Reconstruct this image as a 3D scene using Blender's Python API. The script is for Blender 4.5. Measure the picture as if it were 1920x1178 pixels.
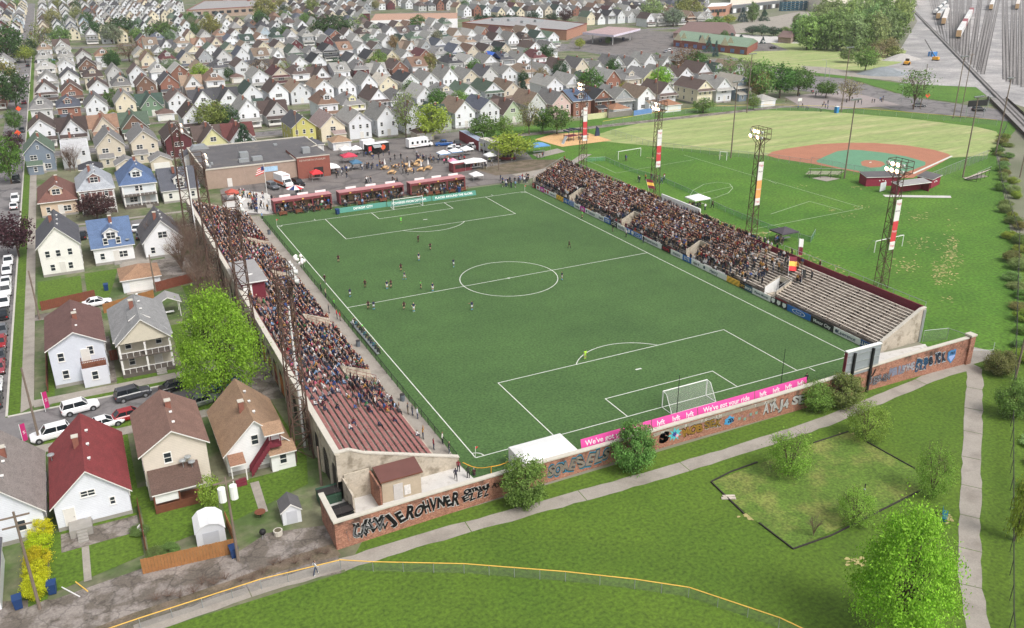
import bpy, math, random
import numpy as np
from mathutils import Vector, Matrix
for o in list(bpy.data.objects): bpy.data.objects.remove(o)
SC = bpy.context.scene
COL = SC.collection
R = math.radians
rnd = random.Random(7)
# ---------------------------------------------------------------- camera (solved from the pitch markings)
CP = Vector((-36.2924, -83.7521, 57.4968)); YAW, PIT, ROL, FPX = 0.459077677, 0.399942919, -0.00909342931, 1640.39
_f = Vector((math.sin(YAW)*math.cos(PIT), math.cos(YAW)*math.cos(PIT), -math.sin(PIT)))
_r0 = Vector((math.cos(YAW), -math.sin(YAW), 0)); _u0 = _r0.cross(_f)
_r = math.cos(ROL)*_r0 + math.sin(ROL)*_u0
_u = -math.sin(ROL)*_r0 + math.cos(ROL)*_u0
cd = bpy.data.cameras.new('camera'); cam = bpy.data.objects.new('camera', cd); COL.objects.link(cam)
cd.sensor_width = 36; cd.lens = 36*FPX/1920; cd.clip_start = 1; cd.clip_end = 6000
mw = Matrix.Identity(4)
for i in range(3):
    mw[i][0], mw[i][1], mw[i][2], mw[i][3] = _r[i], _u[i], -_f[i], CP[i]
cam.matrix_world = mw
SC.camera = cam
# ---------------------------------------------------------------- sky, sun, exposure
SUN_EL, SUN_AZ = 52.0, 160.0          # bright overcast: a broad soft sun from the south-south-east
w = bpy.data.worlds.new('World'); SC.world = w; w.use_nodes = True
nt = w.node_tree; bg = nt.nodes['Background']
sky = nt.nodes.new('ShaderNodeTexSky'); sky.sky_type = 'NISHITA'; sky.sun_disc = False
sky.sun_elevation = R(SUN_EL); sky.sun_rotation = R(SUN_AZ); sky.air_density = 1.0; sky.dust_density = 5.0; sky.ozone_density = 0.6
hsv = nt.nodes.new('ShaderNodeHueSaturation'); hsv.inputs['Saturation'].default_value = 0.3
nt.links.new(sky.outputs[0], hsv.inputs['Color']); nt.links.new(hsv.outputs[0], bg.inputs[0]); bg.inputs[1].default_value = 0.105
sd = bpy.data.lights.new('sun', 'SUN'); sd.energy = 1.15; sd.angle = R(20); sd.color = (1, .965, .92)
so = bpy.data.objects.new('sun', sd); COL.objects.link(so)
az = R(SUN_AZ)
sdir = Vector((math.sin(az)*math.cos(R(SUN_EL)), math.cos(az)*math.cos(R(SUN_EL)), math.sin(R(SUN_EL))))
so.rotation_euler = (-sdir).to_track_quat('-Z', 'Y').to_euler()
so.location = (0, 0, 150)
SC.view_settings.view_transform = 'Standard'; SC.view_settings.look = 'None'
SC.view_settings.exposure = 0.74; SC.view_settings.gamma = 1.0
SC.cycles.max_bounces = 5; SC.cycles.diffuse_bounces = 3; SC.cycles.transparent_max_bounces = 6; SC.cycles.transmission_bounces = 2
SC.cycles.use_denoising = True; SC.cycles.volume_bounces = 1
HAZE = .0001
# ---------------------------------------------------------------- survey helpers: photo pixel -> point on a level plane
def ray(px, py): return _f + _r*((px-960)/FPX) - _u*((py-589)/FPX)
def G(px, py, z=0.0):
    d = ray(px, py); t = (z-CP.z)/d.z
    return CP + t*d
def pj(x, y, z=0.0):
    d = Vector((x, y, z))-CP; k = d.dot(_f)
    return 960+FPX*d.dot(_r)/k, 589-FPX*d.dot(_u)/k
def dist(x, y): return (Vector((x, y, 0))-CP).dot(_f)
def HT(px, py, ty):
    b = G(px, py); lo, hi = 0, 90
    for _ in range(40):
        m = (lo+hi)/2
        if pj(b.x, b.y, m)[1] > ty: lo = m
        else: hi = m
    return b, lo
# ---------------------------------------------------------------- materials
def lin(c):
    out = []
    for v in c[:3]:
        v /= 255.0
        out.append(v/12.92 if v <= .04045 else ((v+.055)/1.055)**2.4)
    return tuple(out)+(1.0,)
MATS = {}
def mat(name, col=(128,128,128), var=.12, scale=1.0, rough=.85, obj=False, metal=0.0, col2=None, scale2=None, thr=.5, soft=.15, stretch=None, fine=0.0, wave=None, emit=0, trans=False, island=0.0, attr=None, rand=None, spec=None, bump=0, fs=None, sheen=0, crack=0):
    if name in MATS: return MATS[name]
    m = bpy.data.materials.new(name); m.use_nodes = True; MATS[name] = m
    t = m.node_tree; n = t.nodes; L = t.links
    b = n['Principled BSDF']; b.inputs['Roughness'].default_value = rough; b.inputs['Metallic'].default_value = metal
    if spec is not None: b.inputs['Specular IOR Level'].default_value = spec
    geo = n.new('ShaderNodeNewGeometry')
    pos = geo.outputs['Position']
    if stretch:
        mp = n.new('ShaderNodeMapping'); mp.inputs['Scale'].default_value = stretch[:3]
        if len(stretch) > 3: mp.inputs['Rotation'].default_value = (0, 0, stretch[3])
        L.new(pos, mp.inputs[0]); spos = mp.outputs[0]
    else: spos = pos
    if obj:
        oi = n.new('ShaderNodeObjectInfo'); base = oi.outputs['Color']
    elif attr:
        at = n.new('ShaderNodeAttribute'); at.attribute_name = attr; base = at.outputs['Color']
    elif rand:
        oi = n.new('ShaderNodeObjectInfo'); cr = n.new('ShaderNodeValToRGB'); cr.color_ramp.interpolation = 'CONSTANT'
        e = cr.color_ramp.elements; e[0].color = lin(rand[0]); e[0].position = 0; e[1].color = lin(rand[1]); e[1].position = 1/len(rand)
        for i, c in enumerate(rand[2:]):
            q = e.new((i+2)/len(rand)); q.color = lin(c)
        L.new(oi.outputs['Random'], cr.inputs[0]); base = cr.outputs[0]
    else:
        rgb = n.new('ShaderNodeRGB'); rgb.outputs[0].default_value = lin(col); base = rgb.outputs[0]
    def noise(sc, src, det=3):
        x = n.new('ShaderNodeTexNoise'); x.inputs['Scale'].default_value = sc; x.inputs['Detail'].default_value = det; x.inputs['Roughness'].default_value = .6
        L.new(src, x.inputs['Vector']); return x.outputs['Fac']
    def mrange(src, a, c, lo, hi):
        x = n.new('ShaderNodeMapRange'); x.inputs[1].default_value = a; x.inputs[2].default_value = c; x.inputs[3].default_value = lo; x.inputs[4].default_value = hi
        L.new(src, x.inputs[0]); return x.outputs[0]
    def times(c, fac):
        x = n.new('ShaderNodeVectorMath'); x.operation = 'SCALE'; L.new(c, x.inputs[0]); L.new(fac, x.inputs['Scale']); return x.outputs[0]
    if col2:
        mix = n.new('ShaderNodeMix'); mix.data_type = 'RGBA'
        L.new(mrange(noise(scale2 or scale*.3, spos, 5), thr-soft, thr+soft, 0, 1), mix.inputs[0])
        L.new(base, mix.inputs[6]); mix.inputs[7].default_value = lin(col2); base = mix.outputs[2]
    if var: base = times(base, mrange(noise(scale, spos, 4), .3, .7, 1-var, 1+var))
    if fine: base = times(base, mrange(noise(fs or scale*9, spos, 3), .3, .7, 1-fine, 1+fine))
    if wave:
        x = n.new('ShaderNodeTexWave'); x.wave_type = 'BANDS'; x.bands_direction = wave[0]; x.inputs['Scale'].default_value = wave[1]; x.inputs['Distortion'].default_value = wave[3] if len(wave) > 3 else 0
        L.new(pos, x.inputs['Vector']); base = times(base, mrange(x.outputs['Fac'], 0, 1, 1-wave[2], 1+wave[2]))
    if crack:
        x = n.new('ShaderNodeTexVoronoi'); x.feature = 'DISTANCE_TO_EDGE'; x.inputs['Scale'].default_value = crack; wv = n.new('ShaderNodeVectorMath'); wv.inputs[1].default_value = (0,0,0); L.new(pos, wv.inputs[0])
        nz = n.new('ShaderNodeTexNoise'); nz.inputs['Scale'].default_value = 1.3; L.new(pos, nz.inputs['Vector']); L.new(nz.outputs['Color'], wv.inputs[1]); L.new(wv.outputs[0], x.inputs['Vector'])
        base = times(base, mrange(x.outputs['Distance'], 0, .05, .62, 1))
    if island: base = times(base, mrange(geo.outputs['Random Per Island'], 0, 1, 1-island, 1+island))
    L.new(base, b.inputs['Base Color'])
    if sheen: b.inputs['Sheen Weight'].default_value = sheen; b.inputs['Sheen Roughness'].default_value = .6
    if bump:
        bp = n.new('ShaderNodeBump'); bp.inputs['Strength'].default_value = bump; bp.inputs['Distance'].default_value = .1
        L.new(noise(scale*6, spos, 3), bp.inputs['Height']); L.new(bp.outputs[0], b.inputs['Normal'])
    if emit:
        L.new(base, b.inputs['Emission Color']); b.inputs['Emission Strength'].default_value = emit
    if trans:
        tr = n.new('ShaderNodeBsdfTranslucent'); L.new(base, tr.inputs[0])
        ms = n.new('ShaderNodeMixShader'); ms.inputs[0].default_value = .35
        L.new(b.outputs[0], ms.inputs[1]); L.new(tr.outputs[0], ms.inputs[2]); L.new(ms.outputs[0], n['Material Output'].inputs[0])
    return m
def netmat(name, col, cell=.06, wire=.2, rot=0):
    """see-through mesh (chain link, netting): a real lattice of wires with gaps, far finer than a pixel"""
    if name in MATS: return MATS[name]
    m = bpy.data.materials.new(name); m.use_nodes = True; MATS[name] = m
    t = m.node_tree; n = t.nodes; L = t.links; b = n['Principled BSDF']; b.inputs['Base Color'].default_value = lin(col); b.inputs['Roughness'].default_value = .6
    tr = n.new('ShaderNodeBsdfTransparent'); ms = n.new('ShaderNodeMixShader'); ms.inputs[0].default_value = wire
    L.new(tr.outputs[0], ms.inputs[1]); L.new(b.outputs[0], ms.inputs[2]); L.new(ms.outputs[0], n['Material Output'].inputs[0])
    return m
# ---------------------------------------------------------------- mesh builder
class MB:
    def __init__(s): s.v = []; s.f = []; s.m = []; s.mats = []
    def mi(s, m):
        if m not in s.mats: s.mats.append(m)
        return s.mats.index(m)
    def add(s, vs, fs, m):
        k = len(s.v); i = s.mi(m); s.v += [tuple(v) for v in vs]
        for f in fs: s.f.append(tuple(k+j for j in f)); s.m.append(i)
        return s
    def box(s, c, d, m, rz=0, top=None):
        cx, cy, cz = c; a, b, h = d[0]/2, d[1]/2, d[2]/2; co, si = math.cos(rz), math.sin(rz)
        vs = []
        for z in (-h, h):
            for x, y in ((-a,-b),(a,-b),(a,b),(-a,b)):
                vs.append((cx+x*co-y*si, cy+x*si+y*co, cz+z))
        fs = [(3,2,1,0),(0,1,5,4),(1,2,6,5),(2,3,7,6),(3,0,4,7)]
        s.add(vs, fs, m); s.add(vs[4:], [(0,1,2,3)], top or m); return s
    def lohi(s, x0, x1, y0, y1, z0, z1, m, top=None): return s.box(((x0+x1)/2,(y0+y1)/2,(z0+z1)/2),(abs(x1-x0),abs(y1-y0),abs(z1-z0)),m,0,top)
    def tube(s, p0, p1, r0, m, n=6, r1=None, cap=True):
        p0, p1 = Vector(p0), Vector(p1); r1 = r0 if r1 is None else r1
        d = (p1-p0); 
        if d.length < 1e-6: return s
        d.normalize(); a = d.orthogonal().normalized(); b = d.cross(a)
        vs = []
        for p, r in ((p0, r0), (p1, r1)):
            for i in range(n):
                t = 2*math.pi*i/n; vs.append(p+a*(r*math.cos(t))+b*(r*math.sin(t)))
        fs = [(i, (i+1) % n, n+(i+1) % n, n+i) for i in range(n)]
        if cap: fs += [tuple(range(n-1, -1, -1)), tuple(range(n, 2*n))]
        return s.add(vs, fs, m)
    def path(s, pts, r, m, n=5):
        for a, b in zip(pts[:-1], pts[1:]): s.tube(a, b, r, m, n)
        return s
    def quad(s, a, b, c, d, m): return s.add([a, b, c, d], [(0,1,2,3)], m)
    def poly(s, pts, m): return s.add(pts, [tuple(range(len(pts)))], m)
    def prism(s, pts, z0, z1, m, top=None):
        a = sum(p[0]*q[1]-q[0]*p[1] for p, q in zip(pts, list(pts[1:])+[pts[0]]))
        if a < 0: pts = list(pts)[::-1]
        n = len(pts); vs = [(p[0],p[1],z0) for p in pts]+[(p[0],p[1],z1) for p in pts]
        s.add(vs, [(i,(i+1)%n,n+(i+1)%n,n+i) for i in range(n)]+[tuple(range(n-1,-1,-1))], m)
        s.add(vs[n:], [tuple(range(n))], top or m); return s
    def extr(s, prof, axis, a0, a1, m):
        """extrude a 2-D outline (list of (u,z)) along x or y from a0 to a1"""
        n = len(prof)
        P = (lambda u, z, a: (u, a, z)) if axis == 'y' else (lambda u, z, a: (a, u, z))
        vs = [P(u, z, a0) for u, z in prof]+[P(u, z, a1) for u, z in prof]
        return s.add(vs, [(i,(i+1)%n,n+(i+1)%n,n+i) for i in range(n)]+[tuple(range(n-1,-1,-1)), tuple(range(n,2*n))], m)
    def ball(s, c, r, m, seg=8, rings=5, sz=1.0):
        vs = [(c[0], c[1], c[2]-r*sz)]
        for j in range(1, rings):
            t = math.pi*j/rings-math.pi/2
            for i in range(seg):
                q = 2*math.pi*i/seg; vs.append((c[0]+r*math.cos(t)*math.cos(q), c[1]+r*math.cos(t)*math.sin(q), c[2]+r*sz*math.sin(t)))
        vs.append((c[0], c[1], c[2]+r*sz)); fs = []
        for i in range(seg): fs.append((0, 1+(i+1)%seg, 1+i))
        for j in range(rings-2):
            for i in range(seg):
                a = 1+j*seg+i; b = 1+j*seg+(i+1)%seg; fs.append((a, b, b+seg, a+seg))
        k = 1+(rings-2)*seg
        for i in range(seg): fs.append((k+i, k+(i+1)%seg, len(vs)-1))
        return s.add(vs, fs, m)
    def mesh(s, name):
        me = bpy.data.meshes.new(name); me.from_pydata(s.v, [], s.f)
        for m in s.mats: me.materials.append(m)
        me.polygons.foreach_set('material_index', s.m); me.update(); return me
KIDS = {}
def link(name, me, parent=None, loc=(0,0,0), rz=0, scale=None, color=None):
    o = bpy.data.objects.new(name, me); COL.objects.link(o); o.location = loc
    if rz: o.rotation_euler = (0, 0, rz)
    if scale: o.scale = scale
    if color: o.color = lin(color) if max(color) > 1.01 else color
    if parent is not None:
        o.parent = parent; KIDS.setdefault(parent, []).append(o)
    return o
def build(s, name, parent=None, **k): return link(name, s.mesh(name), parent, **k)
MB.build = build
def tag(o, label, cat, group=None):
    o['label'] = label; o['category'] = cat
    if group: o['group'] = group
    return o
def thing(name, label, cat, loc=(0,0,0), rz=0, group=None):
    o = bpy.data.objects.new(name, None); COL.objects.link(o); o.location = loc; o.rotation_euler = (0,0,rz); o.empty_display_size = .3
    return tag(o, label, cat, group)
def dup(root, loc=None, rz=None, label=None, group=None, color=None, parent=None, scale=None):
    c = root.copy(); COL.objects.link(c)
    if parent is not None: c.parent = parent; KIDS.setdefault(parent, []).append(c)
    if loc is not None: c.location = loc
    if rz is not None: c.rotation_euler = (0, 0, rz)
    if scale is not None: c.scale = scale
    if label: c['label'] = label
    if group: c['group'] = group
    for ch in KIDS.get(root, []): dup(ch, parent=c, color=color)
    if color and c.type == 'MESH' and c.get('paint', 0): c.color = lin(color)
    return c
def struct(o): o['kind'] = 'structure'; return o
def stuff(o): o['kind'] = 'stuff'; return o
ORD = ['first','second','third','fourth','fifth','sixth','seventh','eighth','ninth','tenth','eleventh','twelfth','thirteenth','fourteenth','fifteenth','sixteenth','seventeenth','eighteenth','nineteenth','twentieth']
def nth(i):
    if i < 20: return ORD[i]
    t = ['twenty','thirty','forty','fifty','sixty','seventy','eighty','ninety']
    tens, u = divmod(i+1, 10)
    if tens > 9: return str(i+1)+'th'
    return t[tens-2]+'-'+ORD[u-1] if u else t[tens-2][:-1]+'ieth'
def text_mesh(body, size, m, extr=.01, offset=0.0, align='CENTER', sx=1.0, shear=0.0):
    cu = bpy.data.curves.new('lettering', 'FONT'); cu.body = body; cu.size = size; cu.extrude = extr; cu.offset = offset; cu.align_x = align; cu.align_y = 'CENTER'; cu.resolution_u = 3; cu.shear = shear
    o = bpy.data.objects.new('lettering_source', cu); COL.objects.link(o)
    bpy.context.view_layer.update()
    dg = bpy.context.evaluated_depsgraph_get()
    me = bpy.data.meshes.new_from_object(o.evaluated_get(dg)); me.materials.clear(); me.materials.append(m)
    bpy.data.objects.remove(o); bpy.data.curves.remove(cu)
    if sx != 1.0:
        for v in me.vertices: v.co.x *= sx
    return me
def text(body, size, m, parent, loc, rot, name='lettering', **k):
    o = link(name, text_mesh(body, size, m, **k), parent, loc); o.rotation_euler = rot; return o
NSH = 0
def sheet(name, pts, z, m, kind=True, thick=0.0):
    """flat surface from outline points (world xy), as a thin slab top"""
    global NSH
    NSH += 1; z += .0004*NSH; mb = MB()
    if thick: mb.prism([(p[0], p[1]) for p in pts], z-thick, z, m)
    else:
        pl = [(p[0], p[1], z) for p in pts]
        a = sum(p[0]*q[1]-q[0]*p[1] for p, q in zip(pl, pl[1:]+[pl[0]]))
        mb.poly(pl if a > 0 else pl[::-1], m)
    o = mb.build(name)
    if kind: struct(o)
    return o
def px(pts, z=0.0): return [G(a, b, z)[:2] for a, b in pts]
# ================================================================ THE GROUND
PW, PL = 62.24, 107.64
M_turf = mat('synthetic turf', (72,103,52), .06, .35, .95, fine=.42, fs=3.0, col2=(61,90,45), scale2=.06, soft=.2, wave=('Y',.035,.018))
M_line = mat('painted line', (208,211,203), .1, .8, .9, fine=.06)
M_lawn = mat('mown lawn', (69,98,20), .10, .14, .95, fine=.42, fs=2.6, col2=(87,112,28), scale2=.06, soft=.25)
M_lawn2 = mat('soccer lawn', (62,104,24), .14, .12, .95, fine=.42, fs=1.7, col2=(84,120,34), scale2=.04, soft=.2)
M_outf = mat('outfield grass', (142,156,96), .14, .12, .95, fine=.25, fs=1.0, col2=(176,170,126), scale2=.1, thr=.6, soft=.12, stretch=(.3,2.2,1,-.35))
M_town = mat('yard ground', (112,112,88), .25, .12, .95, fine=.2, col2=(78,98,50), scale2=.09, thr=.52, soft=.06)
M_far = mat('far ground', (104,110,84), .25, .02, .95, col2=(128,124,112), scale2=.012, soft=.1)
M_asph = mat('asphalt', (118,112,109), .10, .2, .9, fine=.12, crack=.09, col2=(98,94,94), scale2=.12, thr=.56, soft=.08)
M_road = mat('street asphalt', (122,118,118), .10, .3, .9, fine=.1, crack=.13, col2=(92,90,92), scale2=.2, thr=.58, soft=.05)
M_alley = mat('broken alley paving', (138,130,124), .16, .5, .95, fine=.2, col2=(104,96,88), scale2=.35, thr=.5, soft=.05, crack=.4)
M_walk = mat('concrete walk', (154,147,138), .08, .6, .9, fine=.1, col2=(134,126,118), scale2=.25, thr=.6, soft=.1)
M_slab = mat('white painted slab', (198,195,191), .06, .8, .9, fine=.06, col2=(178,172,164), scale2=.5, thr=.6, soft=.05)
M_conc = mat('stand concrete', (186,176,160), .1, .5, .9, fine=.12, col2=(140,130,114), scale2=.8, thr=.58, soft=.08)
M_conc2 = mat('weathered terrace concrete', (176,166,154), .16, .9, .9, fine=.2, col2=(116,104,96), scale2=.6, thr=.55, soft=.1, stretch=(.4,1,1))
M_dirt = mat('bare soil', (118,104,90), .2, .5, .95, fine=.25, col2=(92,84,66), scale2=.4, soft=.1)
M_clay = mat('infield clay', (166,112,88), .08, .3, .95, fine=.1)
M_teal = mat('teal infield turf', (96,142,112), .06, .4, .95, fine=.1)
M_mulch = mat('playground mulch', (206,166,118), .1, .5, .95, fine=.2)
M_straw = mat('worn straw patch', (166,156,104), .22, 1.5, .95, fine=.2)
M_ball = mat('rail ballast', (146,144,144), .16, .12, .95, fine=.2, col2=(172,168,166), scale2=.03, thr=.55, soft=.1)
M_ballB = mat('dark ballast', (134,130,128), .2, .3, .95, fine=.2)
M_kerb = mat('kerb concrete', (188,184,176), .08, 1, .9)
mb = MB(); mb.quad((-900,-300,-.02),(2600,-300,-.02),(2600,2600,-.02),(-900,2600,-.02), M_far); struct(mb.build('ground'))
sheet('town_ground', [(-260,-60),(-56,-60),(-17,-60),(-17,119),(330,119),(420,330),(620,1500),(-400,1500)], 0.0, M_town)
sheet('park_lawn', [(-46,-13.2),(-20.2,-13.2),(-17,-9),(77,-9),(92,-6),(140,30),(120,-10),(40,-80),(-120,-130),(-120,-60)], .012, M_lawn)
sheet('playing_field_lawn', [(75,-9.5),(90,-9.5),(205,82),(262,112),(250,135),(183,184),(140,184),(82,184),(76,150),(72,113),(75,108)], .012, M_lawn2)
sheet('outfield_lawn', px([(1090,262),(1150,243),(1240,222),(1330,212),(1430,207),(1560,210),(1700,222),(1830,238),(1868,247),(1880,262),(1850,292),(1786,296),(1700,290),(1600,280),(1440,292),(1330,283),(1200,272)]), .03, M_outf)
sheet('infield_clay', px([(1437,292),(1448,285),(1475,279),(1530,271),(1590,268),(1640,268.5),(1700,273),(1750,281),(1778,289),(1785,294),(1760,308),(1735,321),(1712,334),(1680,335),(1640,330),(1590,320),(1520,307),(1460,298)]), .04, M_clay)
sheet('infield_turf', px([(1530,302),(1548,293),(1570,284),(1592,281),(1615,282),(1660,287),(1700,294),(1735,304),(1735,310),(1700,323),(1668,327),(1620,323),(1570,314),(1533,305)]), .05, M_teal)
sheet('pitching_mound', px([(1614,304),(1622,301),(1640,301),(1655,304),(1660,309),(1650,314),(1632,315),(1616,311)]), .06, M_clay)
sheet('pitcher_plate', px([(1630,304.5),(1634,304),(1634,305.5),(1630,306)]), .07, M_line)
mb = MB(); a = G(1712,326); b = G(1785,293); d = (b-a).normalized(); nn = Vector((-d.y,d.x,0))*.35
mb.quad(*[(p.x,p.y,.055) for p in (a-nn,b-nn,b+nn,a+nn)], M_line); struct(mb.build('foul_line_marking'))
# worn straw-coloured patches in the soccer lawn
mb = MB(); r2 = random.Random(3)
def patch(mb, c, rx, ry, m, z, n=9, rot=0):
    pts = []
    for i in range(n):
        t = 2*math.pi*i/n; k = r2.uniform(.6,1.15); x, y = rx*k*math.cos(t), ry*k*math.sin(t)
        pts.append((c[0]+x*math.cos(rot)-y*math.sin(rot), c[1]+x*math.sin(rot)+y*math.cos(rot), z))
    mb.poly(pts, m)
k = 0
for (a, b, n, sx, sy) in ((1785,470,46,14,40),(1765,510,34,16,26),(1730,455,12,25,14),(1700,500,14,26,14),(1590,405,3,12,3),(1560,395,3,9,3),(1615,390,4,16,4),(1720,405,8,30,8),(1540,510,30,55,22),(1605,545,20,38,12),(1500,480,18,30,14),(1435,437,6,16,4),(1220,297,4,10,2),(1500,350,2,12,3),(1550,333,3,20,4),(1600,352,3,14,3),(1780,560,3,16,4),(1350,293,3,6,3)):
    for i in range(n*3):
        p = G(a+r2.gauss(0,sx*.55), b+r2.gauss(0,sy*.55)); k += 1
        if p.x < 77 or p.y < -8: continue
        patch(mb, p, r2.uniform(.08,.55), r2.uniform(.06,.25), M_straw, .035+.0003*(k%90), 8, r2.uniform(0,3))
stuff(mb.build('worn_grass_patch')).__setitem__('label', 'straw coloured worn patches in the soccer lawn behind the right stand')
# pitch
sheet('pitch_turf', [(-2.2,-7.6),(57,-7.6),(66.2,-1.5),(66.2,112),(64,117),(-2.2,117)], .02, M_turf)
mb = MB(); LW = .14; Z = .034
def seg(x0,y0,x1,y1,wd=LW):
    d = Vector((x1-x0,y1-y0,0)).normalized(); nn = Vector((-d.y,d.x,0))*wd/2
    a, b = Vector((x0,y0,Z)), Vector((x1,y1,Z)); mb.quad(a-nn,b-nn,b+nn,a+nn, M_line)
def ring(cx,cy,r,a0,a1,n):
    for i in range(n):
        t0 = a0+(a1-a0)*i/n; t1 = a0+(a1-a0)*(i+1)/n
        mb.quad(*[(cx+q*math.cos(t),cy+q*math.sin(t),Z+.004) for q,t in ((r-LW/2,t0),(r+LW/2,t0),(r+LW/2,t1),(r-LW/2,t1))], M_line)
def rect(x0,y0,x1,y1):
    for s in ((x0,y0,x0,y1),(x1,y0,x1,y1)): seg(*s)
W2 = PW/2
seg(0,0,0,PL); seg(PW,0,PW,PL)
for y in (0,PL,PL/2): seg(LW/2,y,PW-LW/2,y)
ring(W2,PL/2,9.15,0,2*math.pi,72); ring(W2,PL/2,.2,0,6.28,10)
for y, s in ((0,1),(PL,-1)):
    for hw, dp in ((20.16,16.5),(9.16,5.5)):
        for q in (-1,1): seg(W2+q*hw,y+s*LW/2,W2+q*hw,y+s*(dp+LW/2))
        seg(W2-hw+LW/2,y+s*dp,W2+hw-LW/2,y+s*dp)
    seg(W2-.5,y+s*11,W2+.5,y+s*11,.3)
    t = math.acos(5.5/9.15)
    ring(W2,y+s*11,9.15,s*math.pi/2-t,s*math.pi/2+t,24)
    for x in (0,PW):
        a0 = {(0,1):0,(PW,1):math.pi/2,(PW,-1):math.pi,(0,-1):1.5*math.pi}[(x,s)]
        ring(x,y,1.1,a0,a0+math.pi/2,8)
    seg(W2+20.16+2.2,y-s*.2,W2+20.16+2.2,y-s*1.3); seg(W2-20.16-2.2,y-s*.2,W2-20.16-2.2,y-s*1.3)
struct(mb.build('pitch_markings'))
# faint lines of the lawn pitch on the right
mb = MB(); M_fl = mat('faded chalk line', (176,192,160), .1, 1, .95); LW2 = .13; Z = .045
def fl(pts):
    q = [G(a,b) for a,b in pts]
    for a,b in zip(q[:-1],q[1:]): 
        d = (b-a).normalized(); nn = Vector((-d.y,d.x,0))*LW2/2; mb.quad(*[(p.x,p.y,Z) for p in (a-nn,b-nn,b+nn,a+nn)], M_fl)
fl([(1282,291),(1440,338),(1618,390)]); fl([(1618,391),(1455,422),(1412,430)]); fl([(1445,402),(1518,378),(1580,395)]); fl([(1155,325),(1240,310),(1300,300)])
fl([(1300,376),(1294,366),(1300,357),(1320,346),(1345,342),(1368,345),(1374,353),(1366,362),(1342,371),(1318,376),(1300,376)]); fl([(1294,368),(1374,350)])
fl([(1155,325),(1120,309),(1085,296)]); fl([(1440,338),(1456,345)]); fl([(1335,408),(1398,440),(1445,436)])
struct(mb.build('lawn_pitch_markings'))
# concrete aprons behind the near goal, paths, alley
sheet('concrete_apron', [(-19.6,-8.4),(-1.6,-8.4),(-2.4,-.6),(-19.2,0.6)], .06, M_slab)
sheet('concrete_apron', [(55.6,-8.2),(70.5,-8.9),(75.2,-2.2),(66.2,-1.4)], .06, M_slab)
sheet('stand_walkway', [(-5.6,-.6),(-2.2,-.6),(-1.9,117),(-5.0,118.5)], .045, M_walk)
sheet('stand_walkway', [(66.2,-1.4),(67.4,-1.4),(67.4,111.5),(66.2,111.5)], .045, M_walk)
def ribbon(name, pts, wd, m, z, jag=.12, cracks=0, seed=1):
    """a worn path with ragged edges, laid along a line of world points"""
    rr = random.Random(seed); L1 = []; L2 = []; P = [Vector((p[0],p[1],0)) for p in pts]
    fine = []
    for a, b in zip(P[:-1],P[1:]):
        n = max(1,int((b-a).length/1.5)); fine += [a+(b-a)*i/n for i in range(n)]
    fine.append(P[-1])
    for i, p in enumerate(fine):
        d = (fine[min(i+1,len(fine)-1)]-fine[max(i-1,0)]).normalized(); nn = Vector((-d.y,d.x,0))
        L1.append(p+nn*(wd/2+rr.uniform(-jag,jag))); L2.append(p-nn*(wd/2+rr.uniform(-jag,jag)))
    mb = MB()
    for i in range(len(fine)-1):
        g = .06 if cracks and i % cracks == 0 else 0
        a, b, c, d = L1[i], L2[i], L2[i+1], L1[i+1]
        if g: a = a+(d-a)*g; b = b+(c-b)*g
        for p in (a,b,c,d): p.z = z
        mb.quad(a,b,c,d, m)
    return struct(mb.build(name))
pp = lambda L: [G(a,b) for a,b in L]
ribbon('park_path', pp([(640,1060),(800,1010),(1000,955),(1200,900),(1400,840),(1560,787),(1680,735),(1755,705),(1800,692),(1828,685)]), 2.0, M_walk, .035, .13, 9, 2)
ribbon('park_side_path', pp([(1838,1200),(1820,1100),(1818,1000),(1821,900),(1824,800),(1828,720),(1826,690)]), 2.05, M_walk, .04, .12, 4, 3)
ribbon('path_end', pp([(1800,680),(1835,668),(1842,655)]), 3.2, M_walk, .045, .3, 0, 4)
sheet('back_alley', px([(-60,1178),(-60,1130),(100,1125),(270,1065),(440,1040),(500,1000),(612,985),(634,1040),(640,1075),(480,1105),(330,1150),(250,1185)]), .02, M_alley)
sheet('alley_scrub_strip', px([(120,1200),(250,1150),(430,1090),(560,1040),(625,1020),(640,1042),(540,1068),(430,1105),(300,1160),(240,1190)]), .03, M_dirt)
ribbon('park_edge_path', pp([(250,1185),(400,1135),(500,1100),(600,1072),(660,1055)]), 1.7, M_walk, .045, .1, 6, 5)
# streets near the houses
def road(name, x0, x1, y0, y1, z=.02): return sheet(name, [(x0,y0),(x1,y0),(x1,y1),(x0,y1)], z, M_road)
road('cross_street', -58.6, -51.6, -60, 1100, .02)
road('house_street', -51.6, -20.5, 30.6, 37.6, .024)
sheet('street_end', [(-24,28),(-17.2,26),(-17.2,44),(-24,40)], .03, M_alley)
sheet('street_kerb', [(-51.6,38),(-51.3,38),(-51.3,1000),(-51.6,1000)], .12, M_kerb, thick=.12)
sheet('street_pavement', [(-49.8,38.2),(-48.2,39.7),(-48.2,1000),(-49.8,1000)], .1, M_walk, thick=.1)
sheet('street_verge', [(-51.3,38),(-49.8,38),(-49.8,620),(-51.3,620)], .07, M_lawn)
sheet('house_pavement', [(-48.2,39.0),(-24,39.0),(-24,41.2),(-48.2,41.2)], .1, M_walk, thick=.1)
sheet('house_kerb', [(-51.3,37.6),(-24,37.6),(-24,37.9),(-51.3,37.9)], .12, M_kerb, thick=.12)
sheet('house_verge', [(-46,37.9),(-24,37.9),(-24,39.0),(-46,39.0)], .07, M_lawn)
sheet('street_kerb', [(-47,30.2),(-22,30.2),(-22,30.5),(-47,30.5)], .12, M_kerb, thick=.12)
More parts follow.
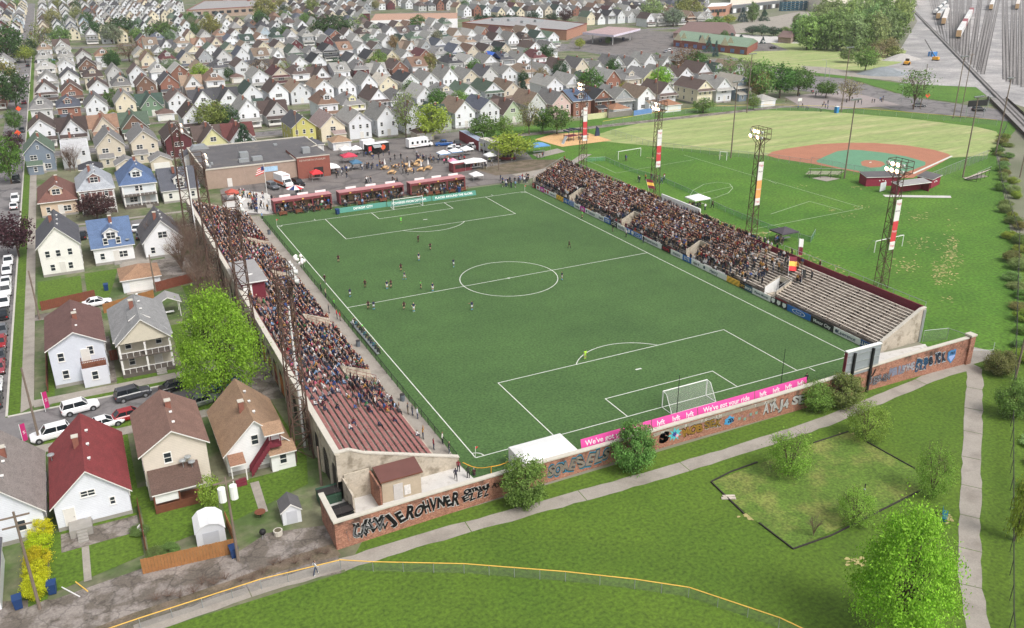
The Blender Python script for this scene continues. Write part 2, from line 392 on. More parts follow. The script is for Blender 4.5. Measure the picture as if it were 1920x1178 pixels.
sheet('street_verge', [(-47,27.6),(-22,27.6),(-22,30.2),(-47,30.2)], .07, M_lawn)
sheet('street_pavement', [(-60,25.6),(-22,25.6),(-22,27.6),(-60,27.6)], .1, M_walk, thick=.1)
# yards: grass lots behind the near houses
for i, pts in enumerate(([(-46.6,-3.4),(-37.9,-1.2),(-37.9,7),(-46.6,7)], [(-37.4,-1.0),(-29.6,.6),(-29.6,12),(-37.4,12)], [(-29.2,.2),(-19.6,3.8),(-18.2,10),(-19.0,26),(-22,26),(-22,8),(-29.2,8)], [(-48.5,-4.5),(-46.8,-4),(-46.8,26),(-48.5,26)], [(-38.6,8),(-37.4,8),(-37.4,26),(-38.6,26)])):
    sheet('yard_lawn', pts, .03+.002*i, M_lawn)
sheet('yard_lawn', [(-47.8,77.5),(-40.5,77.5),(-40.5,93),(-47.8,93)], .03, M_lawn)
sheet('yard_lawn', [(-39.8,77.5),(-36.4,78),(-33.8,94),(-39.8,94)], .03, M_lawn)
sheet('yard_lawn', [(-46.6,41.5),(-45.6,41.5),(-45.6,62),(-46.6,62)], .03, M_lawn)
sheet('yard_lawn', [(-37.6,41.3),(-28.6,41.3),(-28.6,43.5),(-37.6,43.5)], .03, M_lawn)
sheet('yard_lawn', [(-28.4,44),(-26.2,44),(-26.2,60),(-28.4,60)], .03, M_lawn)
sheet('yard_lawn', [(-24,66),(-18,66),(-18,78),(-24,78)], .03, M_lawn)
sheet('yard_paving', [(-45.5,3),(-37.9,3.2),(-37.9,6.4),(-45.5,6.4)], .05, M_alley)
sheet('garden_walk', [(-43.6,-3),(-42.9,-3),(-42.9,3),(-43.6,3)], .06, M_walk)
sheet('garden_walk', [(-25.8,0.5),(-24.9,0.5),(-24.6,7),(-25.6,7)], .06, M_walk)
sheet('driveway', [(-38.4,42),(-37.5,42),(-37.5,60),(-38.4,60)], .05, M_alley)
sheet('side_drive', [(-33.4,78),(-27.6,78),(-27.6,112),(-33.4,96)], .045, M_walk)
sheet('back_lot', [(-27.5,80),(-20,80),(-19,96),(-27.5,96)], .04, M_alley)
sheet('rear_lane', [(-51,72.4),(-40,72.4),(-40,75.4),(-51,75.4)], .035, M_alley)
# rows of back streets through the town
ROWY = [(42,1),(95,-1),(139.5,1),(189.5,-1),(226,1),(266,-1),(311,1),(350,-1),(396,1),(434,-1),(480,1),(518,-1),(564,1),(602,-1),(648,1),(686,-1),(732,1),(770,-1),(816,1),(854,-1),(900,1),(938,-1),(984,1),(1022,-1)]
ys = [y for y, s in ROWY]
for i in range(1, len(ROWY)-1, 2):
    a = ROWY[i][0]+13+4.5; b = ROWY[i+1][0]-4.5; c = (a+b)/2
    if i < 3: x1 = -16
    else: x1 = 210+.42*c
    if i == 1: road('back_street', -51.6, -20, c-4, c+4)
    else: road('back_street', -300, x1, c-4.2, c+4.2)
    sheet('back_pavement', [(-48,c-6.6),(x1,c-6.6),(x1,c-5.2),(-48,c-5.2)], .06, M_walk)
    sheet('back_pavement', [(-48,c+5.2),(x1,c+5.2),(x1,c+6.6),(-48,c+6.6)], .06, M_walk)
    a = ROWY[i-1][0]+13; b = ROWY[i][0]; c = (a+b)/2
    if i > 1: sheet('back_alley_lane', [(-50,c-2),(x1,c-2),(x1,c+2),(-50,c+2)], .03, M_alley)
# lot behind the far goal
sheet('parking_lot', [(-9,118.5),(1,119.2),(68,118),(76,122),(84,150),(80,186),(28,186),(24,168),(-6,146)], .03, M_asph)
sheet('lot_concrete', px([(410,396),(440,356),(500,363),(516,372),(518,400),(500,402)]), .05, M_slab)
sheet('lot_dirt', px([(890,318),(985,300),(1050,300),(1060,312),(1010,322),(930,330)]), .04, M_dirt)
sheet('lot_walk', px([(960,328),(1060,310),(1090,290),(1110,290),(1060,318),(985,338)]), .06, M_walk)
mb = MB(); Z = .05
for a, b in (((447,390),(470,370)),((470,370),(500,366)),((500,366),(512,380)),((485,358),(500,345)),((700,366),(740,320))):
    p, q = G(*a), G(*b); d = (q-p).normalized(); nn = Vector((-d.y,d.x,0))*.1; mb.quad(*[(v.x,v.y,Z) for v in (p-nn,q-nn,q+nn,p+nn)], mat('parking line', (190,170,90), .1, 1, .9))
struct(mb.build('parking_markings'))
sheet('playground_mulch', px([(1003,262),(1040,251),(1100,249),(1147,264),(1054,276)]), .05, M_mulch)
sheet('basketball_court', px([(1470,182),(1570,171),(1625,180),(1690,198),(1560,207),(1500,199)]), .07, mat('court surface', (150,140,138), .08, .3, .9, fine=.08))
sheet('picnic_slab', px([(998,290),(1045,279),(1060,285),(1010,297)]), .05, M_walk)
# right: road under the railway bridge, verge, yard, tracks
sheet('main_road', px([(1930,232),(1700,210),(1640,200),(1560,178),(1480,168),(1380,150),(1300,130),(1190,115),(1100,98),(1000,88),(1000,80),(1120,86),(1240,104),(1400,128),(1500,140),(1600,152),(1700,182),(1800,196),(1935,214)]), .05, M_road)
sheet('road_verge', px([(1520,130),(1640,150),(1700,158),(1830,164),(1850,180),(1800,194),(1700,180),(1600,150),(1530,142)]), .06, M_lawn2)
sheet('access_road', px([(1500,124),(1540,126),(1640,140),(1720,150),(1720,156),(1630,148),(1520,136)]), .065, M_walk)
sheet('church_lawn', px([(1330,78),(1420,80),(1530,82),(1700,95),(1690,118),(1640,130),(1560,136),(1480,130),(1400,115),(1340,98)]), .055, M_outf)
sheet('church_drive', px([(1330,62),(1420,66),(1500,72),(1500,82),(1400,80),(1330,76)]), .06, M_slab)
sheet('warehouse_yard', px([(1250,70),(1380,45),(1500,22),(1580,25),(1560,45),(1400,62)]), .05, M_walk)
sheet('rail_yard', px([(2100,260),(1870,185),(1760,165),(1660,150),(1640,120),(1690,90),(1720,40),(1700,0),(1690,-25),(2300,-40),(2300,150)]), .03, M_ball)
sheet('gas_court', px([(1060,92),(1080,64),(1180,55),(1420,72),(1480,95),(1330,100),(1180,104)]), .055, M_asph)

mb = MB(); Z = .09
for cx, cy in ((1530,192),(1600,191)):
    c = G(cx,cy)
    for i in range(20):
        a, b = 6.283*i/20, 6.283*(i+1)/20; mb.quad(*[(c.x+q*math.cos(t),c.y+q*math.sin(t),Z) for q,t in ((3.3,a),(3.5,a),(3.5,b),(3.3,b))], M_line)
struct(mb.build('court_markings'))
# thin even haze over the whole place
mb = MB(); mb.lohi(-950,2650,-350,2650,-1.2,64,mat('haze air', (255,255,255))); hz = mb.build('haze'); hz['kind'] = 'stuff'; hz['label'] = 'thin pale haze over the whole town'
m = bpy.data.materials.new('pale haze'); m.use_nodes = True; n = m.node_tree.nodes; n.remove(n['Principled BSDF']); pv = n.new('ShaderNodeVolumePrincipled'); pv.inputs['Color'].default_value = (.92,.95,1,1); pv.inputs['Density'].default_value = HAZE; pv.inputs['Anisotropy'].default_value = .2
m.node_tree.links.new(pv.outputs[0], n['Material Output'].inputs['Volume']); hz.data.materials.clear(); hz.data.materials.append(m)
# ================================================================ STANDS
M_red = mat('worn red bench paint', (148,98,94), .14, 2.5, .85, fine=.15, col2=(150,128,118), scale2=1.2, thr=.63, soft=.06)
M_grey = mat('weathered grey bench board', (190,180,168), .12, 2.0, .85, fine=.2, col2=(140,126,114), scale2=1.5, thr=.58, soft=.08)
M_step = mat('stained terrace step', (124,112,100), .18, .9, .9, fine=.2, col2=(86,76,68), scale2=1.2, thr=.55, soft=.1)
M_maroon = mat('maroon paint', (112,38,52), .08, .8, .8)
M_rust = mat('rusty lattice steel', (84,62,52), .2, 2, .8)
M_dark = mat('dark steel', (48,44,44), .1, 2, .6)
M_black = mat('black', (22,22,24), .1, 3, .7)
M_white = mat('white paint', (232,232,230), .03, 2, .7)
M_galv = mat('galvanised steel', (170,174,176), .06, 2, .5, metal=.5)
M_board = mat('boarded arch infill', (52,44,40), .2, 1.2, .9, fine=.2)
M_cap = mat('coping stone', (196,190,178), .07, 1.5, .9)
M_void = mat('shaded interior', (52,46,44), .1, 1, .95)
def rowL(r): return -5.1-.845*r, .55+.335*r       # x of the row, floor height
def rowR(r): return 67.3+.555*r, .95+.262*r
NR = 14
LV = [(23.4,26.4),(44.6,47.6),(68,71),(90,93)]; LVROWS = 5
RV = [(22.2,25.0),(45.0,47.6),(68.2,70.8),(91,93.6)]; RVROWS = 6
def spans(y0, y1, gaps):
    out = []; y = y0
    for a, b in gaps: out.append((y, a)); y = b
    out.append((y, y1)); return out
def make_stand(name, label, fn, depth, y0, y1, gaps, gaprows, side, bench_m, step_m, xback, ztop, seat_h, board_w):
    t = thing(name, label, 'stand', ((fn(0)[0]+xback)/2, (y0+y1)/2, 0))
    ox, oy = t.location.x, t.location.y
    mb = MB()
    for r in range(NR):
        x, z = fn(r); xa, xb = x-side*depth/2, x+side*depth/2
        for a, b in (spans(y0, y1, gaps) if r < gaprows else [(y0, y1)]):
            mb.lohi(min(xa,xb)-ox, max(xa,xb)-ox, a-oy, b-oy, 0, z, M_step, top=step_m)
    x, z = fn(NR-1); xe = x+side*depth/2; xback = xback+(.45 if side < 0 else 0)
    mb.lohi(min(xe,xback)-ox, max(xe,xback)-ox, y0-oy, y1-oy, 0, z, M_conc, top=step_m)
    for a, b in gaps:          # entrance wells
        xA = fn(0)[0]-side*depth/2; xB = fn(gaprows-1)[0]+side*depth/2; zB = fn(gaprows)[1]
        for y in (a, b):
            zt0 = fn(0)[1]+.75; zt1 = zB+.75
            mb.extr([(xA-ox, 0), (xB-ox, 0), (xB-ox, zt1), (xA-ox, zt0)][::int(side)], 'y', y-.1-oy, y+.1-oy, M_conc)
        mb.lohi(min(xA,xB)-ox, max(xA,xB)-ox, a+.1-oy, b-.1-oy, 0, .35, M_conc)
        mb.lohi(xB-ox-.1, xB-ox+.1, a+.1-oy, b-.1-oy, zB-.3, zB+.7, M_conc)
        mb.lohi(xB-ox-.15, xB-ox+.15, a+.1-oy, b-.1-oy, .35, zB-.3, M_void)
    mb.build('terrace', t)
    for r in range(NR):
        x, z = fn(r)
        for a, b in (spans(y0+.4, y1-.4, gaps) if r < gaprows else [(y0+.4, y1-.4)]):
            n = max(1, int((b-a)/3.6)); L = (b-a)/n; bm = MB()
            for i in range(n):
                ya, yb = a+i*L+.02, a+(i+1)*L-.02
                bm.lohi(x-board_w/2-ox, x+board_w/2-ox, ya-oy, yb-oy, z+seat_h-.05+.012*((i*7+r*3)%3), z+seat_h+.012*((i*7+r*3)%3), bench_m)
                bm.lohi(x-.09-ox, x+.09-ox, ya+.35-oy, ya+.45-oy, z, z+seat_h-.05, M_dark)
            bm.build('bench_row', t)
    return t, ox, oy
ST_L, LX, LY = make_stand('grandstand', 'long concrete grandstand with red benches and arched outer wall beside the houses', rowL, .845, -.6, 117.6, LV, LVROWS, -1, M_red, M_conc2, -17.0, 5.9, .40, .42)
ST_R, RX, RY = make_stand('grandstand', 'concrete terrace with bare grey benches and maroon back wall beside the lawn pitch', rowR, .555, -.6, 112.0, RV, RVROWS, 1, M_grey, M_conc2, 75.2, 5.5, .36, .34)
# left outer wall with arches
def arch_wall():
    mb = MB(); x0, x1 = -17.25-LX, -16.75-LX; zt = 5.95; ah, aw = 2.55, 1.35; step = 3.78
    y = -.9; n = int(118.6/step)
    for k in range(n+1):
        c = .1+k*step; ya, yb = c-step/2, min(c+step/2, 117.8)
        if k == 0: ya = -1.0
        L = max(c-aw, ya); Rr = min(c+aw, yb)
        mb.lohi(x0, x1, ya-LY, L-LY, 0, zt, M_conc); 
        if yb > Rr: mb.lohi(x0, x1, Rr-LY, yb-LY, 0, zt, M_conc)
        pts = [(c-aw*math.cos(math.pi*i/8), ah+aw*1.25*math.sin(math.pi*i/8)) for i in range(9)]
        for (p, q) in zip(pts[:-1], pts[1:]):
            mb.extr([(p[0]-LY, p[1]), (q[0]-LY, q[1]), (q[0]-LY, zt), (p[0]-LY, zt)], 'x', x0, x1, M_conc)
        if k % 4 == 2: mb.lohi(x0-.14, x0-.002, ya-.28-LY, ya+.28-LY, 0, zt+.15, M_conc)
    mb.lohi(x0-.1, x1+.1, -1.05-LY, 117.9-LY, zt+.002, zt+.22, M_cap)
    mb.build('arched_wall', ST_L)
    ib = MB(); ib.lohi(x0+.1, x0+.16, -.9-LY, 117.6-LY, 0, 5.2, M_board); ib.build('arch_infill', ST_L)
arch_wall()
M_mur = [mat('mural orange', (196,120,52), .3, 1, .9, col2=(120,40,36), scale2=.8), mat('mural maroon', (120,44,48), .3, 1.2, .9, col2=(220,190,120), scale2=.9, thr=.6), mat('mural yellow', (206,160,70), .3, 1, .9, col2=(70,60,110), scale2=.8)]
for i, k in enumerate((7,8,9,10)):
    c = .1+k*3.78; m = MB(); m.lohi(-17.19-LX, -17.155-LX, c-1.2-LY, c+1.2-LY, .3, 3.2, M_mur[i%3]); m.build('painted_mural', ST_L)
# near end walls and front parapets
mb = MB(); zf = 1.5
mb.extr([(-17.25-LX,0),(-2.6-LX,0),(-2.6-LX,1.35),(-14.0-LX,5.15),(-15.6-LX,6.0),(-17.25-LX,6.0)], 'y', -1.0-LY, -.62-LY, M_conc)
cp = [(-2.55,1.36),(-14.0,5.16),(-15.6,6.02),(-17.3,6.02)]
for (a, b) in zip(cp[:-1], cp[1:]):
    mb.extr([(a[0]-LX,a[1]),(a[0]-LX,a[1]+.16),(b[0]-LX,b[1]+.16),(b[0]-LX,b[1])], 'y', -1.08-LY, -.55-LY, M_cap)
mb.build('end_wall', ST_L)
mb = MB(); mb.extr([(-17.0-LX,0),(-4.6-LX,0),(-4.6-LX,1.2),(-17.0-LX,6.0)], 'y', 117.65-LY, 117.95-LY, M_conc); mb.build('end_wall', ST_L)
mb = MB(); mb.lohi(-4.72-LX, -4.5-LX, 0-LY, 117-LY, .05, .5, M_conc); mb.build('front_kerb', ST_L)
mb = MB()
mb.extr([(66.9-RX,0),(75.4-RX,0),(75.4-RX,5.6),(74.4-RX,5.5),(67.0-RX,1.6)], 'y', -1.05-RY, -.65-RY, M_conc)
for a, b in (((66.85,1.61),(74.4,5.51)),((74.4,5.51),(75.45,5.62))): mb.extr([(a[0]-RX,a[1]),(a[0]-RX,a[1]+.15),(b[0]-RX,b[1]+.15),(b[0]-RX,b[1])], 'y', -1.12-RY, -.58-RY, M_cap)
mb.lohi(74.9-RX,75.4-RX,-1.2-RY,-.9-RY,0,5.4,M_galv)
mb.build('end_wall', ST_R)
mb = MB(); mb.extr([(66.9-RX,0),(75.4-RX,0),(75.4-RX,5.6),(66.9-RX,1.6)], 'y', 112.05-RY, 112.4-RY, M_conc); mb.build('end_wall', ST_R)
mb = MB()
for y0, y1, h, m in ((-.6,14.4,5.85,M_maroon),(14.4,45,5.6,M_maroon),(45,52,5.6,M_maroon),(52,70,5.6,M_white),(70,112,5.6,M_maroon)):
    mb.lohi(75.1-RX,75.35-RX,y0-RY,y1-RY,0,h,m)
mb.lohi(75.35-RX,75.6-RX,-.6-RY,112-RY,0,5.2,M_conc)
mb.lohi(75.08-RX,75.62-RX,-.6-RY,112-RY,5.86,5.93,M_cap) if False else None
mb.build('back_wall', ST_R)
mb = MB(); mb.lohi(75.62-RX,75.9-RX,55-RY,68.5-RY,4.2,7.0,M_white); mb.build('wall_panel', ST_R)
def rail_run(mb, pts, h, m, step=2.4, bars=2, r=.03):
    P = [Vector(p) for p in pts]
    for a, b in zip(P[:-1], P[1:]):
        n = max(1, int((b-a).length/step))
        for i in range(n+1): q = a+(b-a)*i/n; mb.tube(q, q+Vector((0,0,h)), r, m, 5)
        for k in range(bars): z = Vector((0,0,h*(k+1)/bars)); mb.tube(a+z, b+z, r, m, 5)
mb = MB(); rail_run(mb, [(75.5-RX,-.8-RY,5.5),(75.5-RX,30-RY,5.5)], 1.0, M_galv, 3, 1, .04); mb.build('guard_rail', ST_R)
mb = MB(); rail_run(mb, [(75.5-RX,84-RY,5.5),(75.5-RX,112-RY,5.5),(67-RX,112.2-RY,1.6)], 1.0, M_galv, 3, 1, .04); mb.build('guard_rail', ST_R)
mb = MB(); rail_run(mb, [(66.35-RX,-.4-RY,.05),(66.35-RX,111-RY,.05)], 1.1, M_dark, 2.6, 2, .025); mb.build('front_rail', ST_R)
for (a, b) in LV:
    mb = MB(); rail_run(mb, [(-4.8-LX,a-.15-LY,.9),(-8.9-LX,a-.15-LY,2.9)], 1.0, M_maroon, 1.5, 2, .03); rail_run(mb, [(-4.8-LX,b+.15-LY,.9),(-8.9-LX,b+.15-LY,2.9)], 1.0, M_maroon, 1.5, 2, .03); mb.build('entrance_rail', ST_L)
for (a, b) in RV[:1]:
    mb = MB(); rail_run(mb, [(67-RX,a-.15-RY,1.5),(70.4-RX,a-.15-RY,3.0)], 1.0, M_galv, 1.5, 2, .03); mb.build('entrance_rail', ST_R)
mb = MB(); mb.extr([(67.0-RX,.4),(70.5-RX,.4),(70.5-RX,3.1),(67.0-RX,1.7)], 'y', 24.84-RY, 24.88-RY, M_white); mb.extr([(67.0-RX,.4),(70.5-RX,.4),(70.5-RX,3.1),(67.0-RX,1.7)], 'y', 22.32-RY, 22.36-RY, M_white); mb.build('entrance_wall_paint', ST_R)
# press box
t = thing('press_box', 'maroon sided press box with flat grey roof at the top of the left grandstand', 'press box', (-14.7,58.4,0))
mb = MB(); mb.lohi(-2.0,1.5,-4.5,6.0,3.6,7.4,M_maroon); mb.lohi(-2.01,-.6,-4.53,-4.5,4.4,7.0,M_white); mb.build('cabin', t)
M_roofgrey = mat('grey felt roof', (150,148,148), .08, .6, .9, fine=.08)
mb = MB(); mb.lohi(-2.3,2.0,-5.0,6.4,7.42,7.62,M_white,top=M_roofgrey); mb.lohi(-2.2,.2,-1.5,1.5,7.63,7.85,M_white,top=M_roofgrey); mb.build('roof', t)
mb = MB(); mb.lohi(1.5,1.54,-3.6,5.2,5.2,6.8,M_void); mb.build('window', t)
# fence along the left touchline
def chain_fence(name, label, pts, h, post=M_galv, net=None, top=None, step=3.0, r=.035, group=None, cat='fence'):
    P = [Vector((p[0],p[1],0)) for p in pts]; t = thing(name, label, cat, P[0], 0, group); o = P[0]
    if net is not None:
        mb = MB()
        for a, b in zip(P[:-1],P[1:]): mb.quad(a-o+Vector((0,0,.05)), b-o+Vector((0,0,.05)), b-o+Vector((0,0,h)), a-o+Vector((0,0,h)), net)
        mb.build('mesh_panel', t)
    pm = None; k = 0
    for a, b in zip(P[:-1],P[1:]):
        n = max(1,int(round((b-a).length/step)))
        for i in range(n):
            q = a+(b-a)*i/n
            if pm is None: pm = MB().tube((0,0,0),(0,0,h),r,post,6).mesh('post')
            if k < 95: link('post', pm, t, q-o); k += 1
    if pm: link('post', pm, t, P[-1]-o)
    mb = MB(); 
    for a, b in zip(P[:-1],P[1:]): mb.tube(a-o+Vector((0,0,h)), b-o+Vector((0,0,h)), r*(1.0 if top is None else 1.5), top or post, 6)
    mb.build('top_rail', t)
    return t
M_chain = netmat('chain link', (150,154,154), wire=.16); M_dnet = netmat('dark chain link', (50,56,50), wire=.3); M_gnet = netmat('green windscreen net', (80,150,128), wire=.38)
M_goalnet = netmat('goal net', (225,228,225), wire=.14)
chain_fence('pitch_fence', 'black mesh fence along the left touchline below the grandstand', [(-2.3,.4),(-2.1,60),(-1.9,113)], 1.15, M_black, M_dnet, None, 2.4)
# ================================================================ BRICK WALL WITH GRAFFITI
def brickmat():
    m = bpy.data.materials.new('weathered red brick'); m.use_nodes = True; MATS['brick'] = m
    t = m.node_tree; n = t.nodes; L = t.links; b = n['Principled BSDF']; b.inputs['Roughness'].default_value = .9
    geo = n.new('ShaderNodeNewGeometry'); sp = n.new('ShaderNodeSeparateXYZ'); L.new(geo.outputs['Position'], sp.inputs[0])
    ad = n.new('ShaderNodeMath'); L.new(sp.outputs[0], ad.inputs[0]); L.new(sp.outputs[1], ad.inputs[1])
    cb = n.new('ShaderNodeCombineXYZ'); L.new(ad.outputs[0], cb.inputs[0]); L.new(sp.outputs[2], cb.inputs[1])
    br = n.new('ShaderNodeTexBrick'); br.inputs['Scale'].default_value = 2.2; br.inputs['Mortar Size'].default_value = .012
    br.inputs['Color1'].default_value = lin((176,126,104)); br.inputs['Color2'].default_value = lin((146,94,76)); br.inputs['Mortar'].default_value = lin((150,128,112))
    L.new(cb.outputs[0], br.inputs['Vector'])
    nz = n.new('ShaderNodeTexNoise'); nz.inputs['Scale'].default_value = .9; nz.inputs['Detail'].default_value = 6; L.new(geo.outputs['Position'], nz.inputs['Vector'])
    mr = n.new('ShaderNodeMapRange'); mr.inputs[1].default_value = .46; mr.inputs[2].default_value = .68; L.new(nz.outputs['Fac'], mr.inputs[0])
    zz = n.new('ShaderNodeMapRange'); zz.inputs[1].default_value = .6; zz.inputs[2].default_value = 3.0; zz.inputs[3].default_value = .1; zz.inputs[4].default_value = .95; L.new(sp.outputs[2], zz.inputs[0])
    ml = n.new('ShaderNodeMath'); ml.operation = 'MULTIPLY'; L.new(mr.outputs[0], ml.inputs[0]); L.new(zz.outputs[0], ml.inputs[1])
    mx = n.new('ShaderNodeMix'); mx.data_type = 'RGBA'; L.new(ml.outputs[0], mx.inputs[0]); L.new(br.outputs[0], mx.inputs[6]); mx.inputs[7].default_value = lin((66,50,44))
    n2 = n.new('ShaderNodeTexNoise'); n2.inputs['Scale'].default_value = 7; L.new(geo.outputs['Position'], n2.inputs['Vector'])
    m2 = n.new('ShaderNodeMapRange'); m2.inputs[1].default_value = .3; m2.inputs[2].default_value = .7; m2.inputs[3].default_value = .7; m2.inputs[4].default_value = 1.25; L.new(n2.outputs['Fac'], m2.inputs[0])
    vs = n.new('ShaderNodeVectorMath'); vs.operation = 'SCALE'; L.new(mx.outputs[2], vs.inputs[0]); L.new(m2.outputs[0], vs.inputs['Scale'])
    L.new(vs.outputs[0], b.inputs['Base Color']); return m
M_brick = brickmat()
WY = -9.0; WH = 3.0
WP = [(-20,-9.3,3.3),(-10,-8.9,3.2),(0,-8.5,2.95),(13,-8.25,2.65),(25,-8.25,2.75),(37,-8.6,3.0),(48,-8.9,3.4),(63,-9.1,3.9),(74.5,-9.5,4.2)]
def wat(x):
    for a, b in zip(WP[:-1],WP[1:]):
        if x <= b[0] or b is WP[-1]:
            f = (x-a[0])/(b[0]-a[0]); return a[1]+(b[1]-a[1])*f, a[2]+(b[2]-a[2])*f, math.atan2(b[1]-a[1],b[0]-a[0])
BW = thing('brick_wall', 'long red brick wall covered in graffiti behind the near goal', 'wall', (27,WY,0))
def wallrun(mb, d0, d1, zl, zh, m, x0=-20, x1=74.5):
    ks = [k for k in WP if x0 < k[0] < x1]; P = [(x0,*wat(x0)[:2])]+ks+[(x1,*wat(x1)[:2])]; vs, fs = [], []
    for x, y, h in P: vs += [(x-27,y-WY+d0,zl(h)),(x-27,y-WY+d1,zl(h)),(x-27,y-WY+d1,zh(h)),(x-27,y-WY+d0,zh(h))]
    n = len(P)
    for i in range(n-1): fs += [(4*i+j,4*i+4+j,4*i+4+(j+1)%4,4*i+(j+1)%4) for j in range(4)]
    fs += [(3,2,1,0),tuple(range(4*n-4,4*n))]; mb.add(vs, [f[::-1] for f in fs], m)
mb = MB(); wallrun(mb,-.2,.2,lambda h:0,lambda h:h,M_brick); mb.lohi(-47,-46.6,-.1,5.2,0,3.2,M_brick); mb.build('brickwork', BW)
mb = MB(); wallrun(mb,-.3,.28,lambda h:h+.002,lambda h:h+.18,M_cap,-20.1,74.4); mb.lohi(-47.1,-46.5,0,5.4,3.22,3.4,M_cap); mb.build('coping', BW)
mb = MB(); mb.lohi(47.4,48.4,-1.0,0,0,4.5,M_brick); mb.lohi(47.3,48.5,-1.1,.1,4.5,4.75,M_cap); mb.build('pier', BW)
mb = MB(); wallrun(mb,-.215,-.2,lambda h:h-.75,lambda h:h-.25,mat('faded grey paint band', (150,142,130), .15, 1.2, .9, fine=.15),20,39); mb.build('painted_band', BW)
GM = {}
def gm(c): 
    k = 'spray paint %d %d %d' % c
    return mat(k, c, .1, 3, .8)
GR = random.Random(77)
def graf(word, x0, x1, zc, h, fill, outline, back=None, fat=.07, jit=.2, inner=None):
    """one sprayed piece: overlapping uneven letters, a layer each for glow, outline, fill and highlights"""
    n = len(word); st = (x1-x0)/n; xm = (x0+x1)/2; wy, wh, wa = wat(xm)
    lay = ([(back,fat*4.2,.004)] if back else [])+([(outline,fat*2.1,.010)] if outline else [])+[(fill,fat*.9,.018)]+([(inner,-fat*.22,.026)] if inner else [])
    L = [(c, x0+st*(i+.5)-xm+GR.uniform(-.06,.06)*st, zc+GR.uniform(-jit,jit)*.5, h*GR.uniform(.85,1.2), GR.uniform(-.22,.22), GR.uniform(-.35,.35)) for i, c in enumerate(word)]
    for col, off, dy in lay:
        mb = MB(); m = gm(col)
        for c, x, z, hh, ro, sh in L:
            if c == ' ': continue
            me = text_mesh(c, hh*1.25, m, .001, off*h/1.5, 'CENTER', 1.0, sh); xs = [v.co.x for v in me.vertices]
            k = st*1.12/max(.2,(max(xs)-min(xs))) if off < 99 else 1; k = min(k, 2.2); co, si = math.cos(ro), math.sin(ro)
            mb.add([(x+(v.co.x*k*co-v.co.y*si), -.212-dy, z+(v.co.x*k*si+v.co.y*co)) for v in me.vertices], [tuple(p.vertices) for p in me.polygons], m); bpy.data.meshes.remove(me)
        o = mb.build('graffiti', BW, loc=(xm-27, wy-WY, 0)); o.rotation_euler = (0,0,wa)
K = (26,24,26); Wt = (226,224,222); Hi = (206,204,204)
graf('QUNV', -19.4, -14.6, 1.45, 1.5, K, Wt, None, .09, .3, (150,150,152)); graf('ulul', -18.0, -14.9, 2.3, .8, K, Wt, None, .08); graf('WVW', -17.6, -14.4, 1.0, .9, K, Wt)
graf('JERO', -14.2, -10.4, 1.65, 1.6, K, Wt, None, .09); graf('HVNER', -10.2, -6.0, 1.7, 1.55, K, Wt, None, .09)
graf('omuu', -5.4, -2.3, 2.15, .95, K, Wt, None, .09); graf('EZEZ', -5.6, -2.4, 1.25, .95, K, Wt, None, .08); graf('ADRES', -2.0, .5, 1.75, .7, K, None, None, .02)
graf('SOME', 5.2, 9.0, 1.3, 1.35, (176,164,150), K, (72,160,196), .08); graf('SELS', 9.4, 13.6, 1.4, 1.5, (186,174,160), K, (72,160,196), .08)
graf('S', 21.0, 22.3, 1.35, 1.4, (78,74,130), (36,34,64), None, .12)
mb = MB()
def blob(mb, cx, cz, r, m, n=11, y=-.225, spike=.45, seed=1, sx=1.0):
    q = random.Random(seed); mb.poly([((cx+sx*r*(1 if i%2 else spike)*q.uniform(.85,1.15)*math.cos(-2*math.pi*i/n))-27, wat(cx)[0]-WY+y, cz+r*(1 if i%2 else spike)*q.uniform(.85,1.15)*math.sin(-2*math.pi*i/n)) for i in range(n)][::-1], m)
blob(mb, 23.3, 1.45, 1.0, gm((84,186,190)), 18, -.225, .55, 4, 1.05); blob(mb, 23.2, 1.5, .5, gm((60,70,140)), 14, -.235, .5, 5); blob(mb, 23.6, 1.2, .3, gm((226,170,190)), 10, -.245, .6, 6)
blob(mb, 31.6, 1.3, .7, gm((70,148,196)), 12, -.225, .8, 8, 1.35)
for i in range(7): blob(mb, 33.2+i*.45, 1.2+.3*math.sin(i*2.2), .3, gm(((120,150,140),(150,110,110))[i%2]), 8, -.225-.003*i, .6, 20+i)
mb.build('graffiti', BW); graf('SB', 30.9, 32.4, 1.25, .6, (44,60,90), None)
graf('MOB', 24.5, 27.6, 1.35, 1.2, (196,150,66), K, None, .09); graf('SEK', 27.8, 30.3, 1.45, 1.15, (176,140,60), K, (214,204,196), .07)
for i, c in enumerate('WRFKSHSTALD'):
    x = [21.4,24.9,27.3,27.9,29.5,30.1,33.4,35.6,37.2,37.7,38.8][i]; wy, wh, wa = wat(x); text(c, .55, gm((214,210,204)), BW, (x-27, wy-WY-.23, wh-.5), (R(90),0,0), 'painted_letter', extr=.002)
graf('AYAJ4', 37.0, 41.2, 1.5, 1.45, Wt, K, None, .09); graf('SE', 41.8, 43.9, 1.55, 1.4, Wt, K, None, .09)
graf('UESKN', 55.4, 59.4, 1.4, 1.25, (190,190,198), (56,54,62), None, .08, .2, (90,90,100)); graf('WEIRD', 59.0, 62.2, 1.8, 1.2, (160,170,196), (206,190,206), (120,150,180), .06); graf('SYNE', 61.6, 64.2, 1.9, 1.2, (206,206,214), (120,110,140), None, .07)
graf('PRB', 64.3, 66.6, 2.25, 1.0, (64,110,150), K, Wt, .09); graf('DRK', 64.4, 66.6, 1.35, .9, (64,110,150), K, Wt, .08); graf('SYCK', 66.9, 70.2, 2.1, 1.35, (60,70,90), (20,20,26), (190,206,220), .08)
graf('DJ', 55.0, 56.4, 2.7, .8, K, None)
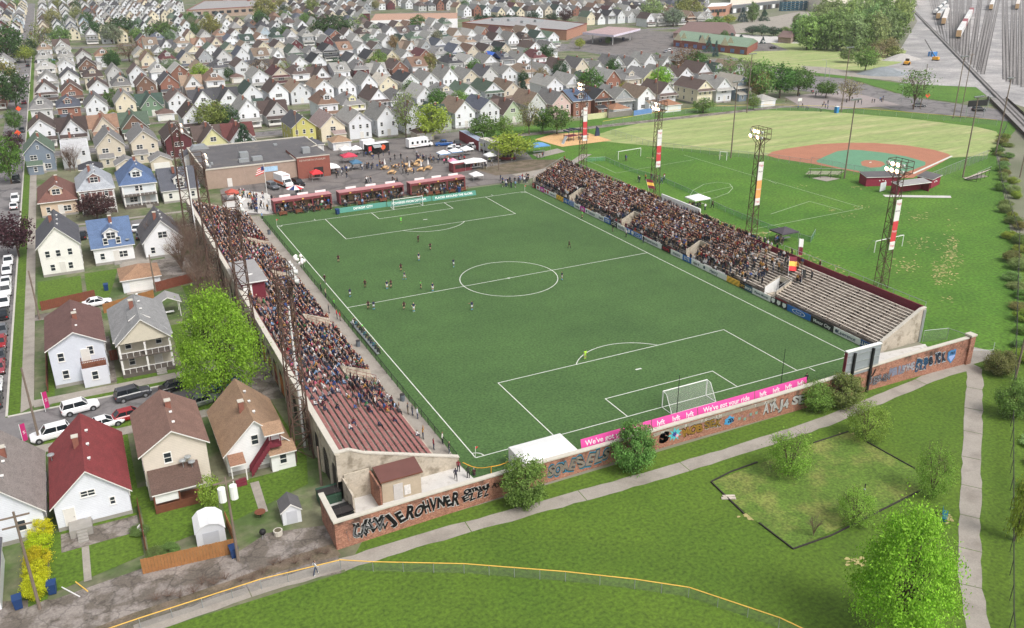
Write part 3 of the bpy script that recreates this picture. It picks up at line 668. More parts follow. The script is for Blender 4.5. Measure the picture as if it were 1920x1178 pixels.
wy, wh, wa = wat(71.4); mb = MB(); mb.poly([(x-27,wy-WY-.225,z+.5) for x,z in ((71.1,2.6),(70.4,2.3),(70.5,1.2),(71.4,.3),(72.3,1.2),(72.4,2.3),(71.7,2.6),(71.4,2.4))][::-1], gm((64,120,170))); mb.poly([(x-27,wy-WY-.235,z+.5) for x,z in ((70.7,1.4),(71.4,.6),(72.1,1.4),(72.0,1.6),(70.8,1.6))][::-1], gm((150,170,220))); mb.build('graffiti', BW); text('PRB', .6, gm((30,40,60)), BW, (71.4-27,wy-WY-.245,2.45), (R(90),0,0), 'graffiti', extr=.002)
# scoreboard seen from behind, on two dark posts in front of the wall
t = thing('scoreboard', 'back of a grey scoreboard held by two black steel posts at the brick wall', 'scoreboard', (53.6,-9.7,0))
mb = MB(); mb.lohi(-3.1,3.1,.5,.9,3.2,6.9,mat('scoreboard back', (140,146,150), .06, 1, .6)); mb.lohi(-3.2,3.2,.45,.95,6.9,7.05,M_white); mb.lohi(-3.2,-3.1,.48,.93,3.2,6.9,M_maroon); mb.build('panel', t)
for x in (-1.9,1.5): MB().lohi(x-.13,x+.13,.15,.45,0,6.7,M_black).build('post', t)
mb = MB()
for z in (4.0,5.2,6.3): mb.lohi(-3.0,3.0,.44,.5,z-.06,z+.06,M_galv)
mb.build('crossbar', t)
# ================================================================ PITCH FURNITURE
def goal(y, s, label):
    t = thing('goal', label, 'goal', (W2,y,0), 0, 'goals on the turf pitch'); hw, h = 3.66, 2.44; r = .07
    mb = MB()
    for x in (-hw,hw): mb.tube((x,0,0),(x,0,h),r,M_white,8)
    mb.tube((-hw,0,h),(hw,0,h),r,M_white,8); mb.build('goal_frame', t)
    mb = MB()
    for x in (-hw,hw): mb.path([(x,0,h),(x,-s*.75,h-.1),(x,-s*2.2,.05)],.04,M_white); mb.tube((x,0,.04),(x,-s*2.2,.04),.04,M_white)
    mb.tube((-hw,-s*2.2,.05),(hw,-s*2.2,.05),.04,M_white); mb.build('back_stay', t)
    mb = MB(); a,b,c = (0,h),( -s*.75,h-.1),(-s*2.2,.05)
    mb.quad((-hw,a[0],a[1]),(hw,a[0],a[1]),(hw,b[0],b[1]),(-hw,b[0],b[1]),M_goalnet); mb.quad((-hw,b[0],b[1]),(hw,b[0],b[1]),(hw,c[0],c[1]),(-hw,c[0],c[1]),M_goalnet)
    for x in (-hw,hw): mb.poly([(x,a[0],a[1]),(x,b[0],b[1]),(x,c[0],c[1]),(x,0,.05)],M_goalnet)
    mb.build('net', t)
goal(0, 1, 'white goal with net on the near goal line by the pink boards'); goal(PL, -1, 'white goal with net on the far goal line by the green boards')
def corner_flag(x, y, label):
    t = thing('corner_flag', label, 'corner flag', (x,y,.02), 0, 'corner flags of the pitch'); MB().tube((0,0,0),(0,0,1.6),.025,M_white,6).build('pole', t); MB().poly([(0,0,1.6),(.45,.1,1.42),(0,0,1.2)],mat('flag red',(206,60,60),.05)).build('flag', t)
corner_flag(0,0,'red corner flag at the near left corner of the pitch'); corner_flag(0,PL,'red corner flag at the far left corner of the pitch'); corner_flag(PW,PL,'red corner flag at the far right corner by the terrace')
M_pink = mat('pink banner vinyl', (224,80,160), .05, .5, .6)
def banner(name, label, cat, a, b, z0, z1, m, lean=0.0, words=(), thick=.05, group=None):
    """an upright board between two ground points a->b, front face to the right of a->b turned towards the pitch or viewer"""
    a, b = Vector((a[0],a[1],0)), Vector((b[0],b[1],0)); L = (b-a).length; d = (b-a).normalized(); ang = math.atan2(d.y,d.x)
    t = thing(name, label, cat, (a+b)/2, ang, group)
    mb = MB(); mb.add([(-L/2,-lean-thick/2,z0),(L/2,-lean-thick/2,z0),(L/2,lean-thick/2,z1),(-L/2,lean-thick/2,z1),(-L/2,-lean+thick/2,z0),(L/2,-lean+thick/2,z0),(L/2,lean+thick/2,z1),(-L/2,lean+thick/2,z1)], [(0,1,2,3),(7,6,5,4),(0,4,5,1),(1,5,6,2),(2,6,7,3),(3,7,4,0)], m); mb.build('panel', t)
    an = math.atan2(z1-z0, 2*lean) if lean else R(90)
    for (w_, x, z, sz, m2, sx) in words:
        q = (z-z0)/(z1-z0); y = -lean+2*lean*q-thick/2-.012
        text(w_, sz, m2, t, (x*L/2, y, z), (an,0,0), 'lettering', extr=.003, sx=sx, offset=.012)
    return t
# pink boards behind the near goal (facing the camera, leaning back on the wall side)
py = -7.4
for i, (x0, x1, words, lb) in enumerate((
    (10.4,20.4,[("We've got your ride",-.1,2.95,.95,M_white,1.0)],'pink board reading We\'ve got your ride beside the white tent'),
    (20.5,27.4,[('lyft',-.62,2.95,.95,M_white,1.0),('lyft',.05,2.95,.95,M_white,1.0),('lyft',.66,2.95,.95,M_white,1.0)],'pink board with three white logos left of the goal net'),
    (27.5,36.6,[("We've got your ride",0,2.95,.95,M_white,.95)],'pink board reading We\'ve got your ride in front of the goal'),
    (36.7,45.6,[('lyft',-.7,2.95,.95,M_white,1.0),('lyft',-.2,2.95,.95,M_white,1.0),('lyft',.28,2.95,.95,M_white,1.0),('lyft',.76,2.95,.95,M_white,1.0)],'pink board with four white logos nearest the scoreboard'))):
    banner('advertising_board', lb, 'board', (x0,py), (x1,py), 1.9, 3.6, M_pink, .15, words, .05, 'pink boards behind the near goal')
# green boards behind the far goal
M_green = mat('green banner vinyl', (58,128,112), .06, .5, .6)
for x0, x1, wd, lb in ((15.3,26.8,'DETROIT CITY','green board with white script left of the far goal'),(26.9,38.2,'POWERED FROM DETROIT.','green board reading Powered from Detroit behind the far goal'),(38.3,50.0,'PLACED AROUND THE GLOBE.','green board reading Placed around the globe right of the far goal')):
    banner('advertising_board', lb, 'board', (x0,111.3-.02*x0), (x1,111.3-.02*x0), .05, 1.15, M_green, .25, [(wd,0,.6,.72,M_white,1.0)], .05, 'green boards behind the far goal')
# boards along the right touchline, near end first; they face the pitch (-x)
Mb = {'w':mat('white board vinyl',(226,226,224),.04,.6,.6),'b':mat('blue board vinyl',(40,104,178),.04,.6,.6),'k':mat('black board vinyl',(34,34,38),.05,.6,.6),'t':mat('slate board vinyl',(52,84,104),.05,.6,.6),'y':mat('yellow board vinyl',(226,178,72),.05,.6,.6,wave=('DIAGONAL',.6,.22,0)),'r':mat('red board vinyl',(176,40,52),.05,.6,.6),'p':mat('magenta board vinyl',(206,70,170),.05,.6,.6),'n':mat('navy board vinyl',(34,72,124),.05,.6,.6)}
BL = [('n','LUCIDO',4.0,'w','navy board with pale lettering'),('w','Lawrence',7.0,'t','white board with slate lettering'),('k','Motor City',6.4,'w','black board with white lettering'),('b','Ford',7.0,'w','blue board with a white oval badge'),('k','ooo',5.2,'w','black board with three white crests'),('w','Plante Moran',6.0,'t','white board with green and grey lettering'),('t','BRICK',2.6,'w','slate board with white lettering'),('k','OFC',1.8,'y','small black board with yellow badge'),('y','',4.6,'w','yellow board with diagonal stripes'),('w','Henry',9.5,'t','long white board with faint script'),('w','ripp it',4.0,'k','white board reading ripp it'),('b','DTE',3.6,'w','blue board reading DTE nearest the empty benches'),('w','metro',5.0,'t','plain white board with faint print'),('k','POPS',4.0,'r','black board with red lettering'),('w','Hamtramck',9.0,'t','long white board with small badge'),('b','Ford',4.4,'w','blue board with white oval at halfway'),('b','ooo',3.6,'w','blue board with white crests at halfway'),('w','Warby',4.2,'t','white board just past halfway'),('k','CTC',3.4,'w','black board with grey emblem'),('b','DTE',3.4,'w','blue board reading DTE beyond halfway'),('w','bank',3.4,'t','small white board with blue print'),('w','Yemans',7.2,'t','white board with yellow corner print'),('p','lyft',3.0,'w','magenta board in the far half'),('w','Fowling',3.6,'t','white board between magenta and blue boards'),('b','Ford',3.2,'w','blue board with white oval in the far half'),('b','ally',3.2,'w','blue board with pale print in the far half'),('y','',4.6,'w','yellow striped board in the far half'),('w','Credit Union',4.6,'t','white board next to the far yellow board'),('w','oo',3.4,'r','white board with two red badges'),('p','lyft',2.8,'w','magenta board near the far corner'),('w','o',2.6,'r','white board with red badge near the far corner'),('k','--',1.2,'r','small black board near the far corner'),('r','JJ',1.4,'w','small red board at the far corner')]
y = -1.0; tot = sum(b[2] for b in BL); k_ = 111.5/tot
for c, wd, L, tc, lb in BL:
    L *= k_
    t = banner('advertising_board', lb+' below the right terrace', 'board', (65.9,y+L-.06), (65.9,y), .06, 1.12, Mb[c], 0.0, [], .06, 'boards along the right touchline')
    tm = {'w':M_white,'t':mat('slate lettering',(70,84,100),.05),'k':M_black,'r':mat('red lettering',(190,44,60),.05),'y':mat('yellow lettering',(214,166,70),.05)}[tc]
    if wd == 'Ford':
        mb = MB(); mb.poly([(1.5*math.cos(2*math.pi*i/20),-.05,.59+.44*math.sin(2*math.pi*i/20)) for i in range(20)],M_white); mb.poly([(1.32*math.cos(2*math.pi*i/20),-.056,.59+.36*math.sin(2*math.pi*i/20)) for i in range(20)],Mb['b']); mb.build('emblem', t); text('Ford',.55,M_white,t,(0,-.064,.59),(R(90),0,0),extr=.002,sx=1.2)
    elif wd.strip('o') == '' and wd:
        n = len(wd)
        for i in range(n):
            cx = (i-(n-1)/2)*1.35; MB().poly([(cx+a,-.05,.6+b) for a,b in ((-.4,.42),(-.44,-.1),(0,-.44),(.44,-.1),(.4,.42))][::-1],tm).build('emblem', t)
    elif wd:
        text(wd, min(.85,1.5*L/max(3,len(wd))), tm, t, (0,-.05,.58), (R(90),0,0), extr=.003, sx=1.1, offset=.015)
        if L > 5: MB().poly([(-L*.38+.3*math.cos(2*math.pi*i/12),-.05,.6+.3*math.sin(2*math.pi*i/12)) for i in range(12)],tm).build('emblem', t)
    y += L
# supporters' cloth banners on the front rail
r2 = random.Random(11); cols = [(232,230,226),(40,38,40),(206,150,70),(232,228,222),(140,40,54),(232,230,228)]
for i in range(22):
    y = 20+i*3.95+r2.uniform(-.5,.5)
    if 22 < y < 25: continue
    c = cols[r2.randrange(6)]; L = r2.uniform(1.1,3.0)
    t = thing('cloth_banner', '%s cloth banner on the terrace rail, %s from the near end' % ({(232,230,226):'white',(40,38,40):'black',(206,150,70):'gold',(232,228,222):'white',(140,40,54):'maroon',(232,230,228):'white'}[c], nth(i)), 'banner', (66.28,y,0), R(-90), 'cloth banners on the terrace rail')
    mb = MB(); n = 6
    vs = [(-L/2+L*j/n, .03*math.sin(j*2.1+i)-.04, z) for z in (.5,1.2) for j in range(n+1)]
    mb.add(vs, [(j,j+1,n+2+j,n+1+j) for j in range(n)], mat('banner cloth %d %d %d'%c, c, .12, 1.6, .9)); mb.build('cloth', t)
    if r2.random() < .5: text(r2.choice(['NGS','DCFC','CITY','III']), .5, M_black if sum(c) > 400 else M_white, t, (0,-.1,.85), (R(90),0,0), extr=.002)
# ================================================================ FLOODLIGHT TOWERS
M_lampon = mat('lit floodlight', (255,196,150), 0, 1, .5, emit=14); M_lampred = mat('lit floodlight warm', (255,176,140), 0, 1, .5, emit=5); M_lampoff = mat('unlit floodlight', (206,206,204), .05, 1, .4)
def lattice(mb, w0, w1, h, m, n=11, r=.07):
    for k in range(n):
        z0, z1 = h*k/n, h*(k+1)/n; a, b = w0+(w1-w0)*k/n, w0+(w1-w0)*(k+1)/n
        c0 = [(s*a/2, q*a/2, z0) for s,q in ((-1,-1),(1,-1),(1,1),(-1,1))]; c1 = [(s*b/2, q*b/2, z1) for s,q in ((-1,-1),(1,-1),(1,1),(-1,1))]
        for i in range(4):
            mb.tube(c0[i], c1[i], r, m, 4, cap=False); j = (i+1) % 4
            mb.tube(c1[i], c1[j], r*.6, m, 4, cap=False)
            if (k+i) % 2: mb.tube(c0[i], c1[j], r*.6, m, 4, cap=False)
            else: mb.tube(c0[j], c1[i], r*.6, m, 4, cap=False)
M_bw = mat('banner white vinyl',(230,226,224),.04,.6,.6); M_br = mat('banner red vinyl',(206,66,72),.06,.8,.6); M_bo = mat('banner orange vinyl',(238,170,104),.06,.8,.6)
def tower(x, y, label, side, ban, wd=1.35):
    """side: +1 lamps face +x, -1 lamps face -x"""
    t = thing('floodlight_tower', label, 'floodlight', (x,y,0), 0, 'lattice floodlight towers round the pitch'); H = 21.2 if x > 0 else 22.8
    mb = MB(); lattice(mb, wd*1.25, wd*.85, H, M_rust, 12, .07 if x > 0 else .1); mb.build('lattice_mast', t)
    mb = MB()
    for z in (H, H+1.05, H+2.1):
        for q in (-1.9,1.9): mb.tube((-.9,q,z),(.9,q,z),.06,M_rust,4)
        for s in (-.9,.9): mb.tube((s,-1.9,z),(s,1.9,z),.06,M_rust,4)
    for yy in (-1.9,-.65,.65,1.9):
        for s in (-.9,.9): mb.tube((s,yy,H),(s,yy,H+2.1),.05,M_rust,4)
    for s in (-.55,.55):
        for q in (-1.8,1.8): mb.tube((s,s*.1,H-1.6),(s*1.5,q,H),.05,M_rust,4)
    [mb.lohi(-.9+.36*i,-.84+.36*i,-1.9,1.9,H-.04,H,M_rust) for i in range(6)]; cage = mb.build('lamp_cage', t)
    lm = {}
    for i, (yy, zz) in enumerate(((-1.6,.5),(-.55,.5),(.55,.5),(1.6,.5),(-1.6,1.6),(-.55,1.6),(.55,1.6),(1.6,1.6))):
        on = i in ban[1]
        key = on
        if key not in lm:
            b = MB(); b.tube((0,0,0),(side*.42,0,-.12),.14,M_lampoff,10,.33); b.tube((side*.425,0,-.122),(side*.46,0,-.13),.36,M_lampon if on else M_lampoff,10,.30); lm[key] = b.mesh('floodlamp')
        link('floodlamp', lm[key], cage, (side*.95,yy,H+zz))
    if ban[0]:
        z0, z1 = 7.6, 16.6; mb = MB(); m2 = M_bo if ban[0] == 'o' else M_br
        bx, by = -.15, -wd*.78
        for a, b, m in ((z0,z0+1.5,M_bw),(z0+1.5,z0+5.2,m2),(z0+5.2,z1,M_bw)): mb.lohi(bx-.62,bx+.62,by-.03,by+.03,a,b,m)
        o = mb.build('vertical_banner', t); o.rotation_euler = (0,0,0)
        for zz, sz, m in ((z0+.75,.55,M_br),(z1-.7,.6,M_br),(z0+3.4,.5,M_bw),(z1-2.0,.32,M_dark)):
            text({.55:'Vega',.6:'Vega',.5:'Faygo',.32:'PROUD'}[sz], sz, m, t, (bx,by-.045,zz), (R(90),0,0), 'lettering', extr=.003)
    return t
tower(88,18.2,'floodlight tower with red banner beside the empty terrace benches',-1,('r',(1,2,5,6,3)))
tower(86.5,51.2,'floodlight tower with orange banner behind the dark canopy tent',-1,('o',(1,5,3,6)))
tower(88,88.2,'floodlight tower with red banner beside the white lawn goal',-1,('r',(0,1,5,2)))
tower(88.4,123.2,'floodlight tower with red banner beside the playground',-1,('r',(1,2,5,6)))
tower(-18.6,10,'rusty floodlight tower behind the grandstand, nearest the brick wall',1,('',()), 1.7)
tower(-18.5,42,'rusty floodlight tower behind the grandstand beside the press box',1,('',(2,6)), 1.7)
tower(-18.5,73,'rusty floodlight tower rising in front of the hall',1,('',(2,3,6,7)), 1.7)
tower(-18.5,105,'rusty floodlight tower rising in front of the dark red house',1,('',(1,2,5,6)), 1.7)
for x, y, h, lb in ((-17.9,12,19,'slim white mast beside the nearest left floodlight tower'),(-17.9,100,17,'slim white mast beside the farthest left floodlight tower')):
    tag(MB().tube((0,0,0),(0,0,h),.16,M_white,8,.1).build('mast', None, loc=(x,y,0)), lb, 'mast')
# ================================================================ HOUSES
M_side = mat('house siding', obj=True, var=.05, scale=.8, rough=.75, fine=.03, wave=('Z', 1.5, .05))
M_shing = mat('roof shingles', obj=True, var=.14, scale=.7, rough=.9, fine=.3, stretch=(1,1,2.2))
M_trim = mat('white trim', (228,226,222), .03, 1, .7)
M_glass = mat('dark window glass', (46,52,58), .25, .6, .12)
M_found = mat('foundation block', (150,146,140), .1, 1, .9)
M_brk = mat('chimney brick', (136,88,74), .12, 3, .9)
M_wood = mat('brown stained wood', (112,66,46), .15, 2, .8)
M_doorw = mat('pale door', (214,210,204), .05, 2, .6)
M_porch = mat('porch shade', (96,88,82), .12, 1, .9)
def win_mesh(w, h, mul=1):
    mb = MB(); f = .09
    mb.lohi(-w/2,w/2,-.05,.02,-h/2,-h/2+f,M_trim); mb.lohi(-w/2,w/2,-.05,.02,h/2-f,h/2,M_trim)
    for i in range(mul+1): x = -w/2+f/2+(w-f)*i/mul; mb.lohi(x-f/2,x+f/2,-.05,.02,-h/2+f,h/2-f,M_trim)
    mb.lohi(-w/2+f,w/2-f,-.055,-.02,-.035,.035,M_trim)
    mb.lohi(-w/2-.05,w/2+.05,-.09,-.03,-h/2-.06,-h/2,M_trim)
    mb.quad((-w/2+f,-.012,-h/2+f),(w/2-f,-.012,-h/2+f),(w/2-f,-.012,h/2-f),(-w/2+f,-.012,h/2-f),M_glass)
    return mb.mesh('window')
WIN = {'s':win_mesh(.9,1.35),'d':win_mesh(1.75,1.35,2),'t':win_mesh(2.5,1.3,3),'a':win_mesh(.62,1.0),'w':win_mesh(1.5,.8,2)}
def door_mesh():
    mb = MB(); mb.lohi(-.5,.5,-.06,.02,0,2.1,M_doorw); mb.lohi(-.58,-.5,-.08,.02,0,2.18,M_trim); mb.lohi(.5,.58,-.08,.02,0,2.18,M_trim); mb.lohi(-.5,.5,-.08,.02,2.1,2.18,M_trim); return mb.mesh('door')
DOOR = door_mesh(); HANDLE = MB().lohi(.34,.4,-.12,-.06,.98,1.04,M_dark).mesh('door_handle')
_c = MB(); _c.lohi(-.3,.3,-.3,.3,0,1.7,M_brk); _c.lohi(-.36,.36,-.36,.36,1.7,1.82,M_cap); CHIM = _c.mesh('chimney')
_v = MB(); _v.tube((0,0,0),(0,0,.35),.09,M_galv,6); _v.lohi(-.16,.16,-.16,.16,.3,.42,M_trim); VENT = _v.mesh('roof_vent')
def slab(mb, a, b, c, d, m, th=.16, edge=None):
    """a sloping roof plane with thickness; corners counter-clockwise from above"""
    a,b,c,d = [Vector(p) for p in (a,b,c,d)]; dz = Vector((0,0,-th))
    mb.add([a,b,c,d], [(0,1,2,3)], m); vs = [a,b,c,d,a+dz,b+dz,c+dz,d+dz]
    mb.add(vs, [(7,6,5,4),(0,4,5,1),(1,5,6,2),(2,6,7,3),(3,7,4,0)], edge or M_trim)
def roof_gable(mb, x0,x1,y0,y1,ze,zr,oh=.4,axis='y',m=None):
    m = m or M_shing; k = (zr-ze)/(((x1-x0) if axis=='y' else (y1-y0))/2); z0 = ze-k*oh+.2; zt = zr+.2
    if axis == 'y':
        c = (x0+x1)/2; a,b = y0-oh,y1+oh
        slab(mb,(x0-oh,a,z0),(c,a,zt),(c,b,zt),(x0-oh,b,z0),m); slab(mb,(c,a,zt),(x1+oh,a,z0),(x1+oh,b,z0),(c,b,zt),m)
    else:
        c = (y0+y1)/2; a,b = x0-oh,x1+oh
        slab(mb,(a,y0-oh,z0),(b,y0-oh,z0),(b,c,zt),(a,c,zt),m); slab(mb,(a,c,zt),(b,c,zt),(b,y1+oh,z0),(a,y1+oh,z0),m)
def roof_hip(mb, x0,x1,y0,y1,ze,zr,oh=.5,m=None,ins=None):
    m = m or M_shing; x0-=oh;x1+=oh;y0-=oh;y1+=oh; cx=(x0+x1)/2; h=ins if ins is not None else (x1-x0)/2; h = min(h,(y1-y0)/2-.02)
    A=(cx,y0+h,zr);B=(cx,y1-h,zr); th=.18
    mb.add([(x0,y0,ze),(x1,y0,ze),(x1,y1,ze),(x0,y1,ze),A,B],[(0,1,4),(1,2,5,4),(2,3,5),(3,0,4,5)],m)
    mb.add([(x0,y0,ze-th),(x1,y0,ze-th),(x1,y1,ze-th),(x0,y1,ze-th),(x0,y0,ze),(x1,y0,ze),(x1,y1,ze),(x0,y1,ze)],[(3,2,1,0),(0,1,5,4),(1,2,6,5),(2,3,7,6),(3,0,4,7)],M_trim)
def prof(x0,x1,ze,zr): return [(x0,0),(x1,0),(x1,ze),((x0+x1)/2,zr),(x0,ze)]
HC = {}
LAY = {10:(-.32,('w',-.03,3.9),('a',.27,2.3)),11:(None,('s',-.12,5.0)),12:(None,('s',-.02,4.1)),13:(None,('s',-.3,4.6),('s',.24,4.9),('s',-.28,1.9)),14:(.0,('s',-.3,4.4),('s',-.04,4.4),('s',.25,4.4),('s',-.24,1.7),('s',.2,1.7)),15:(None,('s',-.2,2.0),('s',.2,2.0))}
def hparts(kind, W=7.0, D=12.5, e=5.2, r=8.8, face='rear', lod=0, var=0):
    key = (kind,W,D,e,r,face,lod,var)
    if key in HC: return HC[key]
    P = []; x0,x1,y0,y1 = -W/2,W/2,0.0,D
    def part(name, mb, paint=0): P.append((name, mb.mesh(name) if isinstance(mb, MB) else mb, (0,0,0), 0, paint))
    def put(name, me, loc, rz=0, paint=0): P.append((name, me, loc, rz, paint))
    wb, rb = MB(), MB()
    two = e > 4.2; yf = y0
    if kind in ('gable','pent','cross'):
        wb.extr(prof(x0,x1,e,r),'y',y0,y1,M_side); roof_gable(rb,x0,x1,y0,y1,e,r)
        if kind == 'cross':
            cy0, cy1 = D*.42, D*.86; zr2 = r-.5; ee = e
            wb.extr([(cy0,0),(cy1,0),(cy1,ee),((cy0+cy1)/2,zr2-.25),(cy0,ee)],'x',x0-.9,x1+.9,M_side); roof_gable(rb,x0-.9,x1+.9,cy0,cy1,ee,zr2-.1,.35,'x')
        if kind == 'pent':
            slab(rb,(x0-.5,y0-1.2,e-.75),(x1+.5,y0-1.2,e-.75),(x1+.3,y0+.12,e+.12),(x0-.3,y0+.12,e+.12),M_shing)
    elif kind == 'gablex':
        wb.extr([(y0,0),(y1,0),(y1,e),((y0+y1)/2,r),(y0,e)],'x',x0,x1,M_side); roof_gable(rb,x0,x1,y0,y1,e,r,.4,'x')
    elif kind == 'hip':
        wb.lohi(x0,x1,y0,y1,0,e,M_side); roof_hip(rb,x0,x1,y0,y1,e+.05,r)
    elif kind == 'flat':
        wb.lohi(x0,x1,y0,y1,0,e+.6,M_side); rb.lohi(x0+.25,x1-.25,y0+.25,y1-.25,e+.3,e+.62,M_shing); rb.lohi(x0-.08,x1+.08,y0-.08,y1+.08,e+.62,e+.68,M_trim) if False else None
    if lod < 2: wb.lohi(x0-.03,x1+.03,y0-.03,y1+.03,0,.5,M_found)
    part('wall', wb, 1); part('roof', rb, 2)
    hasp = face == 'front'
    if hasp:
        pd = 2.0; pb = MB()
        if kind == 'pent' or kind == 'gable' or kind == 'gablex' or not two or var % 3 == 1:
            zt = 2.75
            slab(rb2 := MB(), (x0-.3,y0-pd-.4,zt),(x1+.3,y0-pd-.4,zt),(x1+.3,y0-.02,zt+.75),(x0-.3,y0-.02,zt+.75),M_shing); part('porch_roof', rb2, 2); levels = [0.6]
        else: levels = [0.6, 3.1]; zt = e-.15
        for z in levels:
            pb.lohi(x0+.02,x1-.02,y0-pd,y0-.02,z-.2 if z > 1 else 0,z,M_porch)
            pb.lohi(x0+.05,x1-.05,y0-pd,y0-pd+.06,z+.75,z+.85,M_trim)
            for i in range(9 if lod == 0 else 0): 
                x = x0+.2+(W-.4)*i/8; pb.lohi(x-.03,x+.03,y0-pd+.01,y0-pd+.05,z,z+.75,M_trim)
            if lod: pb.lohi(x0+.1,x1-.1,y0-pd+.01,y0-pd+.05,z+.1,z+.72,M_trim)
        part('porch', pb)
        cm = MB(); cm.lohi(-.13,.13,-.13,.13,0,zt,M_trim); cme = cm.mesh('porch_column')
        for x in ((x0+.2,0,x1-.2) if lod == 0 else (x0+.2,x1-.2)): put('porch_column', cme, (x,y0-pd+.2,.0))
        if lod == 0: st = MB(); [st.lohi(.9,2.3,y0-pd-.35*(i+1),y0-pd-.35*i,0,.6-.2*i,M_found) for i in range(3)]; part('steps', st)
    if kind == 'hip' or (kind in ('gablex',)):
        dw, dh = 2.5, 1.25; yb = y0+ (1.0 if kind == 'hip' else 1.2); k = (r-e)/(W/2+.5) if kind == 'hip' else (r-e)/(D/2)
        zb = e+.1+k*(yb-y0+.5); db = MB(); db.extr([(-dw/2,zb-.5),(dw/2,zb-.5),(dw/2,zb+dh),(0,zb+dh+.75),(-dw/2,zb+dh)],'y',yb,yb+2.6,M_side); part('dormer', db, 1)
        dr = MB(); roof_gable(dr,-dw/2,dw/2,yb,yb+2.8,zb+dh-.1,zb+dh+.75,.25); part('dormer_roof', dr, 2)
        put('dormer_window', WIN['d' if lod == 0 or var%2 else 'w'], (0,yb-.01,zb+.55))
    if not hasp and lod < 2 and var in (1,3) and two:
        am, ar = MB(), MB(); aw = W*.5; sx = -1 if var == 1 else 1; cx_ = sx*W*.2; ah = 2.7 if var == 1 else 3.0
        am.lohi(cx_-aw/2,cx_+aw/2,-2.3,-.02,0,ah,M_side); slab(ar,(cx_-aw/2-.2,-2.6,ah),(cx_+aw/2+.2,-2.6,ah),(cx_+aw/2+.2,-.02,ah+.8),(cx_-aw/2-.2,-.02,ah+.8),M_shing); part('rear_annexe', am, 1); part('annexe_roof', ar, 2); put('window', WIN['s'], (cx_,-2.32,1.6))
    # windows towards the viewer
    f1 = 1.75; f2 = 4.35
    if hasp: y_ = y0
    else: y_ = y0
    lay = []
    if two:
        lay += [[('s',-.30,f2),('s',.28,f2)],[('d',-.2,f2),('s',.3,f2)],[('s',-.32,f2),('s',0,f2),('s',.32,f2)],[('d',0,f2)],[('t',0,f2)]][var%5]
    if lod < 2: lay += [[('s',-.28,f1)],[('s',-.3,f1),('d',.22,f1)],[('s',.3,f1)],[('d',-.2,f1)],[('s',-.3,f1),('s',.32,f1)]][var%5]
    if not two and kind not in ('hip','flat'): lay += [('s',-.16,e+1.1),('s',.16,e+1.1)] if var%2 else [('d',0,e+1.1)]
    if kind in ('gable','pent','cross') and two: lay += [('a',0,e+(r-e)*.42)]
    if var in LAY: lay = LAY[var][1:]
    for k, fx, z in lay: put('window', WIN[k], (fx*W,y_-.012,z))
    if lod < 2:
        dx = LAY[var][0] if var in LAY else (.05 if not hasp else .22)
        if dx is not None: put('door', DOOR, (W*dx,y_-.012,.5))
        if lod == 0 and dx is not None: put('door_handle', HANDLE, (0,0,0))
        if not hasp and lod == 0 and var not in LAY:
            st = MB(); [st.lohi(W*.05-.7,W*.05+.7,y_-.1-.35*(i+1),y_-.1-.35*i,0,.55-.18*i,M_found) for i in range(3)]; part('steps', st)
    # side windows
    for sx, rz in ((x0-(.9 if kind=='cross' else 0),-90),(x1+(.9 if kind=='cross' else 0),90)):
        for yy in ((D*.2,D*.55,D*.8) if lod == 0 else ((D*.3,) if lod == 1 else ())):
            if kind == 'cross' and not D*.42 < yy < D*.86: continue
            for z in ((f1,f2) if two and lod == 0 else (f2,) if two else (f1,)): put('window', WIN['s'], (sx+(-.012 if rz<0 else .012),yy,z), R(rz))
    zc = r-.9
    if lod < 2: put('chimney', CHIM, (W*(.06 if var%2 else -.09), D*(.35+.08*(var%4)), zc))
    if lod == 0:
        for q in (.2,.45,.7): put('roof_vent', VENT, (.5,D*q,r-.35))
    HC[key] = P; return P
PAR = {'chimney':'roof','roof_vent':'roof','porch_column':'porch','steps':'porch','dormer_roof':'dormer','dormer_window':'dormer','door_handle':'door'}
def place_house(x, y, wall, roof, label, kind='gable', flip=False, group=None, name='house', sc=None, rz=0, **k):
    t = thing(name, label, 'house', (x,y,0), rz, group)
    if sc: t.scale = sc
    last = {}
    for nm, me, loc, r_, paint in hparts(kind, **k):
        par = t
        if nm in PAR and PAR[nm] in last: par = last[PAR[nm]]
        if nm == 'dormer_window': nm = 'window'
        o = link(nm, me, par, loc, r_); last[nm] = o
        if paint == 1: o.color = lin(wall)
        elif paint == 2: o.color = lin(roof)
    return t
CW = {'white':(222,224,228),'cream':(222,212,188),'beige':(204,194,176),'pale grey':(196,196,196),'grey':(160,164,168),'pale yellow':(220,216,164),'olive yellow':(196,190,112),'pale green':(178,192,162),'pink':(214,186,182),'brick':(140,96,80),'brown':(122,92,76),'dark red':(96,44,50),'pale blue':(178,192,204),'slate blue':(124,136,150),'green':(108,134,110)}
CR = {'pale grey':(158,156,150),'grey':(128,126,125),'dark grey':(84,84,90),'black':(60,60,66),'brown':(103,82,75),'dark brown':(80,62,58),'tan':(152,125,101),'orange brown':(145,106,82),'red':(128,60,57),'dark red':(108,51,55),'green':(88,112,90),'dark green':(55,80,69),'blue':(84,108,145),'pink grey':(171,145,139),'white':(207,207,209),'steel blue':(88,95,114)}
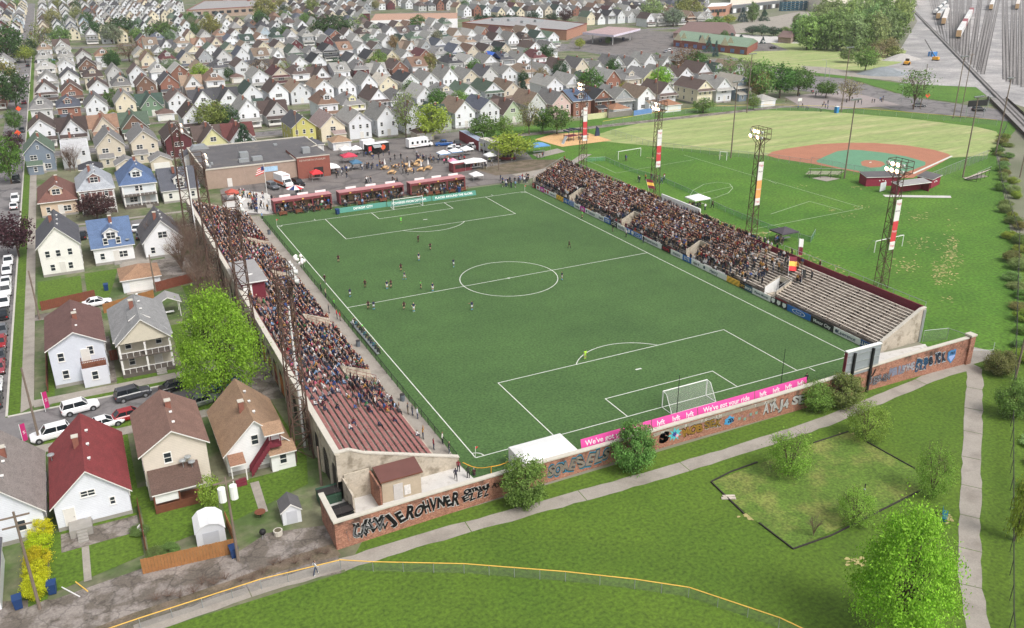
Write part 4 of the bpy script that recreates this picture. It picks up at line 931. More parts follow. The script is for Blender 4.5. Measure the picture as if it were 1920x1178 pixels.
# --- row A (rear gardens face the alley), B (across the street), C, D : surveyed from the photo
H = []
def hs(px_, py_, W, D, e, r, kind, face, wall, roof, label, var=0, dx=0): 
    p = G(px_, py_); return place_house(p.x+dx, p.y, CW.get(wall, wall), CR.get(roof, roof), label, kind, W=W, D=D, e=e, r=r, face=face, lod=0, var=var)
hA1 = place_house(-41.95, 7.0, (218,221,228), (126,54,56), 'white steep gabled house with bright red roof beside the yellow hedge', 'gable', W=7.3, D=13.2, e=3.3, r=6.6, face='rear', lod=0, var=10)
hA0 = place_house(-50.2, 7.0, (216,219,226), (132,124,120), 'white house with mottled grey brown roof cut by the left edge', 'gable', W=7.0, D=12.5, e=3.4, r=6.9, face='rear', lod=0, var=15)
hA2 = place_house(-32.9, 8.6, (210,200,186), (122,94,84), 'beige two storey house with brown roof and covered back porch', 'gable', W=6.8, D=10.2, e=6.0, r=8.2, face='rear', lod=0, var=11)
hA3 = place_house(-23.9, 9.6, (228,228,228), (152,124,100), 'white cottage with tan roof and maroon outside stair', 'gable', W=7.2, D=11.4, e=3.1, r=6.6, face='rear', lod=0, var=12)
hB1 = place_house(-41.8, 43.8, (206,210,220), (104,76,72), 'pale grey two storey house with brown roof and wooden balcony', 'gable', W=7.1, D=13.0, e=6.0, r=8.0, face='rear', lod=0, var=13)
hB2 = place_house(-33.0, 44.6, (206,198,180), (142,142,142), 'beige house with grey roof and two storey white porch', 'hip', W=7.2, D=13.0, e=5.2, r=8.6, face='front', lod=0, var=0)
hC1 = place_house(-43.2, 95.2, (228,226,220), (84,84,90), 'white two storey house with dark grey roof beside the purple tree', 'gable', W=7.0, D=13, e=5.9, r=9.4, face='rear', lod=0, var=14)
hC2 = place_house(-33.9, 97.6, (228,228,228), (88,108,140), 'white house with blue roof and balcony dormer', 'gablex', W=7.2, D=11.5, e=3.6, r=7.6, face='rear', lod=0, var=1)
hC3 = place_house(-24.6, 97.0, (228,228,230), (88,86,90), 'white house with dark roof behind the bare shrubs', 'gable', W=7.4, D=11.3, e=3.6, r=7.6, face='rear', lod=0, var=4)
hD1 = place_house(-43.0, 139.5, (206,184,160), (112,78,70), 'tan house with brown hipped roof beside the far pavement', 'hip', W=7.6, D=15, e=3.6, r=7.4, face='rear', lod=0, var=1)
hD2 = place_house(-34.6, 139.0, (132,96,90), (158,162,168), 'brick house with pale grey hipped roof behind white scaffold posts', 'hip', W=7.4, D=14, e=5.4, r=9.4, face='front', lod=0, var=0)
hD3 = place_house(-25.3, 140.0, (214,220,222), (82,102,136), 'pale house with blue hipped roof and double porch', 'hip', W=7.6, D=14, e=5.4, r=9.6, face='front', lod=0, var=3)
hD4 = place_house(-16.0, 139.0, (220,218,210), (84,86,94), 'white bungalow with dark grey roof and large dormer behind the towers', 'gablex', W=8.4, D=12, e=3.2, r=7.2, face='rear', lod=0, var=4)
# details on the near houses
def on(t, mb, name, loc=(0,0,0), rz=0): return mb.build(name, t, loc=loc, rz=rz)
mb = MB(); mb.lohi(.2,3.4,-1.5,-.02,2.9,3.1,M_wood); mb.lohi(.2,3.4,-1.55,-1.47,3.9,4.0,M_wood)
for i in range(15): mb.lohi(.25+i*.22,.33+i*.22,-1.53,-1.48,3.1,3.9,M_wood)
for y in (-1.5,-.1): mb.lohi(.2,.3,y,y+.08,3.1,4.0,M_wood)
on(hB1, mb, 'balcony')
mb = MB(); mb.lohi(.1,3.45,-1.7,-.05,0,2.85,mat('white annexe siding',(210,212,220),.04,1,.8)); on(hB1, mb, 'rear_annexe'); link('window', WIN['s'], hB1, (1.7,-1.72,1.7)); link('door', DOOR, hB1, (1.0,-.02,3.1))
# beige porch house: hipped upper roof plus a front gable
mb = MB(); roof_gable(mb,-3.5,3.5,-1.9,5.5,5.4,8.6,.35); o = on(hB2, mb, 'front_gable_roof'); o.color = lin((142,142,142))
mb = MB(); mb.extr([(-3.4,5.3),(3.4,5.3),(0,8.5)],'y',-1.9,2,M_side); o = on(hB2, mb, 'front_gable'); o.color = lin((206,198,180))
# red-roofed house: back stoop with steps
mb = MB(); mb.lohi(-2.6,-.4,-2.0,-.02,0,1.0,M_found); [mb.lohi(-1.9,-.9,-2.0-.3*(i+1),-2.0-.3*i,0,.8-.2*i,M_found) for i in range(4)]; on(hA1, mb, 'stoop')
mb = MB(); mb.tube((0,0,0),(0,0,1.0),.04,M_galv,6); mb.ball((0,-.1,1.0),.42,M_galv,10,5,.35); DISH = mb.mesh('satellite_dish')
for h_, loc in ((hA1,(-3.6,9.5,3.4)),(hA2,(.6,-.6,3.6)),(hA2,(1.2,-.4,3.8)),(hA2,(1.5,-.8,3.3)),(hC2,(2.8,.6,3.4))): link('satellite_dish', DISH, h_, loc)
# beige house: lean-to porch
mb = MB(); slab(mb,(-3.2,-3.1,2.5),(2.2,-3.1,2.5),(2.2,-.02,3.9),(-3.2,-.02,3.9),M_shing); o = on(hA2, mb, 'porch_roof'); o.color = lin((92,72,64))
mb = MB(); mb.lohi(-3.1,2.1,-3.0,-2.9,0,1.0,M_wood); mb.lohi(-3.1,2.1,-2.9,-.1,0,.25,M_wood)
for x in (-3.0,-.4,2.0): mb.lohi(x-.08,x+.08,-3.0,-2.84,1.0,2.5,M_wood)
mb.lohi(-3.05,-.5,-2.8,-2.75,1.2,2.3,M_white); on(hA2, mb, 'porch')
# white cottage: outside stair, annexe, entrance canopy
mb = MB()
for i in range(11): mb.lohi(-1.1+.23*i,-.87+.23*i,-1.5,-.3,.3+.3*i,.38+.3*i,M_maroon)
for y in (-1.5,-.34): mb.extr([(-1.2,.1),(1.4,3.4),(1.4,4.3),(-1.2,1.0)],'y',y,y+.06,M_maroon)
mb.lohi(1.4,2.6,-1.5,-.02,3.3,3.5,M_maroon); mb.lohi(2.5,2.6,-1.5,-1.4,3.5,5.4,M_maroon); mb.lohi(1.4,1.5,-1.5,-1.4,3.5,5.4,M_maroon); on(hA3, mb, 'outside_stair')
mb = MB(); mb.lohi(1.2,4.0,-1.4,-.02,0,2.5,M_white); on(hA3, mb, 'rear_annexe'); link('window', WIN['s'], hA3, (2.6,-1.42,1.5))
mb = MB(); slab(mb,(1.0,-1.8,2.45),(4.2,-1.8,2.45),(4.2,-.02,3.2),(1.0,-.02,3.2),M_shing); o = on(hA3, mb, 'annexe_roof'); o.color = lin((150,122,98))
mb = MB(); slab(mb,(.7,-1.9,5.3),(3.0,-1.9,5.3),(3.0,-.02,6.0),(.7,-.02,6.0),M_shing); o = on(hA3, mb, 'stair_roof'); o.color = lin((150,122,98))
mb = MB(); slab(mb,(-3.5,-1.9,2.4),(-1.7,-1.9,2.4),(-1.7,-.02,2.9),(-3.5,-.02,2.9),M_shing); o = on(hA3, mb, 'canopy'); o.color = lin((140,104,84)); mb = MB(); [mb.lohi(x-.06,x+.06,-1.8,-1.7,0,2.35,M_trim) for x in (-3.4,-1.8)]; [mb.lohi(-3.2,-2.0,-2.2-.3*i,-1.9-.3*i,0,.6-.2*i,M_maroon) for i in range(3)]; on(hA3, mb, 'entrance_steps')
# brick house: white scaffold posts
mb = MB()
for x in (-3.7,-1.2,1.2,3.7):
    mb.tube((x,-2.5,0),(x,-2.5,5.6),.06,M_white,6)
for z in (1.3,2.6,3.9,5.4): mb.tube((-3.8,-2.5,z),(3.8,-2.5,z),.06,M_white,6)
on(hD2, mb, 'porch_scaffold')
# --- the rows beyond: rows face alternately; order left to right read from the photo where it can be
ROWS = [
 (189.5,'rear',-46.2,[('slate blue','green','gable',1),('white','white','flat',0),('beige','grey','gable',1),('beige','grey','gable',1),('dark red','dark brown','gable',4),('pale yellow','brown','cross',2),('white','red','cross',0),(None,)*4,('olive yellow','dark grey','gable',2),('cream','pink grey','gable',3),('white','pale grey','gable',2),('white','pale grey','gable',0),('white','pale grey','gable',0),('pale green','dark green','cross',1),('white','tan','gable',0),('white','steel blue','gable',2),('pale green','brown','cross',0),('pale grey','tan','gable',0),('pink','grey','gable',2),('brick','blue','gablex',0),('brick','black','pent',1),('grey','pale grey','pent',2),('white','tan','gable',3),('white','brown','pent',2),(None,)*4,('cream','brown','pent',2),('white','pale grey','pent',4),('slate blue','beige','pent',1),('white','dark grey','gable',0),('cream','beige','gable',0)]),
 (226,'front',-46.2,[('white','brown','gable',0),('white','dark brown','cross',1),('beige','orange brown','cross',0),('brown','green','cross',0),(None,)*4,('white','dark brown','gable',0),('white','grey','cross',2),('white','pale grey','gable',0),('pale grey','dark brown','cross',1),(None,)*4,('white','orange brown','hip',1),('pale yellow','grey','hip',0),('white','brown','pent',2),('white','grey','hip',3),('white','pale grey','gable',1),('cream','grey','hip',0),('white','green','pent',2),('white','green','pent',2),('beige','tan','gable',0),(None,)*4,('white','pale grey','gable',2),('white','pale grey','pent',1),('white','green','pent',2),('brick','pale grey','gable',1),('beige','grey','hip',0),('pale yellow','grey','gable',1),('white','pale grey','pent',2),('white','brown','gable',0),('white','brown','pent',1),('white','dark green','hip',2),('white','tan','gable',1)]),
 (266,'rear',-46.2,[('pale grey','grey','hip',1),('brick','steel blue','hip',1),('white','grey','gable',2),('cream','pale grey','gable',0),('green','dark green','cross',1),('white','brown','gable',2),('white','dark grey','cross',0),('white','dark grey','cross',2),('white','dark green','gable',3),('white','brown','gable',4),('white','tan','gable',0),('white','tan','gable',2),('white','pale grey','gable',2),('white','pale grey','gable',1),('cream','beige','gable',0),('white','black','gable',2),('white','pale grey','gable',3),('white','pale grey','gable',2),('beige','pale grey','gable',1),('pale grey','dark grey','gable',0),('white','pale grey','gable',2),('white','tan','hip',1),('white','pale grey','gable',3),('pale grey','brown','gable',0),('beige','grey','gable',1)]),
]
PALW = ['white']*20+['cream']*3+['beige']*3+['pale grey']*5+['brick','brown','grey','pale blue','dark red']
PALR = ['pale grey']*10+['grey']*6+['brown']*4+['tan']*4+['orange brown']*2+['dark grey']*3+['dark brown']*2+['black']*2+['green','dark green','dark red','steel blue']
DIM = [(7.3,14,5.6,9.2),(7.7,14.5,5.0,8.4),(6.8,13.5,6.0,9.8),(7.2,15,5.8,8.8)]
def rot(key): return key
HG = 'houses in the rows beyond the pitch'
used = {}
def hlabel(wall, roof, kind, ri, ci):
    kn = {'gable':'gabled','pent':'front-gabled','cross':'cross-gabled','hip':'hip-roofed','gablex':'side-gabled','flat':'flat-roofed'}[kind]
    return '%s %s house, %s roof, %s from left in %s row beyond hall' % (wall, kn, roof, nth(ci), nth(ri))
CLEAR = [  # pixel boxes (base points) kept free of houses: (x0,y0,x1,y1)
 (0,0,0,0)]
def blocked(x, y):
    a, b = pj(x, y, 0)
    if a > 1395 and b < 215: return True
    if a > 1330 and b < 150: return True
    if 1040 < a < 1500 and 52 < b < 132 - (a-1040)*.02: return True
    if 840 < a < 1100 and 38 < b < 76: return True
    if 690 < a < 860 and 22 < b < 60: return True
    if 340 < a < 500 and 2 < b < 45: return True
    if 150 < a < 262 and 90 < b < 118: return True
    return False
def inview(x, y, m=25):
    a, b = pj(x, y, 3); return -m < a < 1920+m and -25 < b < 1200
nh = 0; FAR = []
TREEGAP = random.Random(5)
for ri, (y, s) in enumerate(ROWY[3:]):
    ri0 = ri; face = 'front' if s > 0 else 'rear'; ci = 0
    spec = ROWS[ri] if ri < len(ROWS) else None
    xs = -46.2 if spec else -300
    xmax = 222 if ri == 0 else 190+.55*y
    i = 0; x = xs
    while x < xmax:
        yy = y+rnd.uniform(-.7,.7); entry = None
        if -59.5 < x < -44: 
            if not spec: x += 9.15; continue
        if spec and i < len(spec[3]): entry = spec[3][i]
        i += 1
        if entry and entry[0] is None: x += 9.15; continue
        if not inview(x, yy) or blocked(x, yy): x += 9.15; continue
        if entry: wall, roof, kind, var = entry
        else:
            if ri > 0 and TREEGAP.random() < .05: x += 9.15; continue
            wall, roof = rnd.choice(PALW), rnd.choice(PALR); var = rnd.randrange(5)
            kind = rnd.choice(['gable','gable','gable','pent','cross','hip']) if face == 'rear' else rnd.choice(['hip','hip','pent','pent','gable','gable','cross','gablex'])
        fa, fb = rnd.uniform(.94,1.03), rnd.uniform(.8,1.06); cw = tuple(min(255,c*fa) for c in CW[wall]); cr = CR.get(roof, CW.get(roof)); gm_ = sum(cr)/3; cr = tuple(min(255,(c*.72+gm_*.28)*fb) for c in cr)
        xx = x+rnd.uniform(-.5,.5)
        if nh < 270:
            W, D, e, r = DIM[rnd.randrange(4)]
            if kind == 'cross' : e, r = 3.7, 7.9
            if kind == 'flat': e = 5.2
            lod = 0 if ri == 0 else (1 if ri < 4 else 2)
            place_house(xx, yy, cw, cr, hlabel(wall, roof, kind, ri, ci), kind, group=HG, W=W, D=D, e=e, r=r, face=face, lod=lod, var=var); nh += 1; ci += 1
        else: FAR.append((xx, yy, cw, cr, kind, face))
        x += 9.15
# garages along the alleys
def garage(x, y, wall, roof, label, hip=False, W=5.6, D=6.2, e=2.5, r=4.0, rz=0, detail=True):
    t = thing('garage', label, 'garage', (x,y,0), rz, 'garages along the back alleys')
    key = ('garage',hip,W,D,e,r)
    if key not in HC:
        wb, rb = MB(), MB()
        if hip: wb.lohi(-W/2,W/2,0,D,0,e,M_side); roof_hip(rb,-W/2,W/2,0,D,e,r,.35)
        else: wb.extr(prof(-W/2,W/2,e,r),'y',0,D,M_side); roof_gable(rb,-W/2,W/2,0,D,e,r,.3)
        dm = MB(); 
        for i in range(4): dm.lohi(-2.1,2.1,-.05,.01,.03+.53*i,.53+.53*i,M_trim)
        HC[key] = (wb.mesh('wall'), rb.mesh('roof'), dm.mesh('garage_door'))
    a, b, c = HC[key]; link('wall', a, t, color=wall); link('roof', b, t, color=roof); link('garage_door', c, t); return t
garage(-30.6, 79.2, CW['white'], (150,118,94), 'white garage with tan hipped roof behind the blue roofed house', True, 6.4, 7.0)
garage(-54.0, -3.6, CW['white'], CR['dark grey'], 'white garage with dark roof at the bottom left corner', False, 6.6, 8.0, 2.5, 3.6)
for i, (x, wl, rf, hip, lb) in enumerate(((-34.5,'pale grey','black',True,'pale garage with black roof behind the pale grey hipped roof'),(-25.5,'beige','grey',False,'beige garage with grey roof behind the blue hipped roof'),(-16.5,'beige','grey',False,'beige garage with grey roof behind the dark grey bungalow'),(-8,'white','dark grey',False,'white garage with dark roof beside the hall'),(27,'pale grey','dark grey',True,'grey garage below the olive yellow house'),(35.6,'white','tan',True,'white garage with tan roof below the cream house'),(63,'beige','brown',True,'beige garage with brown roof behind the food truck'))):
    garage(x, 176+i*.3, CW[wl], CR[rf], lb, hip)
for px_, py_, wl, rf, lb in ((1165,218,'white','orange brown','low garage with rusty roof behind the lawn fence'),(1262,210,'white','orange brown','white garage with red brown roof beside the blue fence panels'),(1440,200,'white','pale grey','grey roofed garage at the corner of the basketball court')):
    p = G(px_, py_); garage(p.x, p.y, CW[wl], CR[rf], lb, True, 7.0, 7.0, 2.6, 4.2)
for ri in (1,3,5):
    a = ROWY[3+ri][0]+13; b = ROWY[4+ri][0]
    for i in range(14):
        if rnd.random() < .45: continue
        x = -40+i*18.3+rnd.uniform(-3,3); wl, rf = rnd.choice(['white','beige','pale grey']), rnd.choice(['grey','brown','tan','dark grey'])
        if blocked(x,(a+b)/2): continue
        garage(x, b-10, CW[wl], CR[rf], '%s garage, %s roof, in alley %s, %s along from the left street' % (wl, rf, nth(ri//2), nth(i)), rnd.random() < .5)
# the rest of the town as one mass of houses
def far_mass():
    V, F, MI, CO = [], [], [], []; k = 0
    for (x, y, cw, cr, kind, face) in FAR:
        W, D, e, r = DIM[rnd.randrange(3)]; cw, cr = lin(cw), lin(cr); x0, x1 = x-W/2, x+W/2; y0, y1 = y, y+D; oh = .4
        def q(vs, c, n):
            V.extend(vs); F.append(tuple(range(len(V)-len(vs), len(V)))); CO.extend([c]*len(vs)); MI.append(n)
        if kind == 'hip':
            q([(x0,y0,0),(x1,y0,0),(x1,y0,e),(x0,y0,e)],cw,0); q([(x0,y1,0),(x0,y0,0),(x0,y0,e),(x0,y1,e)],cw,0); q([(x1,y0,0),(x1,y1,0),(x1,y1,e),(x1,y0,e)],cw,0)
            a, b = (x,y0+W/2,r), (x,y1-W/2,r); h = .5
            q([(x0-h,y0-h,e),(x1+h,y0-h,e),a],cr,0); q([(x1+h,y0-h,e),(x1+h,y1+h,e),b,a],cr,0); q([(x0-h,y1+h,e),(x0-h,y0-h,e),a,b],cr,0); q([(x1+h,y1+h,e),(x0-h,y1+h,e),b],cr,0)
        else:
            q([(x0,y0,0),(x1,y0,0),(x1,y0,e),(x,y0,r),(x0,y0,e)],cw,0); q([(x0,y1,0),(x0,y0,0),(x0,y0,e),(x0,y1,e)],cw,0); q([(x1,y0,0),(x1,y1,0),(x1,y1,e),(x1,y0,e)],cw,0); q([(x1,y1,0),(x0,y1,0),(x0,y1,e),(x,y1,r),(x1,y1,e)],cw,0)
            q([(x0-oh,y0-oh,e-.3),(x,y0-oh,r+.1),(x,y1+oh,r+.1),(x0-oh,y1+oh,e-.3)],cr,0); q([(x,y0-oh,r+.1),(x1+oh,y0-oh,e-.3),(x1+oh,y1+oh,e-.3),(x,y1+oh,r+.1)],cr,0)
        g = lin((44,50,56))
        for fx, z in ((-.28,4.3),(.28,4.3),(0,6.4),(-.28,1.7),(.25,1.7)):
            if kind == 'hip' and z > 6: continue
            wx = x+fx*W; q([(wx-.5,y0-.05,z-.65),(wx+.5,y0-.05,z-.65),(wx+.5,y0-.05,z+.65),(wx-.5,y0-.05,z+.65)],g,0)
    me = bpy.data.meshes.new('distant_houses'); me.from_pydata(V, [], F); at = me.color_attributes.new('Col','FLOAT_COLOR','POINT')
    at.data.foreach_set('color', np.array(CO, dtype=np.float32).ravel()); me.materials.append(mat('distant house paint', attr='Col', var=.06, scale=.5, rough=.85)); me.update()
    o = link('distant_houses', me); stuff(o); tag(o, 'far rows of small white and grey houses reaching to the top of the photo', 'houses')
if FAR: far_mass()
print('houses', nh, 'far', len(FAR))
# ================================================================ TREES
M_leaf = mat('leaves', obj=True, var=.24, scale=.4, rough=.7, island=.35, trans=True, spec=.25)
M_bark = mat('bark', (92,76,64), .2, 3, .95)
M_twig = mat('bare twigs', (112,92,80), .2, 3, .95)
def leafcloud(name, seed, clumps, per, leaf, shape, spread=.09):
    rg = np.random.default_rng(seed); C = []
    while len(C) < clumps:
        p = rg.normal(size=3); p /= np.linalg.norm(p); r = rg.uniform(.35,1)**.45; q = p*r
        c = shape(q, rg)
        if c is not None: C.append(c)
    C = np.array(C); n = clumps*per
    idx = np.repeat(np.arange(clumps), per); rad = rg.uniform(.6,1.35,clumps)*spread
    P = C[idx]+rg.normal(size=(n,3))*rad[idx][:,None]*np.array([1,1,.75])
    out = P-np.array([0,0,.5]); out /= np.linalg.norm(out,axis=1)[:,None]+1e-6
    N = rg.normal(size=(n,3))+out*.9+np.array([0,0,.7]); N /= np.linalg.norm(N,axis=1)[:,None]
    A = np.cross(N, rg.normal(size=(n,3))); A /= np.linalg.norm(A,axis=1)[:,None]+1e-6; B = np.cross(N,A)
    s = leaf*rg.uniform(.6,1.4,n)[:,None]
    V = np.stack([P-A*s*.9, P-B*s*.55, P+A*s*.9, P+B*s*.55],1).reshape(-1,3)
    me = bpy.data.meshes.new(name); me.vertices.add(4*n); me.vertices.foreach_set('co', V.astype(np.float32).ravel())
    me.loops.add(4*n); me.loops.foreach_set('vertex_index', np.arange(4*n,dtype=np.int32)); me.polygons.add(n)
    me.polygons.foreach_set('loop_start', np.arange(0,4*n,4,dtype=np.int32)); me.polygons.foreach_set('loop_total', np.full(n,4,dtype=np.int32))
    me.materials.append(M_leaf); me.update(calc_edges=True); me.validate(); return me
def sh_round(q, rg): return np.array([q[0]*.43, q[1]*.43, .60+q[2]*.36])
def sh_wide(q, rg): return np.array([q[0]*.46, q[1]*.46, .58+q[2]*.36*(1-.3*(q[0]**2+q[1]**2))])
def sh_maple(q, rg):
    z = q[2]*.5+.5; w = .47*min(1,(1.03-z)**.5*1.12)*(.75+.25*min(1,z/.16)); k = math.hypot(q[0],q[1])+1e-6; rr = k/max(.2,math.sqrt(max(.02,1-q[2]**2)))
    return np.array([q[0]/k*w*rr, q[1]/k*w*rr, .12+z*.84])
def sh_bush(q, rg): return np.array([q[0]*.44, q[1]*.44, .46+q[2]*.44])
def sh_con(q, rg):
    z = rg.uniform(0,1)**1.35; w = .45*(1-z)+.02; a = rg.uniform(0,6.283); r = w*rg.uniform(.45,1)**.5; return np.array([r*math.cos(a), r*math.sin(a), .06+z*.92])
def sh_col(q, rg): return np.array([q[0]*.42, q[1]*.42, .5+q[2]*.48])
def trunk(seed, h0=.3, r=.028, limbs=6, spread=.3, m=None, twigs=0, top=.85):
    rr = random.Random(seed); mb = MB(); m = m or M_bark
    mb.tube((0,0,-.02),(0.004,0,h0),r,m,7,r*.75)
    for i in range(limbs):
        a = 6.283*i/limbs+rr.uniform(-.4,.4); z = h0*rr.uniform(.75,1.0); s = spread*rr.uniform(.6,1.1); e = Vector((s*math.cos(a),s*math.sin(a),rr.uniform(.55,top)))
        mid = Vector((e.x*.4,e.y*.4,z+(e.z-z)*.55)); mb.tube((0,0,z),mid,r*.6,m,5,r*.4); mb.tube(mid,e,r*.4,m,5,r*.12)
        for k in range(twigs):
            b = mid+(e-mid)*rr.uniform(0,.9); t2 = b+Vector((rr.gauss(0,.1),rr.gauss(0,.1),rr.uniform(.03,.2))); mb.tube(b,t2,r*.16,m,3,r*.06,False)
            t3 = t2+Vector((rr.gauss(0,.07),rr.gauss(0,.07),rr.uniform(-.01,.1))); mb.tube(t2,t3,r*.08,m,3,r*.04,False)
    mb.tube((0,0,h0),(0.01,-.01,top),r*.7,m,6,r*.12)
    return mb.mesh('trunk')
TP = {
 'round':[(leafcloud('crown',i,70,34,.034,sh_round,.085),trunk(i)) for i in (1,2,3)],
 'wide':[(leafcloud('crown',i,64,34,.036,sh_wide,.09),trunk(i,.24,.03,7,.34)) for i in (4,5)],
 'sparse':[(leafcloud('crown',i,80,13,.026,sh_round,.07),trunk(i,.25,.022,9,.33,None,9)) for i in (6,7)],
 'maple':[(leafcloud('crown',8,300,95,.0105,sh_maple,.046),trunk(8,.2,.024,10,.32))],
 'bush':[(leafcloud('crown',i,120,74,.022,sh_bush,.062),trunk(i,.1,.02,7,.28)) for i in (9,10)],
 'thin':[(leafcloud('crown',i,130,44,.016,sh_bush,.06),trunk(i,.1,.016,10,.34,None,12)) for i in (14,15)],
 'conifer':[(leafcloud('crown',i,150,22,.03,sh_con,.035),trunk(i,.5,.02,0,.1)) for i in (11,12)],
 'column':[(leafcloud('crown',13,80,30,.04,sh_col,.07),trunk(13,.2,.03,3,.2))],
 'bare':[(None,trunk(i,.12,.016,14,.42,M_twig,18,.9)) for i in (21,22,23)],
}
TI = {k:0 for k in TP}
TC = {'green':(88,122,56),'dark green':(66,98,50),'deep green':(56,86,56),'fresh green':(128,170,70),'bright green':(138,182,60),'olive':(134,140,78),'yellow green':(152,166,70),'pale green':(146,168,104),'purple':(84,56,60),'spruce':(66,94,72),'blue spruce':(88,116,110),'tan':(152,142,98),'brown':(132,114,88),'lime yellow':(200,202,44),'grey green':(134,146,112),'mid':(116,146,76)}
def tree(x, y, h, wd, kind, col, label, group=None, name='tree', rz=None, cat='tree'):
    i = TI[kind]; TI[kind] += 1; cm, tm = TP[kind][i % len(TP[kind])]
    t = thing(name, label, cat, (x,y,0), rnd.uniform(0,6.28) if rz is None else rz, group); t.scale = (wd,wd,h)
    link('trunk', tm, t)
    if cm: c = TC[col]; link('crown', cm, t, color=tuple(min(255,v*rnd.uniform(.94,1.06)) for v in c))
    return t
def tpx(px_, pb, pt, wpx, kind, col, label, group=None, **k):
    b, h = HT(px_, pb, pt)
    for ry, s in ROWY[3:]:
        if group and ry-2 < b.y < ry+15.5:
            k_ = (ry-2.6-CP.y)/(b.y-CP.y); b = Vector((CP.x+(b.x-CP.x)*k_, ry-2.6, 0)); lo, hi = 0, 60
            for _ in range(30):
                h = (lo+hi)/2
                if pj(b.x,b.y,h)[1] > pt: lo = h
                else: hi = h
            break
    d = dist(b.x, b.y); return tree(b.x, b.y, max(1.0,h), wpx*d/FPX, kind, col, label, group, **k)
KN = {'round':'leafy','wide':'spreading','sparse':'thinly budding','maple':'full','conifer':'conical','column':'upright','bare':'leafless','thin':'airy','bush':'bushy'}
tpx(1676,1212,946,205,'maple','bright green','large bright green maple at the lower right beside the path', name='maple_tree')
tpx(424,748,532,172,'maple','bright green','tall bright green maple between the houses and the grandstand', name='maple_tree')
for a in ((985,945,853,92,'bush','mid','green bush covering the brick wall nearest its left end'),(1185,882,785,88,'bush','mid','green bush on the brick wall in front of the pink boards'),(1527,768,712,66,'bush','mid','low green bush at the wall just left of the scoreboard'),(1578,762,698,78,'bush','olive','olive bush at the foot of the scoreboard')):
    tpx(*a, name='bush', cat='bush')
for a in ((1478,892,800,92,'thin','fresh green','light green shrub inside the left side of the timber edged bed'),(1621,826,750,88,'thin','fresh green','light green shrub at the back corner of the timber edged bed'),(1745,932,828,76,'thin','fresh green','light green shrub at the right corner of the timber edged bed'),(1600,985,912,78,'thin','fresh green','wispy sapling shrub near the front edge of the bed')):
    tpx(*a, name='shrub', cat='shrub')
tpx(1525,1006,962,40,'bare','tan','small dead leafless shrub near the front corner of the bed', name='dead_shrub', cat='shrub')
for a in ((1872,702,655,62,'bush','olive','low olive hedge beside the path end'),(1893,782,705,66,'bush','mid','bright bush by the railway fence below the olive hedge'),(1902,1015,885,40,'column','yellow green','tall yellow green shrub on the railway fence'),(400,962,893,50,'round','yellow green','small bright tree behind the beige lean-to porch'),(240,600,560,26,'bush','mid','small bush beside the pale grey balcony house')):
    tpx(*a, name='bush', cat='bush')
for i in range(5):
    p = G(70+i*2.2, 1118-i*27); tree(p.x, p.y, 2.6, 2.7, 'bush', 'lime yellow', 'yellow hedge clump beside the red roofed house, %s from the alley' % nth(i), 'yellow hedge clumps', 'hedge', cat='hedge')
for i, (a, b) in enumerate(((292,1042),(318,1036),(262,1000),(85,940))): 
    p = G(a,b); tree(p.x,p.y,.9,2.2,'bush','mid',['low green shrub inside the wooden fence corner','low green shrub along the wooden fence','low green shrub beside the beige house fence','green shrub behind the white house at the left edge'][i], None, 'shrub', cat='shrub')
